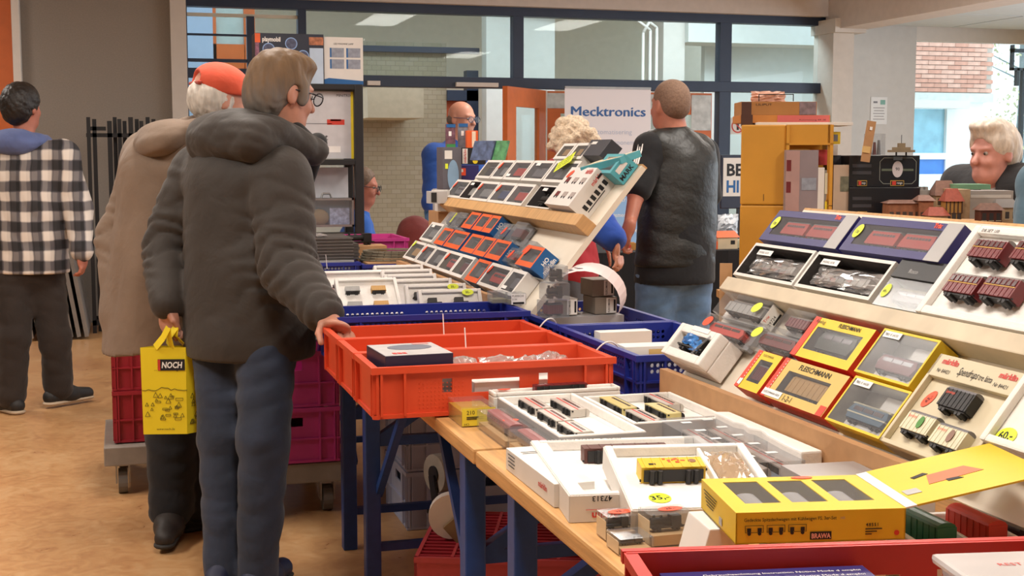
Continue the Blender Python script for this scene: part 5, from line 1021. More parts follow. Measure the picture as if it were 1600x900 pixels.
for k, (x, y) in enumerate(((.075, h*.68), (.2, h*.80), (.265, h*.55))):
    disc(o, .034, Matrix.Translation((x, y, .0006)), mat('bubble_rim', '#8fb0e0', .4), 'picture_ring'); disc(o, .029, Matrix.Translation((x, y, .0014)), mat('bubble_print', '#4a506a', .4, var=.5, scale=50), 'picture')
w, h = SX(570)-SX(509), SZ(57)-SZ(131)
o = MB().box(0, w, 0, h, -.22, 0).build('lamp_box', CARDW, None, face(SX(509), YH+.03, SZ(131)), bevel=.002); tag(o, 'white and blue printed box on the right end of the shelf top', 'box')
MB().prism([(0, 0), (w, 0), (w, .02), (w*.12, h*.13), (0, h*.10)], .0004, .001).build('blue_wedge', BLUEP, o); text(o, 'LED MACHINE LAMP', .014, Matrix.Translation((w*.25, h*.84, .001)), INK, width=w*.5)
for i in range(2):
    for j in range(2): plate(o, w*(.33+.42*i), h*(.67-.24*j), .0006, w*.36, h*.2, mat('photo_grey', '#8f95a2', .5, var=.2, scale=40), 'printed_photo'); plate(o, w*(.17+.42*i), h*(.67-.24*j), .0008, w*.04, h*.2, BLUEP, 'blue_bar')
w, h = SX(556)-SX(440), SZ(142)-SZ(248)
o = MB().box(0, w, 0, h, -.1, 0).build('starter_set_box', mat('pale_grey_box', '#c6c6ca', .45), None, face(SX(440), YH+.06, SZ(248)), bevel=.002); tag(o, 'pale grey starter set box with red locomotive and yellow edge', 'box')
MB().box(w-.018, w, 0, h, .0004, .0014).build('yellow_edge', YEL, o); text(o, 'MINITRIX', .022, Matrix.Translation((w-.1, h-.03, .001)), INK, width=.085); plate(o, w*.75, h*.545, .0006, .1, .03, RED, 'printed_locomotive'); plate(o, w*.75, h*.575, .0006, .06, .01, RED, 'printed_locomotive'); plate(o, w*.45, h*.52, .0006, w*.5, .004, GREYM, 'printed_line')
plate(o, w*.68, h*.14, .0006, .11, .035, WTXT, 'white_panel'); text(o, 'Start', .05, Matrix.Translation((w*.42, h*.28, .001)), INK, width=.09)
w, h = SX(552)-SX(440), SZ(262)-SZ(352)
o = MB().box(0, w, 0, h, -.02, 0).build('backing_box', mat('pale_panel_white', '#c9cad0', .5), None, face(SX(440), YH+.2, SZ(352)), bevel=.001); tag(o, 'plain pale box standing at the back of the lower shelf', 'box')
w, h = SX(553)-SX(470), SZ(310)-SZ(355)
o = MB().box(0, w, 0, h, -.1, 0).build('tool_case', clear('case_clear', '#eef0f2', .12, .08), None, face(SX(470), YH+.03, max(.902, SZ(355)))); tag(o, 'clear tool case with metal edges on the lower shelf', 'case')
mb = MB()
for a in ((0, .012, 0, h), (w-.012, w, 0, h), (0, w, 0, .012), (0, w, h-.012, h)): mb.box(*a, -.101, .002)
mb.build('metal_edge', STEEL, o); MB().tube([(w*.4, h, -.05), (w*.43, h+.025, -.05), (w*.57, h+.025, -.05), (w*.6, h, -.05)], .006).build('handle', STEEL, o)
MB().box(.01, w-.01, .01, h-.01, -.098, -.09).build('blue_backing', mat('case_blue', '#8fa3b8', .6), o); plate(o, w*.75, h*.35, -.05, w*.38, h*.6, mat('leaflet_print', '#9aa4c4', .5, var=.5, scale=40), 'leaflet'); MB().sphere((w*.35, h*.32, -.05), .05, sc=(1.2, 1, .7)).build('brown_bag', mat('tan_bag', '#8a7458', .7), o, smooth=True); disc(o, .022, Matrix.Translation((.04, h*.82, .003)), CORAL)

# ---------------------------------------------------------------- rack of folded tables at the left wall
rk = empty('table_rack', (0, 10.7, 0)); tag(rk, 'black steel rack of folded trestle legs against the grey wall', 'rack')
def RX(u, y): return float(at_y(u, 350, y)[0])
for i, (u, y, wd) in enumerate(((140, 10.5, .028), (149, 10.6, .03), (172, 10.6, .035), (181, 10.75, .03), (188, 10.6, .03), (196, 10.75, .03), (205, 10.6, .035), (215, 10.75, .03), (222, 10.6, .03), (232, 10.7, .03), (241, 10.75, .03))):
    x = RX(u, y); MB().box(x, x+wd, y, y+wd, .0, float(at_y(u, 183+3*(i % 3), y)[2])).build('upright', BLACK, rk, Matrix.Translation((0, -10.7, 0)))
MB().box(RX(140, 10.55), RX(250, 10.55), 10.5, 10.53, .06, .10).box(RX(140, 10.55), RX(170, 10.55), 10.6, 10.62, 1.55, 1.58).box(RX(140, 10.8), RX(250, 10.8), 10.78, 10.81, .06, .1).box(RX(140, 10.8), RX(250, 10.8), 10.6, 10.63, 1.5, 1.53).build('crossbar', BLACK, rk, Matrix.Translation((0, -10.7, 0)))
for i in range(8):
    x = -.68+.055*i; o = MB().box(0, .025, 0, .9, 0, .72).build('folded_table', mat('folded_grey', '#84807e', .5, var=.1), None, MX(x, 10.15, .02, 0, 0, -9)); tag(o, f'folded grey table panel, {ORD[i]} from left beside the black rack', 'table panel', 'folded grey table panels'); MB().box(-.002, .027, -.003, 0, 0, .72).build('metal_edge', STEEL, o)

# ---------------------------------------------------------------- seller's side at right: crate, boxes, houses
def P(u, v, D): return Vector(at_d(u, v, D))
DB = 5.0
RTv = Vector(RT); FWh = Vector((math.sin(YAW), math.cos(YAW), 0))
def facing(u, v, D, rz=0):
    """frame standing at the sight line's point: x right, y up, z towards the hall's front"""
    p = P(u, v, D); a = math.radians(rz); x = (RTv*math.cos(a)+FWh*math.sin(a)); z = Vector((0, 0, 1)); n = x.cross(z); return frame(p, x, z, n)
S5 = F/DB
bt = empty('back_table', tuple(P(1300, 480, DB)*0)); tag(bt, 'raised table behind the right stand carrying houses and boxes', 'table')
zt5 = float(P(1300, 345, DB).z); ZB = .80
Mf = facing(1150, 345, DB, 0); Mf[2][3] = 0
MB().box(0, 1.02, ZB-.03, ZB, -.45, .30).build('tabletop', WOOD, bt, Mf)
for x in (.05, .97):
    for z_ in (-.02, -.4): MB().box(x-.02, x+.02, 0, ZB-.03, z_-.02, z_+.02).build('leg', LEGB, bt, Mf)
ZT = zt5
bk_ = MB().box(.17, .37, ZB+.001, float(P(1280, 331, 4.86).z), .115, .28).build('riser_box', CARDB, None, Mf); tag(bk_, 'small brown carton riser under the books by the yellow crate', 'box')
tier = MB().box(.425, 1.02, ZB+.001, zt5, -.40, .28).build('riser_box', CARDB, None, Mf); tag(tier, 'brown carton riser under the black boxes and model houses', 'box')
def onback(u, D=DB, rz=0): M = facing(u, 345, D, rz); M[2][3] = ZT+.001; return M
H5 = lambda v: float(P(1300, v, DB).z)-ZT
# yellow crates standing on end: closed bottom seen on the left, mouth towards the front right
for q, (z0, hh) in enumerate(((float(P(1226, 321, 4.9).z)+.002, float(P(1226, 196, 4.9).z-P(1226, 321, 4.9).z)), (ZB+.001, float(P(1226, 321, 4.9).z)-ZB-.001))):
    My = facing(1226, 345, 4.9, -10.5); My[2][3] = z0
    yc = empty('yellow_crate', M=My); tag(yc, ('yellow plastic crate standing on end with boxes in front, upper', 'yellow plastic crate beneath the upright yellow crate')[q], 'crate', 'yellow crates')
    MB().box(-.165, 0, 0, hh, -.36, .0).build('crate_body', YCR, yc, bevel=.006)
    mb = MB().box(0, .165, hh-.07, hh, -.02, 0).box(0, .165, 0, .02, -.3, 0).box(.15, .165, 0, hh, -.02, 0).box(0, .165, hh-.012, hh-.001, -.36, -.02).box(.0, .165, 0, hh-.002, -.36, -.345).box(0, .012, 0, hh-.001, -.05, .008).box(.158, .17, 0, hh-.001, -.02, .008).box(0, .17, hh-.075, hh-.068, -.02, .008)
    mb.build('crate_rim', YCR, yc)
    for i in range(4): MB().box(.012, .085, hh-.095-.013*i, hh-.088-.013*i, -.03, -.02).build('slat', YCR, yc)
    if q == 0: MB().box(-.08, -.078, .015, .04, .0, .001).build('pen_mark', INK, yc)
def fbox(name, label, u0, u1, v0, v1, D, dp, m, cat='box', group=None, bevel=.001, base=None):
    M = facing(u0, v1, D); w = (u1-u0)*D/F; h = (v1-v0)*D/F; o = MB().box(0, w, 0, h, -dp, 0).build(name, m, None, M, bevel=bevel); tag(o, label, cat, group); return o, w, h
o, w, h = fbox('long_box', 'brown long box with clear end on top of the yellow crate', 1158, 1276, 159, 180, 4.95, .16, mat('box_brown', '#a9743c', .5)); plate(o, w*.07, h*.5, .0006, w*.13, h*.95, mat('box_dark_brown', '#4a2c22', .5), 'dark_panel'); plate(o, w*.88, h*.5, .0006, w*.22, h*.95, mat('clear_end_print', '#7a6a70', .4, var=.4, scale=40), 'clear_end'); text(o, 'LILIPUT', .012, Matrix.Translation((w*.19, h*.7, .001)), INK, width=.06)
o, w, h = fbox('long_box', 'orange and pink printed long box under the brown one', 1157, 1297, 180, 192, 4.95, .18, mat('box_orange_print', '#c07a34', .5)); plate(o, w*.07, h*.3, .0006, w*.13, h*1.5, mat('box_dark_brown', '#4a2c22'), 'dark_panel'); plate(o, w*.7, h*.5, .0008, w*.58, h*.95, mat('box_pink_print', '#c9605a', .5), 'pink_panel'); text(o, 'Autoreisezug BR 38', .008, Matrix.Translation((w*.65, h*.3, .0015)), INK, width=w*.3)
o, w, h = fbox('white_board', 'thin white board lying across the top of the yellow crate', 1184, 1333, 191, 196, 4.9, .22, CARDW)
o = crumple('wrapped_parcel', 'pinkish bag tied with string on top of the brown long box', facing(1205, 157, 4.98) @ Matrix.Translation((0, .012, -.06)), .13, .05, .03, 8, 51, mat('pink_bag', '#d6a48e', .6, var=.1), 'bag')
o, w, h = fbox('wire_hanger', 'small dark open frame on the brown long box', 1185, 1240, 147, 158, 5.02, .005, clear('frame_gap', '#ffffff', .02)); 
mb = MB(); 
for a in ((0, w, h-.003, h), (0, .003, 0, h), (w-.003, w, 0, h)): mb.box(*a, 0, .003)
mb.build('wire', DARK, o)
o, w, h = fbox('yellow_box', 'small yellow box with car emblem beside the yellow crate', 1292, 1313, 206, 225, 4.95, .08, FYEL); plate(o, w*.55, h*.5, .0006, w*.5, h*.55, GREYM, 'car_emblem')
o, w, h = fbox('white_box', 'small white box beneath the small yellow box', 1292, 1309, 226, 243, 4.95, .08, CARDW)
o, w, h = fbox('dark_carton', 'dark carton below the small white box', 1292, 1312, 243, 345, 4.98, .08, mat('dark_slate_card', '#34363f'))
CM = mat('glossy_grey_catalogue', '#8f8388', .3, var=.06)
o, w, h = fbox('large_flat_box', 'large glossy grey and pink flat box leaning in the yellow crate', 1226, 1277, 235, 331, 4.86, .03, CM); plate(o, w*.22, h*.5, .0006, w*.42, h*.98, mat('catalogue_pink', '#b08f8a', .3), 'pink_panel'); plate(o, w*.1, h*.75, .0012, w*.14, h*.18, MAROON, 'printed_coach'); plate(o, w*.1, h*.4, .0012, w*.14, h*.18, MAROON, 'printed_coach'); plate(o, w*.72, h*.45, .0012, w*.45, h*.2, mat('photo_grey', '#8f95a2'), 'printed_photo')
o, w, h = fbox('red_box', 'flat red and grey box behind the glossy flat box', 1270, 1300, 234, 258, 4.9, .02, mat('red_flat', '#c9484a', .4))
o, w, h = fbox('book', 'thin white spined book right of the glossy flat box', 1277, 1287, 262, 331, 4.86, .03, CARDW, 'book'); o, w, h = fbox('book', 'grey brown book with cream panel beside the white spined book', 1287, 1302, 266, 331, 4.87, .03, mat('taupe_card', '#8f877c'), 'book'); plate(o, w*.4, h*.68, .0006, w*.7, h*.5, CREAMM, 'cream_panel'); plate(o, w*.4, h*.15, .0006, w*.6, h*.2, YEL, 'yellow_panel')
o, w, h = fbox('model_kit_box', 'beige kit box with a bridge photo beside the black boxes', 1301, 1325, 258, 332, 4.86, .04, mat('beige_card', '#b5a08c', .6)); plate(o, w*.72, h*.6, .0006, w*.55, h*.32, mat('bridge_photo', '#6a6a58', .5, var=.4, scale=40), 'bridge_photo')
for o in (): pass
# black anniversary boxes
for k, (v0, v1) in enumerate(((243, 292), (293, 345))):
    M = facing(1367, v1, 4.85, 0); w = (1436-1367)*4.85/F; h = (v1-v0)*4.85/F; sd = .1
    o = MB().box(-.097, w, 0, h, -.16, 0).build('black_set_box', mat('black_gloss_card', '#15161c', .3), None, M, bevel=.0015); tag(o, ('black gift box with oval 90 emblem, upper of two', 'black gift box, lower of two, behind the model houses')[k], 'box', 'black gift boxes')
    SLV = mat('silver_line', '#8d938c', .4)
    if k == 0:
        mb = MB(); a, b, c, d = w*.1, w*.92, h*.1, h*.92; q = .014; pts = [(a+q, c), (b-q, c), (b, c+q), (b, d-q), (b-q, d), (a+q, d), (a, d-q), (a, c+q)]
        for i in range(8): p1, p2 = pts[i], pts[(i+1) % 8]; mb.bar((*p1, .0008), (*p2, .0008), .0018, .0006)
        mb.build('silver_border', SLV, o); disc(o, h*.26, Matrix.Translation((w*.5, h*.56, .0008)), mat('emblem_white', '#c9c2c4', .4), 'oval_emblem', rx=w*.12); text(o, '90', .016, Matrix.Translation((w*.5, h*.52, .0022)), INK, align='CENTER'); plate(o, w*.5, h*.54, .0006, w*.72, .008, mat('print_olive', '#5c6656', .5), 'printed_train')
        plate(o, w*.5, h*.9, .0016, w*.2, .012, mat('clear_tape_grey', '#6f7f8c', .3), 'tape')
    for x, sx_ in ((w*.5, 1), (-.048, .7)):
        plate(o, x, h*.12 if k == 0 or x > 0 else h*.2, .0012, .05*sx_, .02, mat('gold_line', '#c9a24a'), 'logo_rim'); plate(o, x, h*.12 if k == 0 or x > 0 else h*.2, .002, .046*sx_, .016, BLACK, 'logo_panel'); plate(o, x-.012*sx_, h*.12 if k == 0 or x > 0 else h*.2, .0028, .014*sx_, .014, RED, 'logo_square'); text(o, 'rango', .012, Matrix.Translation((x-.002, h*.12-.003 if k == 0 or x > 0 else h*.2-.003, .003)), WTXT, width=.02*sx_)
    for q in range(2): plate(o, -.05, h*(.45+.22*q), .0008, .07, .012, mat('print_dim', '#3a3a40', .4), 'dim_picture')
o, w, h = fbox('cardboard_strip', 'tall cardboard strip with price labels leaning on the black boxes', 1345, 1359, 188, 252, 4.78, .006, CARDB, 'cardboard'); o.matrix_local = facing(1345, 252, 4.78) @ Matrix.Rotation(-.14, 4, 'Z'); plate(o, w*.35, h*.3, .004, w*.9, h*.16, mat('label_tan', '#d8b474', .5)); plate(o, w*.5, h*.82, .004, w*.3, h*.08, WTXT)
o, w, h = fbox('clear_figure_box', 'clear box with figures on top of the black boxes', 1356, 1383, 209, 242, 4.9, .06, CLEARP); 
for i in range(3): MB().cyl((w*(.25+.25*i), 0, -.03), (w*(.25+.25*i), h*(.5+.1*i), -.03), .008, .005, 8).build('figure', MAROON if i % 2 else GREYM, o)
# ship-like model on top of the black boxes
M = facing(1408, 243, 4.8); o = MB().box(-.045, .045, .012, .02, -.02, .02).box(-.03, .03, .02, .03, -.015, .015).box(-.012, .012, .03, .045, -.01, .01).build('model_crane', mat('model_stone', '#8a7a60', .7, var=.2), None, M); tag(o, 'small grey brown model on legs atop the upper black gift box', 'model')
MB().cyl((.0, .045, 0), (.0, .075, 0), .0012, n=6).build('mast', UNDER, o); MB().box(-.02, -.016, 0, .012, -.004, .004).box(.016, .02, 0, .012, -.004, .004).build('model_leg', UNDER, o)
# model houses
def house(label, u, D, w, h, d, wall, roof, rh, tower=0, timber=False, wins=3, seed=0, rz=0, name='model_house'):
    M = onback(u, D, rz); r = MB().box(0, w, 0, h, -d, 0).build(name, wall, None, M); tag(r, label, 'model house', 'model houses behind the right stand')
    mb = MB(); mb.add([(-.008, h, .008), (w+.008, h, .008), (w+.008, h, -d-.008), (-.008, h, -d-.008), (w*.12, h+rh, -d/2), (w*.88, h+rh, -d/2)], [(0, 1, 5, 4), (1, 2, 5), (2, 3, 4, 5), (3, 0, 4), (3, 2, 1, 0)]); mb.build('roof', roof, r)
    wm = mat('house_window', '#4a3f38', .3); lt = mat('house_trim', '#d2c0a0', .6)
    for i in range(wins):
        for j in range(max(1, int(h/.05))):
            x = w*(i+.5)/wins; y = .02+.045*j
            if y+.025 < h: MB().box(x-.007, x+.007, y, y+.025, 0, .0012).build('window', wm, r); MB().box(x-.009, x+.009, y-.003, y, 0, .003).build('sill', lt, r)
    if timber:
        mb = MB()
        for i in range(5): mb.box(w*i/4-.002, w*i/4+.002, h*.5, h, 0, .0016)
        mb.box(0, w, h*.48, h*.51, 0, .0018).build('timbering', mat('timber', '#4a2f20', .7), r)
    if tower: MB().box(w*.7, w*.95, h, h+tower, -d*.4, .004).build('gable', roof, r)
    return r
BRK = mat('house_brick', '#8f5a3c', .7, var=.2, scale=60); BEI = mat('house_beige', '#b59a78', .7, var=.1, scale=60); RTILE = mat('house_roof_red', '#9a4a38', .7, var=.15, scale=80); RBRN = mat('house_roof_brown', '#7d5a4c', .7, var=.15, scale=80); OCH = mat('house_ochre', '#b07e3a', .7)
house('brick arcade model building right of the black boxes', 1388, 4.72, .115, .075, .08, BRK, RBRN, .012, wins=5)
house('brick model house with small gable next to the arcade building', 1436, 4.70, .05, .085, .07, BRK, RBRN, .02, wins=2)
house('low model house with red roof in the middle of the houses', 1452, 4.62, .065, .035, .06, BEI, RTILE, .03, wins=3)
house('tall beige model house with brown roof', 1462, 4.82, .075, .10, .08, BEI, RBRN, .055, wins=3)
house('ochre half-timbered model house with red gable', 1478, 4.64, .055, .085, .06, OCH, RTILE, .045, timber=True, wins=3)
house('brown model house at the right with white window', 1532, 4.6, .075, .055, .06, mat('house_dark_brick', '#6a3a2c', .7), RBRN, .025, wins=3)
house('cream model house corner behind the lime sticker', 1556, 4.72, .08, .06, .06, BEI, mat('house_roof_grey', '#7a7470', .7), .03, wins=3)
o, w, h = fbox('glass_case_box', 'pale wooden open case among the model houses', 1497, 1515, 296, 342, 4.66, .2, BEI); o, w, h = fbox('grey_case', 'long grey model hall behind the houses', 1512, 1582, 298, 342, 4.95, .1, mat('grey_hall', '#8f8a86', .6)); plate(o, w*.5, h*.8, .0006, w*.9, .012, mat('hall_light', '#b3b0ac', .5), 'pale_band')
o, w, h = fbox('green_base', 'flat green model base on top of the pale case', 1496, 1548, 288, 296, 4.75, .12, mat('grass_green', '#6f9a7a', .8)); o, w, h = fbox('grey_viaduct', 'pale grey model viaduct behind the brick houses', 1398, 1452, 297, 342, 4.88, .04, mat('viaduct_grey', '#a09c96', .7)); 
for i in range(7): MB().box(w*i/7+.002, w*i/7+.012, h, h+.012, -.035, -.005).build('battlement', mat('viaduct_grey', '#a09c96'), o)

# ---------------------------------------------------------------- black clothed tables behind
mb = MB(); a = at_z(820, 428, .75); b = at_z(1200, 428, .75); Yt = 7.75
ct = empty('cloth_table', (3.85, 8.0, 0)); tag(ct, 'table under a black cloth behind the leather vest wearer', 'table')
MB().box(-1.32, 1.2, -.35, .45, .70, .75).build('tabletop', WOOD, ct); 
vs = []; n = 60; mb = MB()
for i in range(n):
    x0, x1 = -1.34+2.56*i/n, -1.34+2.56*(i+1)/n; f0, f1 = .012*math.sin(i*1.3), .012*math.sin((i+1)*1.3)
    mb.quad((x0, -.365, .756), (x1, -.365, .756), (x1, -.375+f1, .02), (x0, -.375+f0, .02)); mb.quad((x0, .46, .756), (x1, .46, .756), (x1, -.365, .756), (x0, -.365, .756))
mb.build('table_cloth', mat('black_cloth', '#111217', .9, var=.15), ct, smooth=True)
for x in (-1.2, 1.1):
    for y in (-.25, .35): MB().box(x-.02, x+.02, y-.02, y+.02, 0, .70).build('leg', DARK, ct)
def tbl(u, z=.757, Y=7.85): return float(at_y(u, 400, Y)[0])
random.seed(11)
ctr = [(tbl(u), 7.75+random.uniform(-.05, .12), c) for u, c in ((968, RED), (978, OCH), (1100, mat('house_trim', '#d2c0a0')), (1108, GREYM), (1135, mat('grass_green', '#6f9a7a')), (1144, CREAMM), (1150, GREYM))]
for k, (x, y, c) in enumerate(ctr):
    o = MB().box(0, .05, 0, .04, 0, .035+.01*(k % 3)).box(.01, .04, .01, .03, .03, .05).build('small_model', c, None, Matrix.Translation((x, y, .757))); tag(o, ('tiny red model on the black cloth left of the vest wearer', 'tiny ochre model on the black cloth left of the vest wearer', 'tiny cream model right of the jeans on the black cloth', 'tiny grey model right of the jeans on the black cloth', 'tiny green model at right on the black cloth', 'tiny pale model at the right end of the black cloth', 'tiny grey model beside the yellow crate on the black cloth')[k], 'model', 'small models on the black cloth')
hx = tbl(1108); r = MB().box(0, .14, 0, .1, 0, .075).build('model_house', mat('house_trim', '#d2c0a0'), None, Matrix.Translation((hx, 7.72, .757))); tag(r, 'cream model house with orange roof on the black cloth', 'model house')
MB().add([(-.01, -.01, .075), (.15, -.01, .075), (.15, .11, .075), (-.01, .11, .075), (.0, .05, .115), (.14, .05, .115)], [(0, 1, 5, 4), (1, 2, 5), (2, 3, 4, 5), (3, 0, 4)]).build('roof', ORB, r); MB().box(.09, .12, -.002, 0, .03, .055).build('window', UNDER, r); MB().box(-.05, 0, 0, .08, 0, .05).build('annex', ORB, r)
o = crumple('wrapped_bag', 'white printed plastic bag on the table beside the yellow crate', facing(1137, 352, 9.8) @ Matrix.Translation((0, 0, 0)), .15, .16, .06, 8, 61, mat('bag_white_print', '#cdd3da', .5, var=.15, scale=20), 'bag')
ot = MB().box(-.3, .4, -.2, .3, 0, float(P(1137, 372, 9.8).z)).build('draped_box', mat('dark_cloth', '#2b3440', .9), None, Matrix.Translation(tuple(P(1137, 372, 9.8)*1.0)[:2]+(0,))); tag(ot, 'dark draped stand carrying the white bag', 'stand')
mb = MB()
cbx = np.array(at_y(648, 340, 7.0))
bp = crumple('carrier_bag', 'blue patterned carrier bag standing behind the middle stand', facing(684, 352, 8.0), .16, .17, .05, 8, 71, mat('blue_bag', '#35587c', .5, var=.5, scale=15), 'bag')
bs = MB().box(-.09, .09, -.09, .09, 0, float(P(684, 372, 8.0).z)).build('stool', DARK, None, Matrix.Translation((P(684, 372, 8.0).x, P(684, 372, 8.0).y, 0))); tag(bs, 'dark box seat under the blue carrier bag', 'stool')

# ---------------------------------------------------------------- yellow carrier bag in the man's hand
DBG = 4.16
tl = P(219, 543, DBG); brx = P(289, 545, DBG); w = (brx-tl).length; h = 138*DBG/F
xd = (RTv*math.cos(.05)+FWh*math.sin(.05)); sd = (RTv*.62+FWh*.78); sd.normalize()
def BP(a, s, t):  # a across front, s along the gusset, t down
    return tl+xd*a*w*(1-.03*t)+xd*(.02*t*w)+sd*s*(.05+.07*t)+Vector((0, 0, -1))*t*h
mb = MB(); N_ = 8
for j in range(N_):
    t0, t1 = j/N_, (j+1)/N_
    for (a0, s0), (a1, s1) in (((0, 0), (1, 0)), ((1, 0), (1, 1)), ((1, 1), (0, 1)), ((0, 1), (0, 0))):
        mb.quad(BP(a0, s0, t0), BP(a1, s1, t0), BP(a1, s1, t1), BP(a0, s0, t1))
mb.quad(BP(0, 0, 1), BP(1, 0, 1), BP(1, 1, 1), BP(0, 1, 1))
YB_ = mat('bag_yellow', '#e8d01e', .6, var=.03)
bg_ = empty('paper_bag', tuple(BP(.5, .5, 1))); tag(bg_, 'yellow paper carrier bag with black logo held by the parka wearer', 'bag'); Mi = Matrix.Translation(-BP(.5, .5, 1))
mb.build('bag_body', YB_, bg_, Mi)
hp_ = P(263, 512, 4.14)
for s in (0, 1):
    mb = MB(); pts = [BP(.33, s, 0), BP(.36, s, 0)*.45+hp_*.55+Vector((0, 0, -.004)), hp_+sd*(s*.03), BP(.66, s, 0)*.45+hp_*.55, BP(.7, s, 0)]
    for a, b in zip(pts[:-1], pts[1:]): mb.bar(a, b, .024, .0015, up=sd)
    mb.build('handle', YB_, bg_, Mi)
nrm = xd.cross(Vector((0, 0, 1))).normalized()
Bf = Mi @ frame(BP(0, 0, 1)+nrm*.0015, xd, Vector((0, 0, 1)), nrm)
pl = plate(bg_, w*.66, h*.80, .001, w*.60, .036, INK, 'logo_panel', Bf); text(pl, 'NOCH', .027, Matrix.Translation((-w*.22, -.0095, .001)), WTXT, width=w*.46, bold=.03, shear=.15); plate(pl, -w*.27, 0, .001, .008, .034, RED, 'red_bar')
text(bg_, '... wie im Original', .015, Bf @ Matrix.Translation((w*.28, h*.735, .001)), INK, width=w*.64); text(bg_, 'www.noch.de', .010, Bf @ Matrix.Translation((w*.30, h*.05, .001)), INK, width=w*.4)
random.seed(4); mb = MB(); px = [(w*i/14, h*(.52+random.uniform(-.02, .025))) for i in range(15)]
for a, b in zip(px[:-1], px[1:]): mb.bar((*a, .001), (*b, .001), .002, .0004)
for i in range(26):
    x, y = random.uniform(.06, .88)*w, random.uniform(.14, .44)*h; s = random.uniform(.004, .009)
    q = [(x-s, y), (x+s, y), (x, y+2*s)] if i % 3 else [(x-s*1.4, y), (x+s*1.4, y), (x+s*1.4, y+s), (x-s*1.4, y+s)]
    for a, b in zip(q, q[1:]+q[:1]): mb.bar((*a, .001), (*b, .001), .0014, .0004)
mb.build('line_drawing', mat('olive_ink', '#5c541c', .6), bg_, Bf)
Bs = Mi @ frame(BP(1, 0, 1)+sd.cross(Vector((0, 0, 1))).normalized()*.0015, sd, Vector((0, 0, 1)), sd.cross(Vector((0, 0, 1))).normalized())
mb = MB(); dd = .11
for i in range(12):
    x, y = random.uniform(.15, .6)*dd, random.uniform(.1, .42)*h; s = .007; q = [(x-s, y), (x+s, y), (x, y+2*s)]
    for a, b in zip(q, q[1:]+q[:1]): mb.bar((*a, .002), (*b, .002), .0014, .0004)
mb.build('line_drawing', mat('olive_ink', '#5c541c'), bg_, Bs)
# ---------------------------------------------------------------- people: smooth implicit surfaces, one continuous mesh per body / garment
def nz(v): v = np.asarray(v, float); return v/np.linalg.norm(v)
class Sdf:
    def __init__(s): s.p = []; s.cuts = []; s.fold = None
    def cap(s, a, b, ra, rb=None, k=.03, R=None, sc=(1, 1, 1)): s.p.append(('c', np.array(a, float), np.array(b, float), ra, ra if rb is None else rb, k, R, np.array(sc, float), 1)); return s
    def ell(s, c, r, R=None, k=.03, sign=1): s.p.append(('e', np.array(c, float), np.array(r, float), 0, 0, k, R, None, sign)); return s
    def cut(s, p, n): s.cuts.append((np.array(p, float), nz(n))); return s
    def mesh(s, vox):
        lo, hi = np.full(3, 1e9), np.full(3, -1e9)
        bb = []
        for q in s.p:
            if q[0] == 'c': m = max(q[3], q[4])*max(1, q[7].max()); a, b = np.minimum(q[1], q[2])-m, np.maximum(q[1], q[2])+m
            else: m = q[2].max(); a, b = q[1]-m, q[1]+m
            bb.append((a, b))
            if q[8] > 0: lo, hi = np.minimum(lo, a), np.maximum(hi, b)
        lo -= 2.5*vox; hi += 2.5*vox; n = np.ceil((hi-lo)/vox).astype(int)+1
        ax = [lo[i]+vox*np.arange(n[i]) for i in range(3)]; D = np.full(n, .5, np.float32)
        for q, (a, b) in zip(s.p, bb):
            k = q[5]; mg = k+2*vox; i0 = np.maximum(((a-mg-lo)/vox).astype(int), 0); i1 = np.minimum(((b+mg-lo)/vox).astype(int)+2, n)
            if (i1 <= i0).any(): continue
            sl = tuple(slice(i0[i], i1[i]) for i in range(3)); Pt = np.stack(np.meshgrid(*[ax[i][sl[i]] for i in range(3)], indexing='ij'), -1)
            if q[0] == 'c':
                A, B = q[1], q[2]; X_ = Pt-A; ba = B-A; sc = q[7]
                if q[6] is not None: X_ = (X_ @ q[6])/sc; ba = (ba @ q[6])/sc
                h = np.clip((X_ @ ba)/(ba @ ba+1e-12), 0, 1); d = (np.linalg.norm(X_-h[..., None]*ba, axis=-1)-(q[3]+(q[4]-q[3])*h))*sc.min()
            else:
                X_ = Pt-q[1]
                if q[6] is not None: X_ = X_ @ q[6]
                y = X_/q[2]; k0 = np.linalg.norm(y, axis=-1); k1 = np.linalg.norm(y/q[2], axis=-1)+1e-9; d = k0*(k0-1)/k1
            c = D[sl]
            if q[8] > 0: hh = np.maximum(k-np.abs(c-d), 0)/max(k, 1e-6); D[sl] = np.minimum(c, d)-hh*hh*k/4
            else: hh = np.maximum(k-np.abs(c+d), 0)/max(k, 1e-6); D[sl] = np.maximum(c, -d)+hh*hh*k/4
        if s.fold or s.cuts:
            G = np.stack(np.meshgrid(*ax, indexing='ij'), -1)
            if s.fold: D += s.fold(G).astype(np.float32)
            for p, nn in s.cuts: D = np.maximum(D, (G-p) @ nn)
        return snets(D, lo, vox)
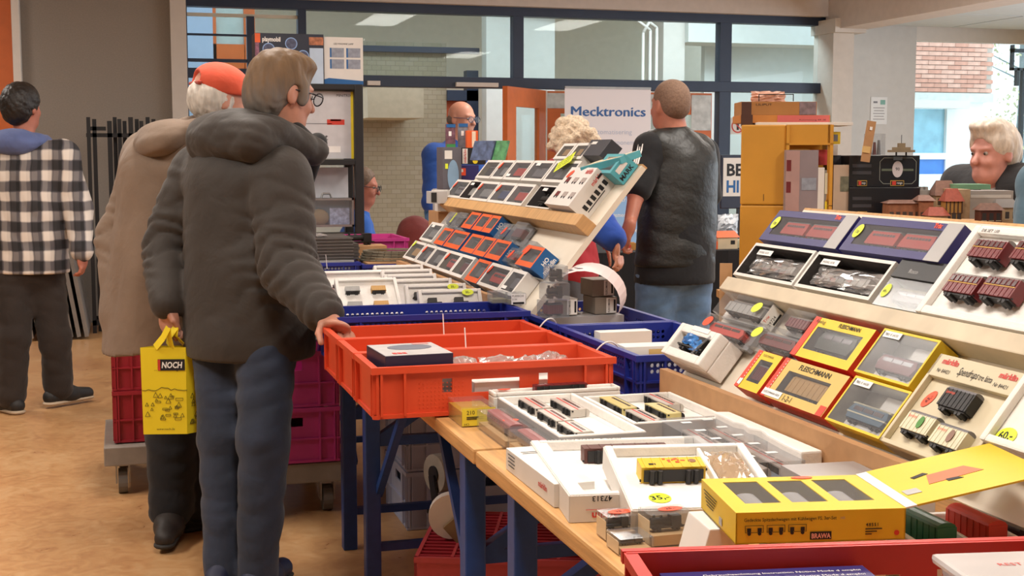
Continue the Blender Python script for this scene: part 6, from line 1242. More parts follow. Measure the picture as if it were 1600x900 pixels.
def snets(D, lo, vox):
    ins = D < 0; n = np.array(D.shape)-1
    cs = [(i, j, k) for i in (0, 1) for j in (0, 1) for k in (0, 1)]
    cnt = np.zeros(n, np.int8)
    for i, j, k in cs: cnt += ins[i:n[0]+i, j:n[1]+j, k:n[2]+k]
    act = (cnt > 0) & (cnt < 8); idx = np.argwhere(act); ids = np.full(n, -1, np.int64); ids[act] = np.arange(len(idx))
    acc = np.zeros((len(idx), 3)); num = np.zeros(len(idx))
    val = {c: D[idx[:, 0]+c[0], idx[:, 1]+c[1], idx[:, 2]+c[2]] for c in cs}
    for a in cs:
        for d in range(3):
            if a[d] == 0:
                b = list(a); b[d] = 1; b = tuple(b); va, vb = val[a], val[b]; m = (va < 0) != (vb < 0); t = np.where(m, va/(va-vb+1e-12), 0)
                p = np.tile(np.array(a, float), (len(idx), 1)); p[:, d] += t; acc += p*m[:, None]; num += m
    V = lo+vox*(idx+acc/num[:, None]); Fc = []
    for d in range(3):
        e = [1, 2] if d == 0 else [2, 0] if d == 1 else [0, 1]
        a = ins; sl1 = [slice(None)]*3; sl2 = [slice(None)]*3; sl1[d] = slice(0, -1); sl2[d] = slice(1, None)
        x = np.argwhere(a[tuple(sl1)] != a[tuple(sl2)])
        m = (x[:, e[0]] > 0) & (x[:, e[1]] > 0) & (x[:, e[0]] < D.shape[e[0]]-1) & (x[:, e[1]] < D.shape[e[1]]-1); x = x[m]
        o1 = np.zeros(3, int); o2 = np.zeros(3, int); o1[e[0]] = 1; o2[e[1]] = 1
        q = np.stack([ids[tuple((x-o1-o2).T)], ids[tuple((x-o2).T)], ids[tuple(x.T)], ids[tuple((x-o1).T)]], 1)
        fl = ~a[tuple(x.T)]; q[fl] = q[fl][:, ::-1]; Fc.append(q)
    return V, np.concatenate(Fc)
def sobj(name, S, vox, material, root, **tags):
    V, Fc = S.mesh(vox); off = np.zeros(3); q_ = root
    while q_ is not None: off = off+np.array(q_.location); q_ = q_.parent
    V = V-off; me = bpy.data.meshes.new(name); me.from_pydata(V.tolist(), [], Fc.tolist()); me.materials.append(material)
    me.polygons.foreach_set('use_smooth', [True]*len(me.polygons)); return link(name, me, root, **tags)
def Q(u, v, D): return np.array(at_d(u, v, D))
FWH = np.array([math.sin(YAW), math.cos(YAW), 0.])
def dirv(r, f, z=0): return nz(RT*r+FWH*f+np.array([0, 0, z]))
def hframe(fd, tilt=0, roll=0):
    """head frame: columns right, front, up"""
    f = nz(fd); up = np.array([0, 0, 1.]); r = nz(np.cross(f, up)); u = np.cross(r, f)
    c, s = math.cos(tilt), math.sin(tilt); f2, u2 = f*c-u*s, u*c+f*s; c, s = math.cos(roll), math.sin(roll); r2, u3 = r*c+u2*s, u2*c-r*s
    return np.stack([r2, f2, u3], 1)
def head(S, c, R, s=1.0, ears=True, nose=1.0, jaw=1.0):
    L = lambda x, y, z: c+R @ (np.array([x, y, z])*s)
    S.ell(L(0, -.014, .032), np.array([.077, .098, .088])*s, R, .02).ell(L(0, .026, -.03), np.array([.062*jaw, .066, .088])*s, R, .03).ell(L(0, .045, -.085), np.array([.045*jaw, .045, .034])*s, R, .03)
    S.cap(L(0, .088, .012), L(0, .112*nose, -.026), .009*s, .014*s, .012).ell(L(0, .078, .028), np.array([.05, .016, .010])*s, R, .015)
    S.ell(L(.03, .072, -.03), np.array([.022, .02, .02])*s, R, .02).ell(L(-.03, .072, -.03), np.array([.022, .02, .02])*s, R, .02)
    S.ell(L(0, .083, -.058), np.array([.024, .012, .007])*s, R, .008).ell(L(0, .079, -.072), np.array([.02, .012, .007])*s, R, .008)
    for q in (-1, 1): S.ell(L(.032*q, .098, .008), np.array([.016, .014, .009])*s, R, .01, -1)
    if ears:
        for q in (-1, 1): S.ell(L(.077*q, -.008, -.008), np.array([.010, .020, .034])*s, R, .008); S.ell(L(.089*q, .002, -.004), np.array([.008, .011, .018])*s, R, .006, -1)
    return L
def eyes(root, L, s, R):
    for q in (-1, 1):
        p = L(.032*q, .0785, .008)-np.array(root.location); e = MB().sphere(p, .0095*s).build('eye', mat('eye_white', '#a89c94', .3), root, smooth=True)
        p2 = L(.032*q, .087, .008)-np.array(root.location); MB().sphere(p2, .0052*s, 8, 6).build('iris', mat('eye_dark', '#2b221c', .3), e, smooth=True)
def glasses(root, L, R, material=None):
    o = np.array(root.location); mb = MB(); g = material or BLACK
    for q in (-1, 1):
        pts = [L(.034*q+.027*math.cos(t), .112, .004+.02*math.sin(t))-o for t in np.linspace(0, 2*math.pi, 19)]; mb.tube([Vector(p) for p in pts], .0022, 6)
        mb.tube([Vector(L(.061*q, .112, .010)-o), Vector(L(.079*q, .06, .010)-o), Vector(L(.082*q, -.01, .008)-o)], .0024, 6)
    mb.tube([Vector(L(-.008, .113, .008)-o), Vector(L(.008, .113, .008)-o)], .002, 6); fr = mb.build('glasses', g, root, smooth=True)
    for q in (-1, 1):
        v = [tuple(L(.034*q+.026*math.cos(t), .112, .004+.019*math.sin(t))-o) for t in np.linspace(0, 2*math.pi, 16, endpoint=False)]
        me = bpy.data.meshes.new('lens'); me.from_pydata(v, [], [tuple(range(16))]); me.materials.append(LENS); link('lens', me, fr)
def hand(S, w, d, n, th, curl=.6, s=1.0):
    """palm + four fingers + thumb; d along the hand, n the way the palm faces, th towards the thumb"""
    d, n = nz(d), nz(n); th = nz(np.array(th)-d*np.dot(th, d)); R = np.stack([th, d, n], 1)
    S.cap(w-d*.03, w+d*.02, .026*s, .028*s, .02); S.ell(w+d*.05*s, np.array([.041, .052, .017])*s, R, .015)
    for i, (o, L) in enumerate(((.030, .068), (.010, .078), (-.011, .072), (-.030, .056))):
        p = w+d*.088*s+th*o*s; a = 0; 
        for j, f in enumerate((.45, .32, .25)):
            a += curl*(.75 if j == 0 else 1.0); q = p+(d*math.cos(a)+n*math.sin(a))*L*f*s; S.cap(p, q, (.0095-.001*j)*s, (.009-.001*j)*s, .004); p = q
    p = w+d*.022*s+th*.03*s; q = p+(d*.7+th*.6+n*.35)*.035*s; S.cap(p, q, .0125*s, .011*s, .01); S.cap(q, q+(d*.85+th*.1+n*.5*(curl+.2))*.032*s, .0105*s, .009*s, .004)
def torso_frame(fd): return hframe(fd)
def skin_body(S, J, R, s=1.0):
    S.cap(J['neck']-np.array([0, 0, .06]), J['head']+np.array([0, 0, -.05]), .058*s, .052*s, .03); S.cap(J['pelvis'], J['chest'], .115*s, .135*s, .05, R, (1.15, .72, 1))
    for q in 'LR':
        if q+'s' in J: S.cap(J['chest']+(J[q+'s']-J['chest'])*.4, J[q+'s'], .07*s, .055*s, .05); S.cap(J[q+'s'], J[q+'e'], .045*s, .038*s, .02); S.cap(J[q+'e'], J[q+'w'], .038*s, .026*s, .02)
        if q+'k' in J: S.cap(J[q+'h'], J[q+'k'], .062*s, .048*s, .03); S.cap(J[q+'k'], J[q+'a'], .048*s, .034*s, .02); S.cap(J[q+'a'], J[q+'t'], .032*s, .028*s, .02)
def folds(amp, f, axis=(0, 0, 1), seed=0, locs=(), ridge=.9):
    rnd = np.random.RandomState(seed); D_ = [nz(np.array(axis)+rnd.randn(3)*.45) for _ in range(4)]; ph = rnd.rand(4)*6.28
    def fn(G):
        v = np.zeros(G.shape[:3])
        w = .35*np.sin(G[..., 0]*9+ph[0])+.35*np.sin(G[..., 1]*8+G[..., 2]*5+ph[1])
        for i, d in enumerate(D_):
            a = np.sin((G @ d)*f*.6*(1+.4*i)+ph[i]+2.6*w+.8*np.sin((G @ D_[(i+1) % 4])*f*.5+ph[i])); v += ((1.1-ridge)*a+ridge*(1-2*np.abs(a)**.7))/(1+.4*i)
        for c, r, am, fr, ax in locs:
            q = G-np.array(c); g = np.exp(-(q**2).sum(-1)/(r*r)); a = np.sin((q @ nz(ax))*fr+2.5*w+np.sin(q[..., 2]*30+q[..., 0]*25)); v += g*(1-2*np.abs(a)**.6)*am/amp*2
        return amp*v*.5
    return fn
def trousers(J, R, r=(.105, .078, .062), hip=.12, hem=.0, seed=0, fold=.004):
    S = Sdf(); S.cap(J['pelvis']+np.array([0, 0, .06]), J['pelvis']-np.array([0, 0, .02]), hip, hip*1.05, .05, R, (1.2, .92, 1))
    for q in 'LR':
        S.cap(J[q+'h'], J[q+'k'], r[0], r[1], .05); S.cap(J[q+'k'], J[q+'a']+np.array([0, 0, .01+hem]), r[1], r[2], .03)
    S.fold = folds(fold, 38, seed=seed); return S
def shoe(root, J, q, material, sole, L=.27, vox=.007):
    a, t = J[q+'a'], J[q+'t']; d = (t-a).copy(); zc = d[2]; d[2] = 0; d = nz(d); base = min(a[2]-.085, t[2]-.02); 
    S = Sdf(); h0 = a-d*.05; h0[2] = base+.045; m = a+d*.06; m[2] = base+.045; e = a+d*(L-.09); e[2] = base+.034+max(0, zc+.06)*0
    S.cap(h0, m, .042, .042, .02).cap(m, e, .042, .034, .03).cap(a+np.array([0, 0, .01]), m, .05, .044, .03); S.cut((0, 0, base+.012), (0, 0, -1))
    o = sobj('shoe', S, vox, material, root)
    S = Sdf(); S.cap(np.array([*h0[:2], base+.012]), np.array([*e[:2], base+.012]), .045, .038, .02, np.stack([nz(np.cross(d, (0, 0, 1))), d, np.array([0, 0, 1.])], 1), (1, 1, .34)); sobj('sole', S, vox, sole, o)
def leather_fold(*a): return folds(*a)

SKIN = mat('skin_light', '#c98f78', .5, var=.08, scale=25); SKIN2 = mat('skin_ruddy', '#b9735c', .5, var=.1, scale=25); 
def cloth(name, col, rough=.85, bump=.45, bs=14, var=.12, sheen=.1): return mat(name, col, rough, var=var, scale=9, bump=.22, bscale=min(bs, 11), bdist=.03, bwarp=.4, sheen=sheen)
def feet(J, fd, dl=.15):
    for q in 'LR':
        if q+'a' in J and q+'t' not in J: J[q+'t'] = J[q+'a']+nz(fd)*dl+np.array([0, 0, -.06])
def person(label, pos):
    o = empty('person', tuple(pos)); return tag(o, label, 'person')
def legs_from(J, fd, spread=.1, ank=None):
    r = nz(np.cross(nz(fd), (0, 0, 1))); p = J['pelvis']
    for q, s in (('R', 1), ('L', -1)):
        J[q+'h'] = p+r*.09*s+np.array([0, 0, -.03]); a = np.array([p[0], p[1], .085])+r*spread*s; J[q+'a'] = a; J[q+'k'] = (J[q+'h']+a)/2+nz(fd)*.02
    feet(J, fd)

# ---- man in the dark parka holding the yellow bag (foreground)
fd = dirv(.72, .69); D0 = 4.2
J = dict(head=Q(441, 146, 4.2), neck=Q(418, 222, 4.22), chest=Q(378, 330, 4.24), pelvis=Q(385, 455, 4.22), Ls=Q(312, 268, 4.36), Le=Q(262, 392, 4.36), Lw=Q(263, 478, 4.19), Rs=Q(440, 275, 4.08), Re=Q(448, 420, 3.98), Rw=Q(512, 496, 3.80),
         Lh=Q(347, 480, 4.24), Lk=Q(350, 690, 4.16), La=Q(350, 872, 4.1), Rh=Q(418, 480, 4.16), Rk=Q(412, 690, 4.04), Ra=Q(402, 872, 4.04))
J['La'][2] = J['Ra'][2] = .085; feet(J, dirv(.25, .97)); R = hframe(fd); RH = hframe(dirv(.76, .65), .2)
pm = person('person in dark brown hooded parka and jeans holding a yellow bag', (J['pelvis'][0], J['pelvis'][1], 0))
S = Sdf(); L = head(S, J['head'], RH, 1.02, nose=1.0); skin_body(S, J, R)
hand(S, J['Lw'], (0.02, 0, -1), dirv(.4, .5), dirv(.3, -.8), 1.0, .95); hand(S, J['Rw'], dirv(.5, -.6, -.45), dirv(-.2, -.3, -.9), dirv(-.8, -.5), .5)
sobj('body', S, .0065, mat('skin_parka_man', '#b9826c', .5, var=.1, scale=30), pm); eyes(pm, L, 1, RH); glasses(pm, L, RH)
S = Sdf(); S.ell(L(0, -.02, .042), np.array([.088, .103, .095]), RH, .02).ell(L(0, -.06, -.015), np.array([.08, .066, .085]), RH, .03).ell(L(0, .03, .098), np.array([.07, .07, .035]), RH, .03)
for q in (-1, 1): S.ell(L(.074*q, .03, .005), np.array([.014, .022, .04]), RH, .02); S.ell(L(.085*q, -.004, -.012), np.array([.022, .024, .036]), RH, .008, -1)
S.ell(L(0, .12, -.02), np.array([.066, .085, .098]), RH, .02, -1); S.fold = folds(.0035, 120, (RH @ np.array([.9, .2, .3])), 3)
def hair_fn(top, side, hmid, hlo):
    def fn(nt, N, L_, b):
        tc = N.new('ShaderNodeTexCoord'); sp = N.new('ShaderNodeSeparateXYZ'); L_.new(tc.outputs['Object'], sp.inputs[0])
        nn = N.new('ShaderNodeTexNoise'); nn.inputs['Scale'].default_value = 60; mp = N.new('ShaderNodeMapping'); mp.inputs['Scale'].default_value = (1, 1, .15); L_.new(tc.outputs['Object'], mp.inputs[0]); L_.new(mp.outputs[0], nn.inputs[0])
        ad = N.new('ShaderNodeMath'); ad.operation = 'MULTIPLY_ADD'; ad.inputs[1].default_value = .10; L_.new(nn.outputs[0], ad.inputs[0]); L_.new(sp.outputs[2], ad.inputs[2])
        mr = N.new('ShaderNodeMapRange'); mr.inputs[1].default_value = hlo; mr.inputs[2].default_value = hmid; L_.new(ad.outputs[0], mr.inputs[0])
        cr = N.new('ShaderNodeValToRGB'); cr.color_ramp.elements[0].color = (*lin(side), 1); cr.color_ramp.elements[1].color = (*lin(top), 1); L_.new(mr.outputs[0], cr.inputs[0])
        mx = N.new('ShaderNodeMix'); mx.data_type = 'RGBA'; mx.blend_type = 'MULTIPLY'; mx.inputs[0].default_value = .55; L_.new(cr.outputs[0], mx.inputs[6]); L_.new(nn.outputs[0], mx.inputs[7]); L_.new(mx.outputs[2], b.inputs['Base Color'])
        bp = N.new('ShaderNodeBump'); bp.inputs['Strength'].default_value = .5; bp.inputs['Distance'].default_value = .004; L_.new(nn.outputs[0], bp.inputs['Height']); L_.new(bp.outputs[0], b.inputs['Normal'])
    return fn
hz_ = J['head'][2]
sobj('hair', S, .005, node_mat('hair_brown_grey', hair_fn('#7d6040', '#7d756d', hz_+.10, hz_+.02), .62), pm)
PK = cloth('parka_cloth', '#2e2721', .72, .3, 40, .12, .1)
S = Sdf(); S.cap(J['chest']+np.array([0, 0, .06]), J['pelvis']-np.array([0, 0, .16]), .165, .192, .06, R, (1.2, 1.0, 1)); S.cap(J['Ls'], J['Rs'], .086, .086, .08); S.cap(J['Rh']+np.array([0, 0, .1]), J['Rh']-np.array([0, 0, .14]), .125, .13, .05); S.cap(J['neck']+np.array([0, 0, -.09]), J['neck'], .11, .095, .06)
for q, n_ in (('L', 5), ('R', 5)):
    s_, e_, w_ = J[q+'s'], J[q+'e'], J[q+'w']
    for i in range(n_):
        a, b = s_+(e_-s_)*i/n_, s_+(e_-s_)*(i+1)/n_; m = (a+b)/2; S.cap(a, m, .080-.002*i, .088-.003*i, .025); S.cap(m, b, .088-.003*i, .078-.002*i, .025)
    for i in range(4):
        fr_ = .97 if q == 'L' else .90; a, b = e_+(w_-e_)*i/4*fr_, e_+(w_-e_)*(i+1)/4*fr_; m = (a+b)/2; S.cap(a, m, .072-.006*i, .076-.007*i, .02); S.cap(m, b, .076-.007*i, .066-.006*i, .02)
    S.cap(e_+(w_-e_)*(fr_-.08), e_+(w_-e_)*fr_, .05, .046, .015)
S.fold = folds(.006, 20, (.9, .5, .35), 4, [(J['Re'], .13, .012, 62, J['Rw']-J['Rs']), (J['Le'], .13, .012, 62, J['Lw']-J['Ls']), (J['Rs']+(J['Re']-J['Rs'])*.45, .12, .008, 50, J['Re']-J['Rs']), (J['Ls']+(J['Le']-J['Ls'])*.45, .12, .008, 50, J['Le']-J['Ls']), (J['Rw'], .09, .008, 70, J['Rw']-J['Re'])]); S.cut((0, 0, J['pelvis'][2]-.205), (0, 0, -1)); sobj('parka', S, .0085, PK, pm)
S = Sdf(); hb = J['neck']; br = R[:, 0]; bf = R[:, 1]
S.ell(hb-bf*.12+np.array([0, 0, .03])-br*.03, np.array([.165, .10, .07]), hframe(fd, -.35), .05).cap(hb-br*.13-bf*.05+np.array([0, 0, .03]), hb-br*.09+bf*.09+np.array([0, 0, -.01]), .055, .05, .05).cap(hb+br*.12-bf*.05+np.array([0, 0, .02]), hb+br*.10+bf*.11+np.array([0, 0, -.03]), .055, .045, .05).cap(hb-br*.14-bf*.13, hb+br*.12-bf*.13, .07, .065, .05)
S.ell(J['head']+np.array([0, 0, .03]), np.array([.10, .118, .125]), RH, .02, -1); S.fold = folds(.006, 70, (0, .25, 1), 8, ridge=.6); sobj('hood', S, .008, PK, pm)
S = Sdf(); S.cap(hb+br*.085+bf*.05+np.array([0, 0, .03]), hb+br*.055+bf*.155+np.array([0, 0, -.03]), .035, .03, .02).cap(hb+br*.05+bf*.16+np.array([0, 0, .0]), J['chest']+bf*.20+br*.03+np.array([0, 0, .0]), .032, .02, .02); sobj('collar', S, .007, cloth('collar_black', '#121213'), pm)
JN = cloth('blue_jeans', '#232c3e', .85, .3, 150, .3)
S = trousers(J, R, (.100, .076, .060), .132, hem=-.035, seed=5, fold=.005); S.cut((0, 0, J['pelvis'][2]-.02), (0, 0, 1)); sobj('jeans', S, .008, JN, pm)
for q in 'LR': shoe(pm, J, q, mat('shoe_navy', '#1c2340', .6), mat('shoe_sole', '#2a2826', .7))

# ---- person in the long beige coat and orange cap, half hidden behind
fd = dirv(.85, .52); J = dict(head=Q(345, 158, 4.66), neck=Q(305, 208, 4.68), chest=Q(255, 300, 4.74), pelvis=Q(250, 430, 4.78), Ls=Q(232, 246, 4.88), Le=Q(188, 375, 4.88), Lw=Q(185, 490, 4.76), Rs=Q(310, 255, 4.6), Re=Q(330, 380, 4.58), Rw=Q(360, 440, 4.55))
legs_from(J, fd, .1); J['Ra'] = Q(268, 812, 4.66); J['Ra'][2] = .1; J['Rt'] = J['Ra']+nz(dirv(.1, -.9))*.13+np.array([0, 0, -.06]); J['Rk'] = Q(268, 660, 4.7); J['La'] = Q(312, 800, 4.78); J['La'][2] = .085; J['Lk'] = Q(305, 650, 4.8); J['Lt'] = J['La']+fd*.13+np.array([0, 0, -.06])
R = hframe(fd); RH = hframe(fd, .35); pm = person('person in long beige coat and orange cap standing behind the parka wearer', (J['pelvis'][0], J['pelvis'][1], 0))
S = Sdf(); L = head(S, J['head'], RH); skin_body(S, J, R); hand(S, J['Lw'], (0, 0, -1), dirv(.8, 0), dirv(.2, -.9)); hand(S, J['Rw'], dirv(.8, .2, -.4), (0, 0, -1), dirv(0, .9)); sobj('body', S, .009, SKIN, pm); eyes(pm, L, 1, RH)
S = Sdf(); S.ell(L(0, -.03, -.005), np.array([.086, .09, .085]), RH, .02); S.ell(L(0, .11, -.03), np.array([.09, .1, .12]), RH, .02, -1); S.fold = folds(.003, 110, (0, 0, 1), 2); sobj('hair', S, .006, mat('hair_white', '#c9c2b8', .6, var=.2, scale=60, stretch=(1, 1, .2), bump=.5), pm)
S = Sdf(); S.ell(L(0, -.012, .05), np.array([.094, .11, .082]), RH, .02).cap(L(0, .09, .04), L(0, .155, .02), .06, .045, .03, RH, (1, 1, .22)); S.cut(L(0, 0, .022), -(RH[:, 2]*.9+RH[:, 1]*-.25)); S.ell(L(0, -.115, .045), np.array([.04, .03, .024]), RH, .004, -1); cp = sobj('cap', S, .006, cloth('cap_orange', '#d4553a', .85, .3, 160), pm)
S = Sdf(); S.cap(L(-.05, -.107, .026), L(.05, -.107, .026), .008, .008, .01); sobj('strap', S, .005, cloth('cap_strap', '#a8402c'), pm)
CT = cloth('coat_beige', '#7b6858', .85, .2, 60, .08)
S = Sdf(); S.cap(J['chest']+np.array([0, 0, .05]), J['pelvis']-np.array([0, 0, .45]), .16, .235, .06, R, (1.15, .95, 1)); S.cap(J['Ls'], J['Rs'], .085, .085, .08); S.cap(J['neck']-np.array([0, 0, .08]), J['neck']-np.array([0, 0, .02]), .10, .085, .05)
for q in 'LR': S.cap(J[q+'s'], J[q+'e'], .088, .08, .04); S.cap(J[q+'e'], J[q+'w'], .08, .062, .03)
S.fold = folds(.006, 13, (1, .6, .1), 6, [(J['Le'], .14, .010, 50, J['Lw']-J['Ls'])]); S.cut((J['pelvis'][0]-.3, J['pelvis'][1], .62), (.18, 0, -1)); sobj('coat', S, .010, CT, pm)
S = Sdf(); hb = J['neck']; br, bf = R[:, 0], R[:, 1]; S.ell(hb-bf*.12+np.array([0, 0, -.02]), np.array([.165, .095, .062]), hframe(fd, -.45), .05).cap(hb-br*.12-bf*.02, hb-br*.06+bf*.10, .05, .045, .05).cap(hb+br*.12-bf*.02, hb+br*.06+bf*.10, .05, .045, .05); S.ell(J['head'], np.array([.10, .118, .13]), RH, .02, -1); S.fold = folds(.005, 70, (0, .25, 1), 9, ridge=.6); sobj('hood', S, .009, CT, pm)
S = trousers(J, R, (.095, .085, .075), .12, seed=7, fold=.006); S.cut((0, 0, .80), (0, 0, 1)); sobj('trousers', S, .009, cloth('trousers_black', '#15161c', .9), pm)
for q in 'LR': shoe(pm, J, q, mat('shoe_dark_brown', '#26201d', .6), mat('shoe_sole', '#2a2826'), .26)

# ---- person in the plaid shirt walking away at left
fd = dirv(.18, .98); J = dict(head=Q(36, 168, 7.0), neck=Q(38, 222, 7.0), chest=Q(42, 290, 7.0), pelvis=Q(46, 410, 7.0), Ls=Q(-22, 242, 7.0), Le=Q(-52, 325, 7.0), Lw=Q(-55, 400, 6.9), Rs=Q(98, 243, 6.98), Re=Q(122, 325, 6.98), Rw=Q(128, 392, 6.88),
    Lh=Q(22, 422, 7.0), Lk=Q(22, 530, 6.92), La=Q(18, 628, 6.95), Rh=Q(70, 422, 7.05), Rk=Q(86, 530, 7.05), Ra=Q(92, 618, 7.12))
J['La'][2] = .085; J['Ra'][2] = .10; J['Lt'] = J['La']+dirv(-.3, -.95)*.0+dirv(-.25, .2)*.12+np.array([0, 0, -.06]); J['Rt'] = J['Ra']+dirv(.45, .6)*.13+np.array([0, 0, -.06])
R = hframe(fd); RH = hframe(dirv(.35, .93)); pm = person('person in black and white plaid shirt with blue hood walking away at left', (J['pelvis'][0], J['pelvis'][1], 0))
S = Sdf(); L = head(S, J['head'], RH, .98); skin_body(S, J, R); hand(S, J['Rw'], (0.03, 0, -1), dirv(-.8, .2), dirv(0, .9), .6); hand(S, J['Lw'], (0, 0, -1), dirv(.8, .2), dirv(0, .9), .6); sobj('body', S, .009, mat('skin_plaid_man', '#b46e58', .55, var=.08, scale=25), pm); eyes(pm, L, 1, RH)
S = Sdf(); S.ell(L(0, -.018, .042), np.array([.09, .106, .094]), RH, .02).ell(L(0, -.055, -.01), np.array([.082, .07, .085]), RH, .03); S.ell(L(0, .11, -.03), np.array([.078, .09, .11]), RH, .02, -1); S.fold = folds(.004, 130, (.2, .2, 1), 1); sobj('hair', S, .0065, mat('hair_black', '#1b1512', .5, var=.3, scale=60, bump=.5), pm)
S = Sdf(); S.cap(J['chest']+np.array([0, 0, .03]), J['pelvis']-np.array([0, 0, .05]), .16, .165, .06, R, (1.3, .85, 1)); S.cap(J['Ls'], J['Rs'], .075, .075, .08); S.cap(J['neck']-np.array([0, 0, .07]), J['neck']-np.array([0, 0, .02]), .09, .08, .04)
for q in 'LR': S.cap(J[q+'s'], J[q+'e'], .08, .072, .04); S.cap(J[q+'e'], J[q+'w'], .072, .055, .03)
S.fold = folds(.005, 26, (.3, 0, 1), 12); S.cut((0, 0, J['pelvis'][2]-.055), (0, 0, -1)); sobj('plaid_shirt', S, .010, M_PLAID, pm)
S = Sdf(); hb = J['neck']; br, bf = R[:, 0], R[:, 1]; S.ell(hb-bf*.10+np.array([0, 0, -.0]), np.array([.13, .08, .07]), hframe(fd, -.3), .05).cap(hb-br*.10-bf*.03, hb-br*.07+bf*.09, .045, .04, .04).cap(hb+br*.10-bf*.03, hb+br*.07+bf*.09, .045, .04, .04); S.ell(J['head'], np.array([.085, .105, .12]), RH, .02, -1); S.fold = folds(.004, 80, (0, .25, 1), 3, ridge=.6); sobj('hood', S, .009, cloth('hood_blue', '#5d6c9c', .9), pm)
S = trousers(J, R, (.098, .078, .075), .125, seed=8, fold=.006); S.cut((0, 0, J['pelvis'][2]+.04), (0, 0, 1)); sobj('trousers', S, .010, cloth('trousers_dark_brown', '#2b221d', .9), pm)
for q in 'LR': shoe(pm, J, q, mat('sneaker_black', '#211f1f', .6), mat('sneaker_sole', '#b9a58c', .6), .27)

# ---- person in the black leather vest seen from behind
fd = dirv(-.35, .94); Dv = 6.6; J = dict(head=Q(1046, 165, Dv), neck=Q(1058, 215, Dv), chest=Q(1064, 275, Dv), pelvis=Q(1054, 415, Dv), Ls=Q(1016, 232, 6.52), Le=Q(994, 305, 6.44), Lw=Q(982, 358, 6.35), Rs=Q(1098, 240, 6.7), Re=Q(1108, 315, 6.75), Rw=Q(1100, 365, 6.9))
legs_from(J, fd, .12); R = hframe(fd); RH = hframe(dirv(-.55, .83)); pm = person('person in black leather vest and jeans standing with back turned', (J['pelvis'][0], J['pelvis'][1], 0))
S = Sdf(); L = head(S, J['head'], RH, 1.03, jaw=1.1); skin_body(S, J, R, 1.06); S.cap(J['neck']-np.array([0, 0, .05]), J['head']+np.array([0, 0, -.04]), .07, .068, .03); hand(S, J['Lw'], dirv(-.25, .25, -.9), dirv(.8, .3), dirv(0, .9), .7); hand(S, J['Rw'], dirv(.2, .5, -.8), dirv(-.8, .3), dirv(0, .9), .7); sobj('body', S, .009, mat('skin_vest_man', '#b0705a', .5, var=.08, scale=25), pm); eyes(pm, L, 1, RH)
S = Sdf(); S.ell(L(0, -.018, .04), np.array([.0835, .1035, .0895]), RH, .02).ell(L(0, -.05, -.005), np.array([.074, .066, .07]), RH, .03); S.ell(L(0, .12, -.03), np.array([.09, .1, .12]), RH, .02, -1); sobj('hair', S, .007, mat('hair_stubble', '#7a604f', .8, var=.2, scale=120, bump=.3), pm)
S = Sdf(); S.cap(J['chest'], J['pelvis']-np.array([0, 0, .06]), .148, .172, .06, R, (1.22, .98, 1)); S.cap(J['Ls'], J['Rs'], .075, .075, .07)
for q in 'LR': S.cap(J[q+'s'], J[q+'s']+(J[q+'e']-J[q+'s'])*.85, .076, .07, .04)
S.cut((0, 0, J['pelvis'][2]-.085), (0, 0, -1)); S.fold = folds(.002, 34, (.3, 0, 1), 14); ts = sobj('t_shirt', S, .010, cloth('tshirt_black', '#0f1014', .9), pm)
for k in range(3):
    a, b = J['Ls'], J['Le']; lat = -R[:, 0]; off = nz(lat*.8-FWH*.6); o_ = np.array(pm.location); mb = MB(); bk = np.cross(nz(b-a), off)*(.014*(k-1))
    mb.tube([Vector(a+(b-a)*t+off*(.080-.004*t)+bk+np.array([0, 0, .02*(1-t)])-o_) for t in (0, .25, .5, .75)], .0045, 6).build('white_stripe', WTXT, pm)
S = Sdf(); S.cap(J['chest']+np.array([0, 0, .04]), J['pelvis']+np.array([0, 0, .03]), .160, .172, .06, R, (1.22, .92, 1)); S.cap(J['Ls']+(J['Rs']-J['Ls'])*.12+np.array([0, 0, .015]), J['Rs']+(J['Ls']-J['Rs'])*.12+np.array([0, 0, .015]), .078, .078, .07); S.cap(J['neck']-np.array([0, 0, .05]), J['neck']-np.array([0, 0, .02]), .088, .08, .04)
for q in 'LR': lat = R[:, 0]*(1 if q == 'R' else -1); S.ell(J[q+'s']+lat*.06+np.array([0, 0, -.05]), (.075, .10, .13), R, .02, -1)
S.fold = folds(.006, 20, (.6, .2, .6), 15); S.cut((0, 0, J['pelvis'][2]+.0), (0, 0, -1)); sobj('leather_vest', S, .009, mat('black_leather', '#191a18', .48, var=.25, scale=8, bump=.35, bscale=35), pm)
S = trousers(J, R, (.112, .092, .082), .132, seed=9, fold=.006); S.cut((0, 0, J['pelvis'][2]-.03), (0, 0, 1)); sobj('jeans', S, .010, cloth('jeans_light_blue', '#5f7fa3', .9, .3, 120, .35), pm)
for q in 'LR': shoe(pm, J, q, mat('shoe_dark_brown', '#26201d'), mat('shoe_sole', '#2a2826'))

# ---- bald person in blue sweater with glasses
fd = dirv(.62, -.78); Db = 9.3; J = dict(head=Q(722, 186, Db), neck=Q(708, 228, Db), chest=Q(704, 290, Db), pelvis=Q(704, 400, Db), Rs=Q(680, 245, 9.22), Re=Q(676, 315, 9.16), Rw=Q(695, 360, 9.0), Ls=Q(742, 248, 9.4), Le=Q(752, 315, 9.35), Lw=Q(740, 360, 9.1))
legs_from(J, fd, .1); R = hframe(fd); RH = hframe(dirv(.78, -.62), .1); pm = person('person with glasses in blue sweater standing in the doorway', (J['pelvis'][0], J['pelvis'][1], 0))
S = Sdf(); L = head(S, J['head'], RH, 1.02); skin_body(S, J, R); hand(S, J['Rw'], dirv(.5, -.5, -.5), (0, 0, -1), dirv(0, .9)); hand(S, J['Lw'], dirv(.3, -.6, -.5), (0, 0, -1), dirv(0, .9)); sobj('body', S, .009, SKIN, pm); eyes(pm, L, 1, RH); glasses(pm, L, RH, mat('glasses_slate', '#3f4a66', .3))
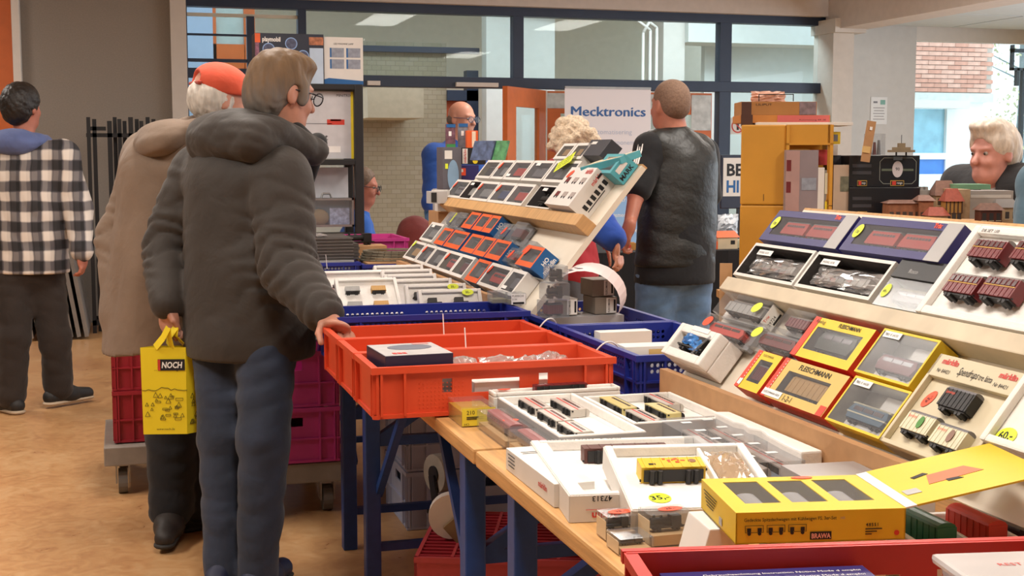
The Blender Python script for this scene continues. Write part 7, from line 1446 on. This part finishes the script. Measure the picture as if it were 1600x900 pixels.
S = Sdf(); S.ell(L(0, -.05, -.01), np.array([.081, .065, .05]), RH, .02); S.ell(L(0, .10, .0), np.array([.1, .1, .12]), RH, .01, -1); sobj('hair', S, .007, mat('hair_grey_stubble', '#6e6058', .8), pm)
S = Sdf(); S.cap(J['chest']+np.array([0, 0, .04]), J['pelvis'], .15, .165, .06, R, (1.25, .9, 1)); S.cap(J['Ls'], J['Rs'], .078, .078, .08); S.cap(J['neck']-np.array([0, 0, .08]), J['neck']-np.array([0, 0, .01]), .085, .066, .04); S.cap(J['neck']-np.array([0, 0, .05]), J['Rs'], .065, .078, .05); S.cap(J['neck']-np.array([0, 0, .05]), J['Ls'], .065, .078, .05)
for q in 'LR': S.cap(J[q+'s'], J[q+'e'], .082, .07, .04); S.cap(J[q+'e'], J[q+'w'], .07, .05, .03)
S.fold = folds(.005, 28, (.3, 0, 1), 21); S.cut((0, 0, J['pelvis'][2]-.06), (0, 0, -1)); sobj('sweater', S, .010, cloth('sweater_blue', '#27509e', .9), pm)
S = trousers(J, R, seed=3); S.cut((0, 0, J['pelvis'][2]), (0, 0, 1)); sobj('trousers', S, .011, cloth('trousers_navy', '#20242e', .9), pm)
for q in 'LR': shoe(pm, J, q, mat('shoe_dark_brown', '#26201d'), mat('shoe_sole', '#2a2826'), vox=.01)

# ---- seated person in blue beside the shelving unit
fd = dirv(.95, -.2); Ds = 8.45; J = dict(head=Q(566, 292, Ds), neck=Q(562, 334, Ds), chest=Q(558, 385, Ds), pelvis=Q(556, 470, Ds), Ls=Q(560, 352, 8.63), Le=Q(575, 420, 8.65), Lw=Q(625, 430, 8.55), Rs=Q(558, 352, 8.27), Re=Q(575, 420, 8.25), Rw=Q(625, 430, 8.3))
p = J['pelvis']; r = nz(np.cross(fd, (0, 0, 1)))
for q, s_ in (('R', 1), ('L', -1)): J[q+'h'] = p+r*.09*s_; J[q+'k'] = p+r*.11*s_+fd*.43; J[q+'a'] = J[q+'k']*np.array([1, 1, 0])+np.array([0, 0, .085])+fd*.03
feet(J, fd); R = hframe(fd); RH = hframe(dirv(.97, -.1), .15); pm = person('seated person with glasses in blue, half hidden by the black shelf', (p[0], p[1], 0))
S = Sdf(); L = head(S, J['head'], RH); skin_body(S, J, R); hand(S, J['Rw'], fd, (0, 0, -1), dirv(0, .9)); hand(S, J['Lw'], fd, (0, 0, -1), dirv(0, -.9)); sobj('body', S, .009, SKIN2, pm); eyes(pm, L, 1, RH); glasses(pm, L, RH)
S = Sdf(); S.ell(L(0, -.018, .042), np.array([.085, .103, .092]), RH, .02).ell(L(0, -.05, -.01), np.array([.078, .066, .075]), RH, .03); S.ell(L(0, .115, -.02), np.array([.09, .09, .105]), RH, .02, -1); sobj('hair', S, .007, mat('hair_mid_brown', '#6f5a49', .6, var=.25, scale=60, bump=.4), pm)
S = Sdf(); S.cap(J['chest'], p, .145, .16, .06, R, (1.2, .9, 1)); S.cap(J['Ls'], J['Rs'], .075, .075, .07); S.cap(J['neck']-np.array([0, 0, .07]), J['neck']-np.array([0, 0, .02]), .08, .065, .03)
for q in 'LR': S.cap(J[q+'s'], J[q+'e'], .08, .068, .04); S.cap(J[q+'e'], J[q+'w'], .068, .05, .03)
S.cut((0, 0, p[2]-.06), (0, 0, -1)); S.fold = folds(.004, 28, (.3, 0, 1), 22); sobj('shirt', S, .010, cloth('shirt_royal_blue', '#2a5fb4', .9), pm)
S = trousers(J, R, seed=4); sobj('trousers', S, .011, cloth('trousers_navy', '#20242e'), pm)
for q in 'LR': shoe(pm, J, q, mat('shoe_dark_brown', '#26201d'), mat('shoe_sole', '#2a2826'), vox=.01)
ch = MB().box(-.22, .22, -.22, .22, p[2]-.16, p[2]-.12).box(-.24, -.21, -.2, .2, p[2]-.1, p[2]+.3).build('folding_chair', DARK, None, Matrix.Translation((p[0], p[1], 0)) @ Matrix.Rotation(math.atan2(fd[1], fd[0]), 4, 'Z')); tag(ch, 'dark chair under the seated person in blue', 'chair')
for x in (-.2, .2):
    for y in (-.2, .2): MB().cyl((x, y, 0), (x, y, p[2]-.15), .012).build('leg', DARK, ch)

# ---- curly white haired person in red bending over the far side of the stand
fd = dirv(.85, -.3); Dc = 6.15; J = dict(head=Q(897, 236, Dc), neck=Q(872, 270, 6.2), chest=Q(868, 315, 6.25), pelvis=Q(888, 415, 6.3), Rs=Q(862, 275, 6.1), Re=Q(930, 345, 6.0), Rw=Q(957, 372, 5.95), Ls=Q(885, 272, 6.45), Le=Q(905, 340, 6.5), Lw=Q(935, 360, 6.35))
legs_from(J, fd, .1); R = hframe(fd); RH = hframe(dirv(.9, -.4), .45); pm = person('person in red vest and blue sleeves bending behind the middle stand', (J['pelvis'][0], J['pelvis'][1], 0))
S = Sdf(); L = head(S, J['head'], RH); skin_body(S, J, R); hand(S, J['Rw'], dirv(.3, -.2, -.9), dirv(-.7, 0), dirv(.4, .8), .35, 1.05); hand(S, J['Lw'], dirv(.4, 0, -.8), (0, 0, -1), dirv(0, .9)); sobj('body', S, .008, SKIN, pm); eyes(pm, L, 1, RH)
S = Sdf(); rnd = np.random.RandomState(5)
for i in range(150):
    v = rnd.randn(3); v /= np.linalg.norm(v)
    if v[1] > .35 and v[2] < .45: continue
    if v[2] < -.55: continue
    S.ell(L(.098*v[0], -.02+.112*v[1], .035+.104*v[2]), np.full(3, rnd.uniform(.016, .026)), None, .008)
S.ell(L(0, -.02, .035), np.array([.088, .104, .095]), RH, .02); S.ell(L(0, .125, -.04), np.array([.075, .09, .10]), RH, .02, -1); S.fold = folds(.003, 160, (1, 1, 1), 6); sobj('hair', S, .006, mat('hair_curly_white', '#cdb9a0', .7, var=.25, scale=90, bump=.6, bscale=140), pm)
S = Sdf(); S.cap(J['chest'], J['pelvis'], .14, .16, .06, R, (1.2, .9, 1)); S.cap(J['Ls'], J['Rs'], .07, .07, .07); S.cap(J['neck']-np.array([0, 0, .07]), J['neck']-np.array([0, 0, .01]), .08, .065, .04); S.fold = folds(.006, 26, (.4, 0, 1), 23); S.cut((0, 0, J['pelvis'][2]-.12), (0, 0, -1)); sobj('red_vest', S, .009, cloth('vest_red', '#b01f2c', .8), pm)
for q in 'LR': S = Sdf(); S.cap(J[q+'s'], J[q+'e'], .068, .075, .04); S.cap(J[q+'e'], J[q+'w'], .078, .06, .03); S.fold = folds(.006, 40, (.4, 0, 1), 24); sobj('sleeve', S, .009, cloth('sleeve_blue', '#1d49a8', .85), pm)
S = trousers(J, R, (.10, .085, .075), seed=5); S.cut((0, 0, J['pelvis'][2]+.02), (0, 0, 1)); sobj('trousers', S, .011, cloth('trousers_grey', '#55555a', .9), pm)
for q in 'LR': shoe(pm, J, q, mat('shoe_dark_brown', '#26201d'), mat('shoe_sole', '#2a2826'), vox=.01)

# ---- white haired person in dark jacket at right
fd = dirv(-.80, -.6); De = 5.75; J = dict(head=Q(1551, 240, De), neck=Q(1556, 290, 5.78), chest=Q(1562, 346, 5.84), pelvis=Q(1572, 460, 5.9), Ls=Q(1612, 290, 5.68), Le=Q(1618, 385, 5.65), Lw=Q(1590, 400, 5.62), Rs=Q(1502, 290, 6.0), Re=Q(1495, 375, 5.98), Rw=Q(1520, 402, 5.85))
legs_from(J, fd, .1); R = hframe(fd); RH = hframe(dirv(-.86, -.5), .1); pm = person('person in dark jacket and pale sweater behind the model houses', (J['pelvis'][0], J['pelvis'][1], 0))
S = Sdf(); L = head(S, J['head'], RH, 1.04, jaw=1.04); skin_body(S, J, R); S.ell(L(0, .05, -.09), (.05, .04, .035), RH, .03); hand(S, J['Rw'], dirv(.3, -.6, -.4), (0, 0, -1), dirv(0, .9)); hand(S, J['Lw'], dirv(-.5, -.6, -.4), (0, 0, -1), dirv(0, .9)); sobj('body', S, .007, mat('skin_pink', '#c58a7c', .5, var=.1, scale=25), pm); eyes(pm, L, 1.06, RH)
S = Sdf(); S.ell(L(0, -.018, .05), np.array([.093, .11, .095]), RH, .02).ell(L(0, -.06, -.0), np.array([.086, .07, .085]), RH, .03).ell(L(.0, .03, .12), np.array([.07, .07, .03]), RH, .03)
S.ell(L(0, .125, -.015), np.array([.085, .095, .112]), RH, .02, -1); S.fold = folds(.006, 80, (.3, .8, .3), 11); sobj('hair', S, .006, mat('hair_silver', '#d0c4b6', .6, var=.2, scale=60, stretch=(1, 1, .3), bump=.5), pm)
S = Sdf(); S.cap(J['chest']+np.array([0, 0, .04]), J['pelvis'], .16, .17, .06, R, (1.25, .95, 1)); S.cap(J['Ls'], J['Rs'], .095, .095, .08); S.cap(J['neck']-np.array([0, 0, .08]), J['neck']-np.array([0, 0, .0])-R[:, 1]*.02, .10, .085, .04)
S.ell(J['neck']+R[:, 1]*.12-np.array([0, 0, .03]), (.055, .09, .12), R, .02, -1); S.fold = folds(.005, 26, (.3, 0, 1), 25); S.cut((0, 0, J['pelvis'][2]-.08), (0, 0, -1)); sobj('jacket', S, .009, cloth('jacket_charcoal', '#1d1d20', .8), pm)
for q in 'LR': S = Sdf(); S.cap(J[q+'s']-np.array([0, 0, .04]), J[q+'e'], .098, .08, .04); S.cap(J[q+'e'], J[q+'w'], .08, .055, .03); S.fold = folds(.005, 34, (.3, 0, 1), 26); sobj('sleeve', S, .010, cloth('sleeve_grey', '#3f3f40', .85), pm)
S = Sdf(); S.cap(J['neck']-np.array([0, 0, .14]), J['neck']-np.array([0, 0, .02]), .095, .068, .03, R, (1, 1, 1)); sobj('sweater', S, .009, cloth('sweater_pale_grey', '#b5b0b0', .9), pm)
S = trousers(J, R, seed=6); S.cut((0, 0, J['pelvis'][2]), (0, 0, 1)); sobj('trousers', S, .012, cloth('trousers_navy', '#20242e'), pm)
for q in 'LR': shoe(pm, J, q, mat('shoe_dark_brown', '#26201d'), mat('shoe_sole', '#2a2826'), vox=.01)

# ---- person in grey blue top cut off by the right picture edge
fd = dirv(-.9, .2); J = dict(head=Q(1665, 196, 4.3), neck=Q(1660, 248, 4.3), chest=Q(1655, 340, 4.3), pelvis=Q(1655, 480, 4.3), Rs=Q(1655, 290, 4.48), Re=Q(1645, 380, 4.5), Rw=Q(1645, 450, 4.4), Ls=Q(1636, 290, 4.12), Le=Q(1626, 385, 4.08), Lw=Q(1630, 450, 4.05))
legs_from(J, fd, .1); R = hframe(fd); RH = hframe(fd); pm = person('person in grey blue top, only the shoulder showing at the right edge', (J['pelvis'][0], J['pelvis'][1], 0))
S = Sdf(); L = head(S, J['head'], RH); skin_body(S, J, R); hand(S, J['Rw'], fd, (0, 0, -1), dirv(0, .9)); hand(S, J['Lw'], fd, (0, 0, -1), dirv(0, -.9)); sobj('body', S, .011, SKIN, pm); eyes(pm, L, 1, RH)
S = Sdf(); S.ell(L(0, -.018, .042), np.array([.085, .103, .092]), RH, .02); S.ell(L(0, .115, -.02), np.array([.09, .09, .105]), RH, .02, -1); sobj('hair', S, .009, mat('hair_mid_brown', '#6f5a49'), pm)
S = Sdf(); S.cap(J['chest'], J['pelvis'], .15, .165, .06, R, (1.2, .92, 1)); S.cap(J['Ls'], J['Rs'], .08, .08, .08); S.cap(J['neck']-np.array([0, 0, .08]), J['neck']-np.array([0, 0, .02]), .085, .07, .04)
for q in 'LR': S.cap(J[q+'s'], J[q+'e'], .085, .075, .04); S.cap(J[q+'e'], J[q+'w'], .075, .05, .03)
S.fold = folds(.004, 28, (.3, 0, 1), 27); S.cut((0, 0, J['pelvis'][2]-.06), (0, 0, -1)); sobj('top', S, .011, cloth('top_grey_blue', '#5f7f92', .9), pm)
S = trousers(J, R, seed=7); S.cut((0, 0, J['pelvis'][2]), (0, 0, 1)); sobj('trousers', S, .012, cloth('trousers_navy', '#20242e'), pm)
for q in 'LR': shoe(pm, J, q, mat('shoe_dark_brown', '#26201d'), mat('shoe_sole', '#2a2826'), vox=.011)
# navy jacket over a chair behind the yellow crate
bj = Q(1322, 262, 5.75); S = Sdf(); S.cap(bj+np.array([-.14, 0, -.08]), bj+np.array([.12, .0, -.10]), .075, .06, .05); S.cap(bj+np.array([0, 0, -.08]), bj+np.array([0, 0, -.45]), .11, .13, .05); S.fold = folds(.006, 30, (.4, 0, 1), 31)
jr = empty('hung_jacket', (bj[0], bj[1], 0)); tag(jr, 'navy jacket hung over a chair behind the yellow crate', 'jacket'); sobj('jacket_body', S, .011, cloth('jacket_navy', '#27304a', .9), jr); MB().cyl((0, 0, 0), (0, 0, float(bj[2])-.1), .02).box(-.2, .2, -.2, .2, 0, .02).build('stand', DARK, jr)

bj = Q(648, 362, 7.75); S = Sdf(); S.cap(bj+np.array([-.02, 0, -.02]), bj+np.array([.10, .0, -.03]), .075, .06, .05); S.cap(bj, bj+np.array([.03, 0, -.35]), .09, .13, .05); S.fold = folds(.006, 30, (.4, 0, 1), 33)
jr = empty('hung_jacket', (bj[0], bj[1], 0)); tag(jr, 'maroon jacket hung on a stand behind the middle display', 'jacket'); sobj('jacket_body', S, .011, cloth('jacket_maroon', '#6a2a28', .9), jr); MB().cyl((0, 0, 0), (0, 0, float(bj[2])-.1), .02).box(-.1, .1, -.1, .1, 0, .02).build('stand', DARK, jr)
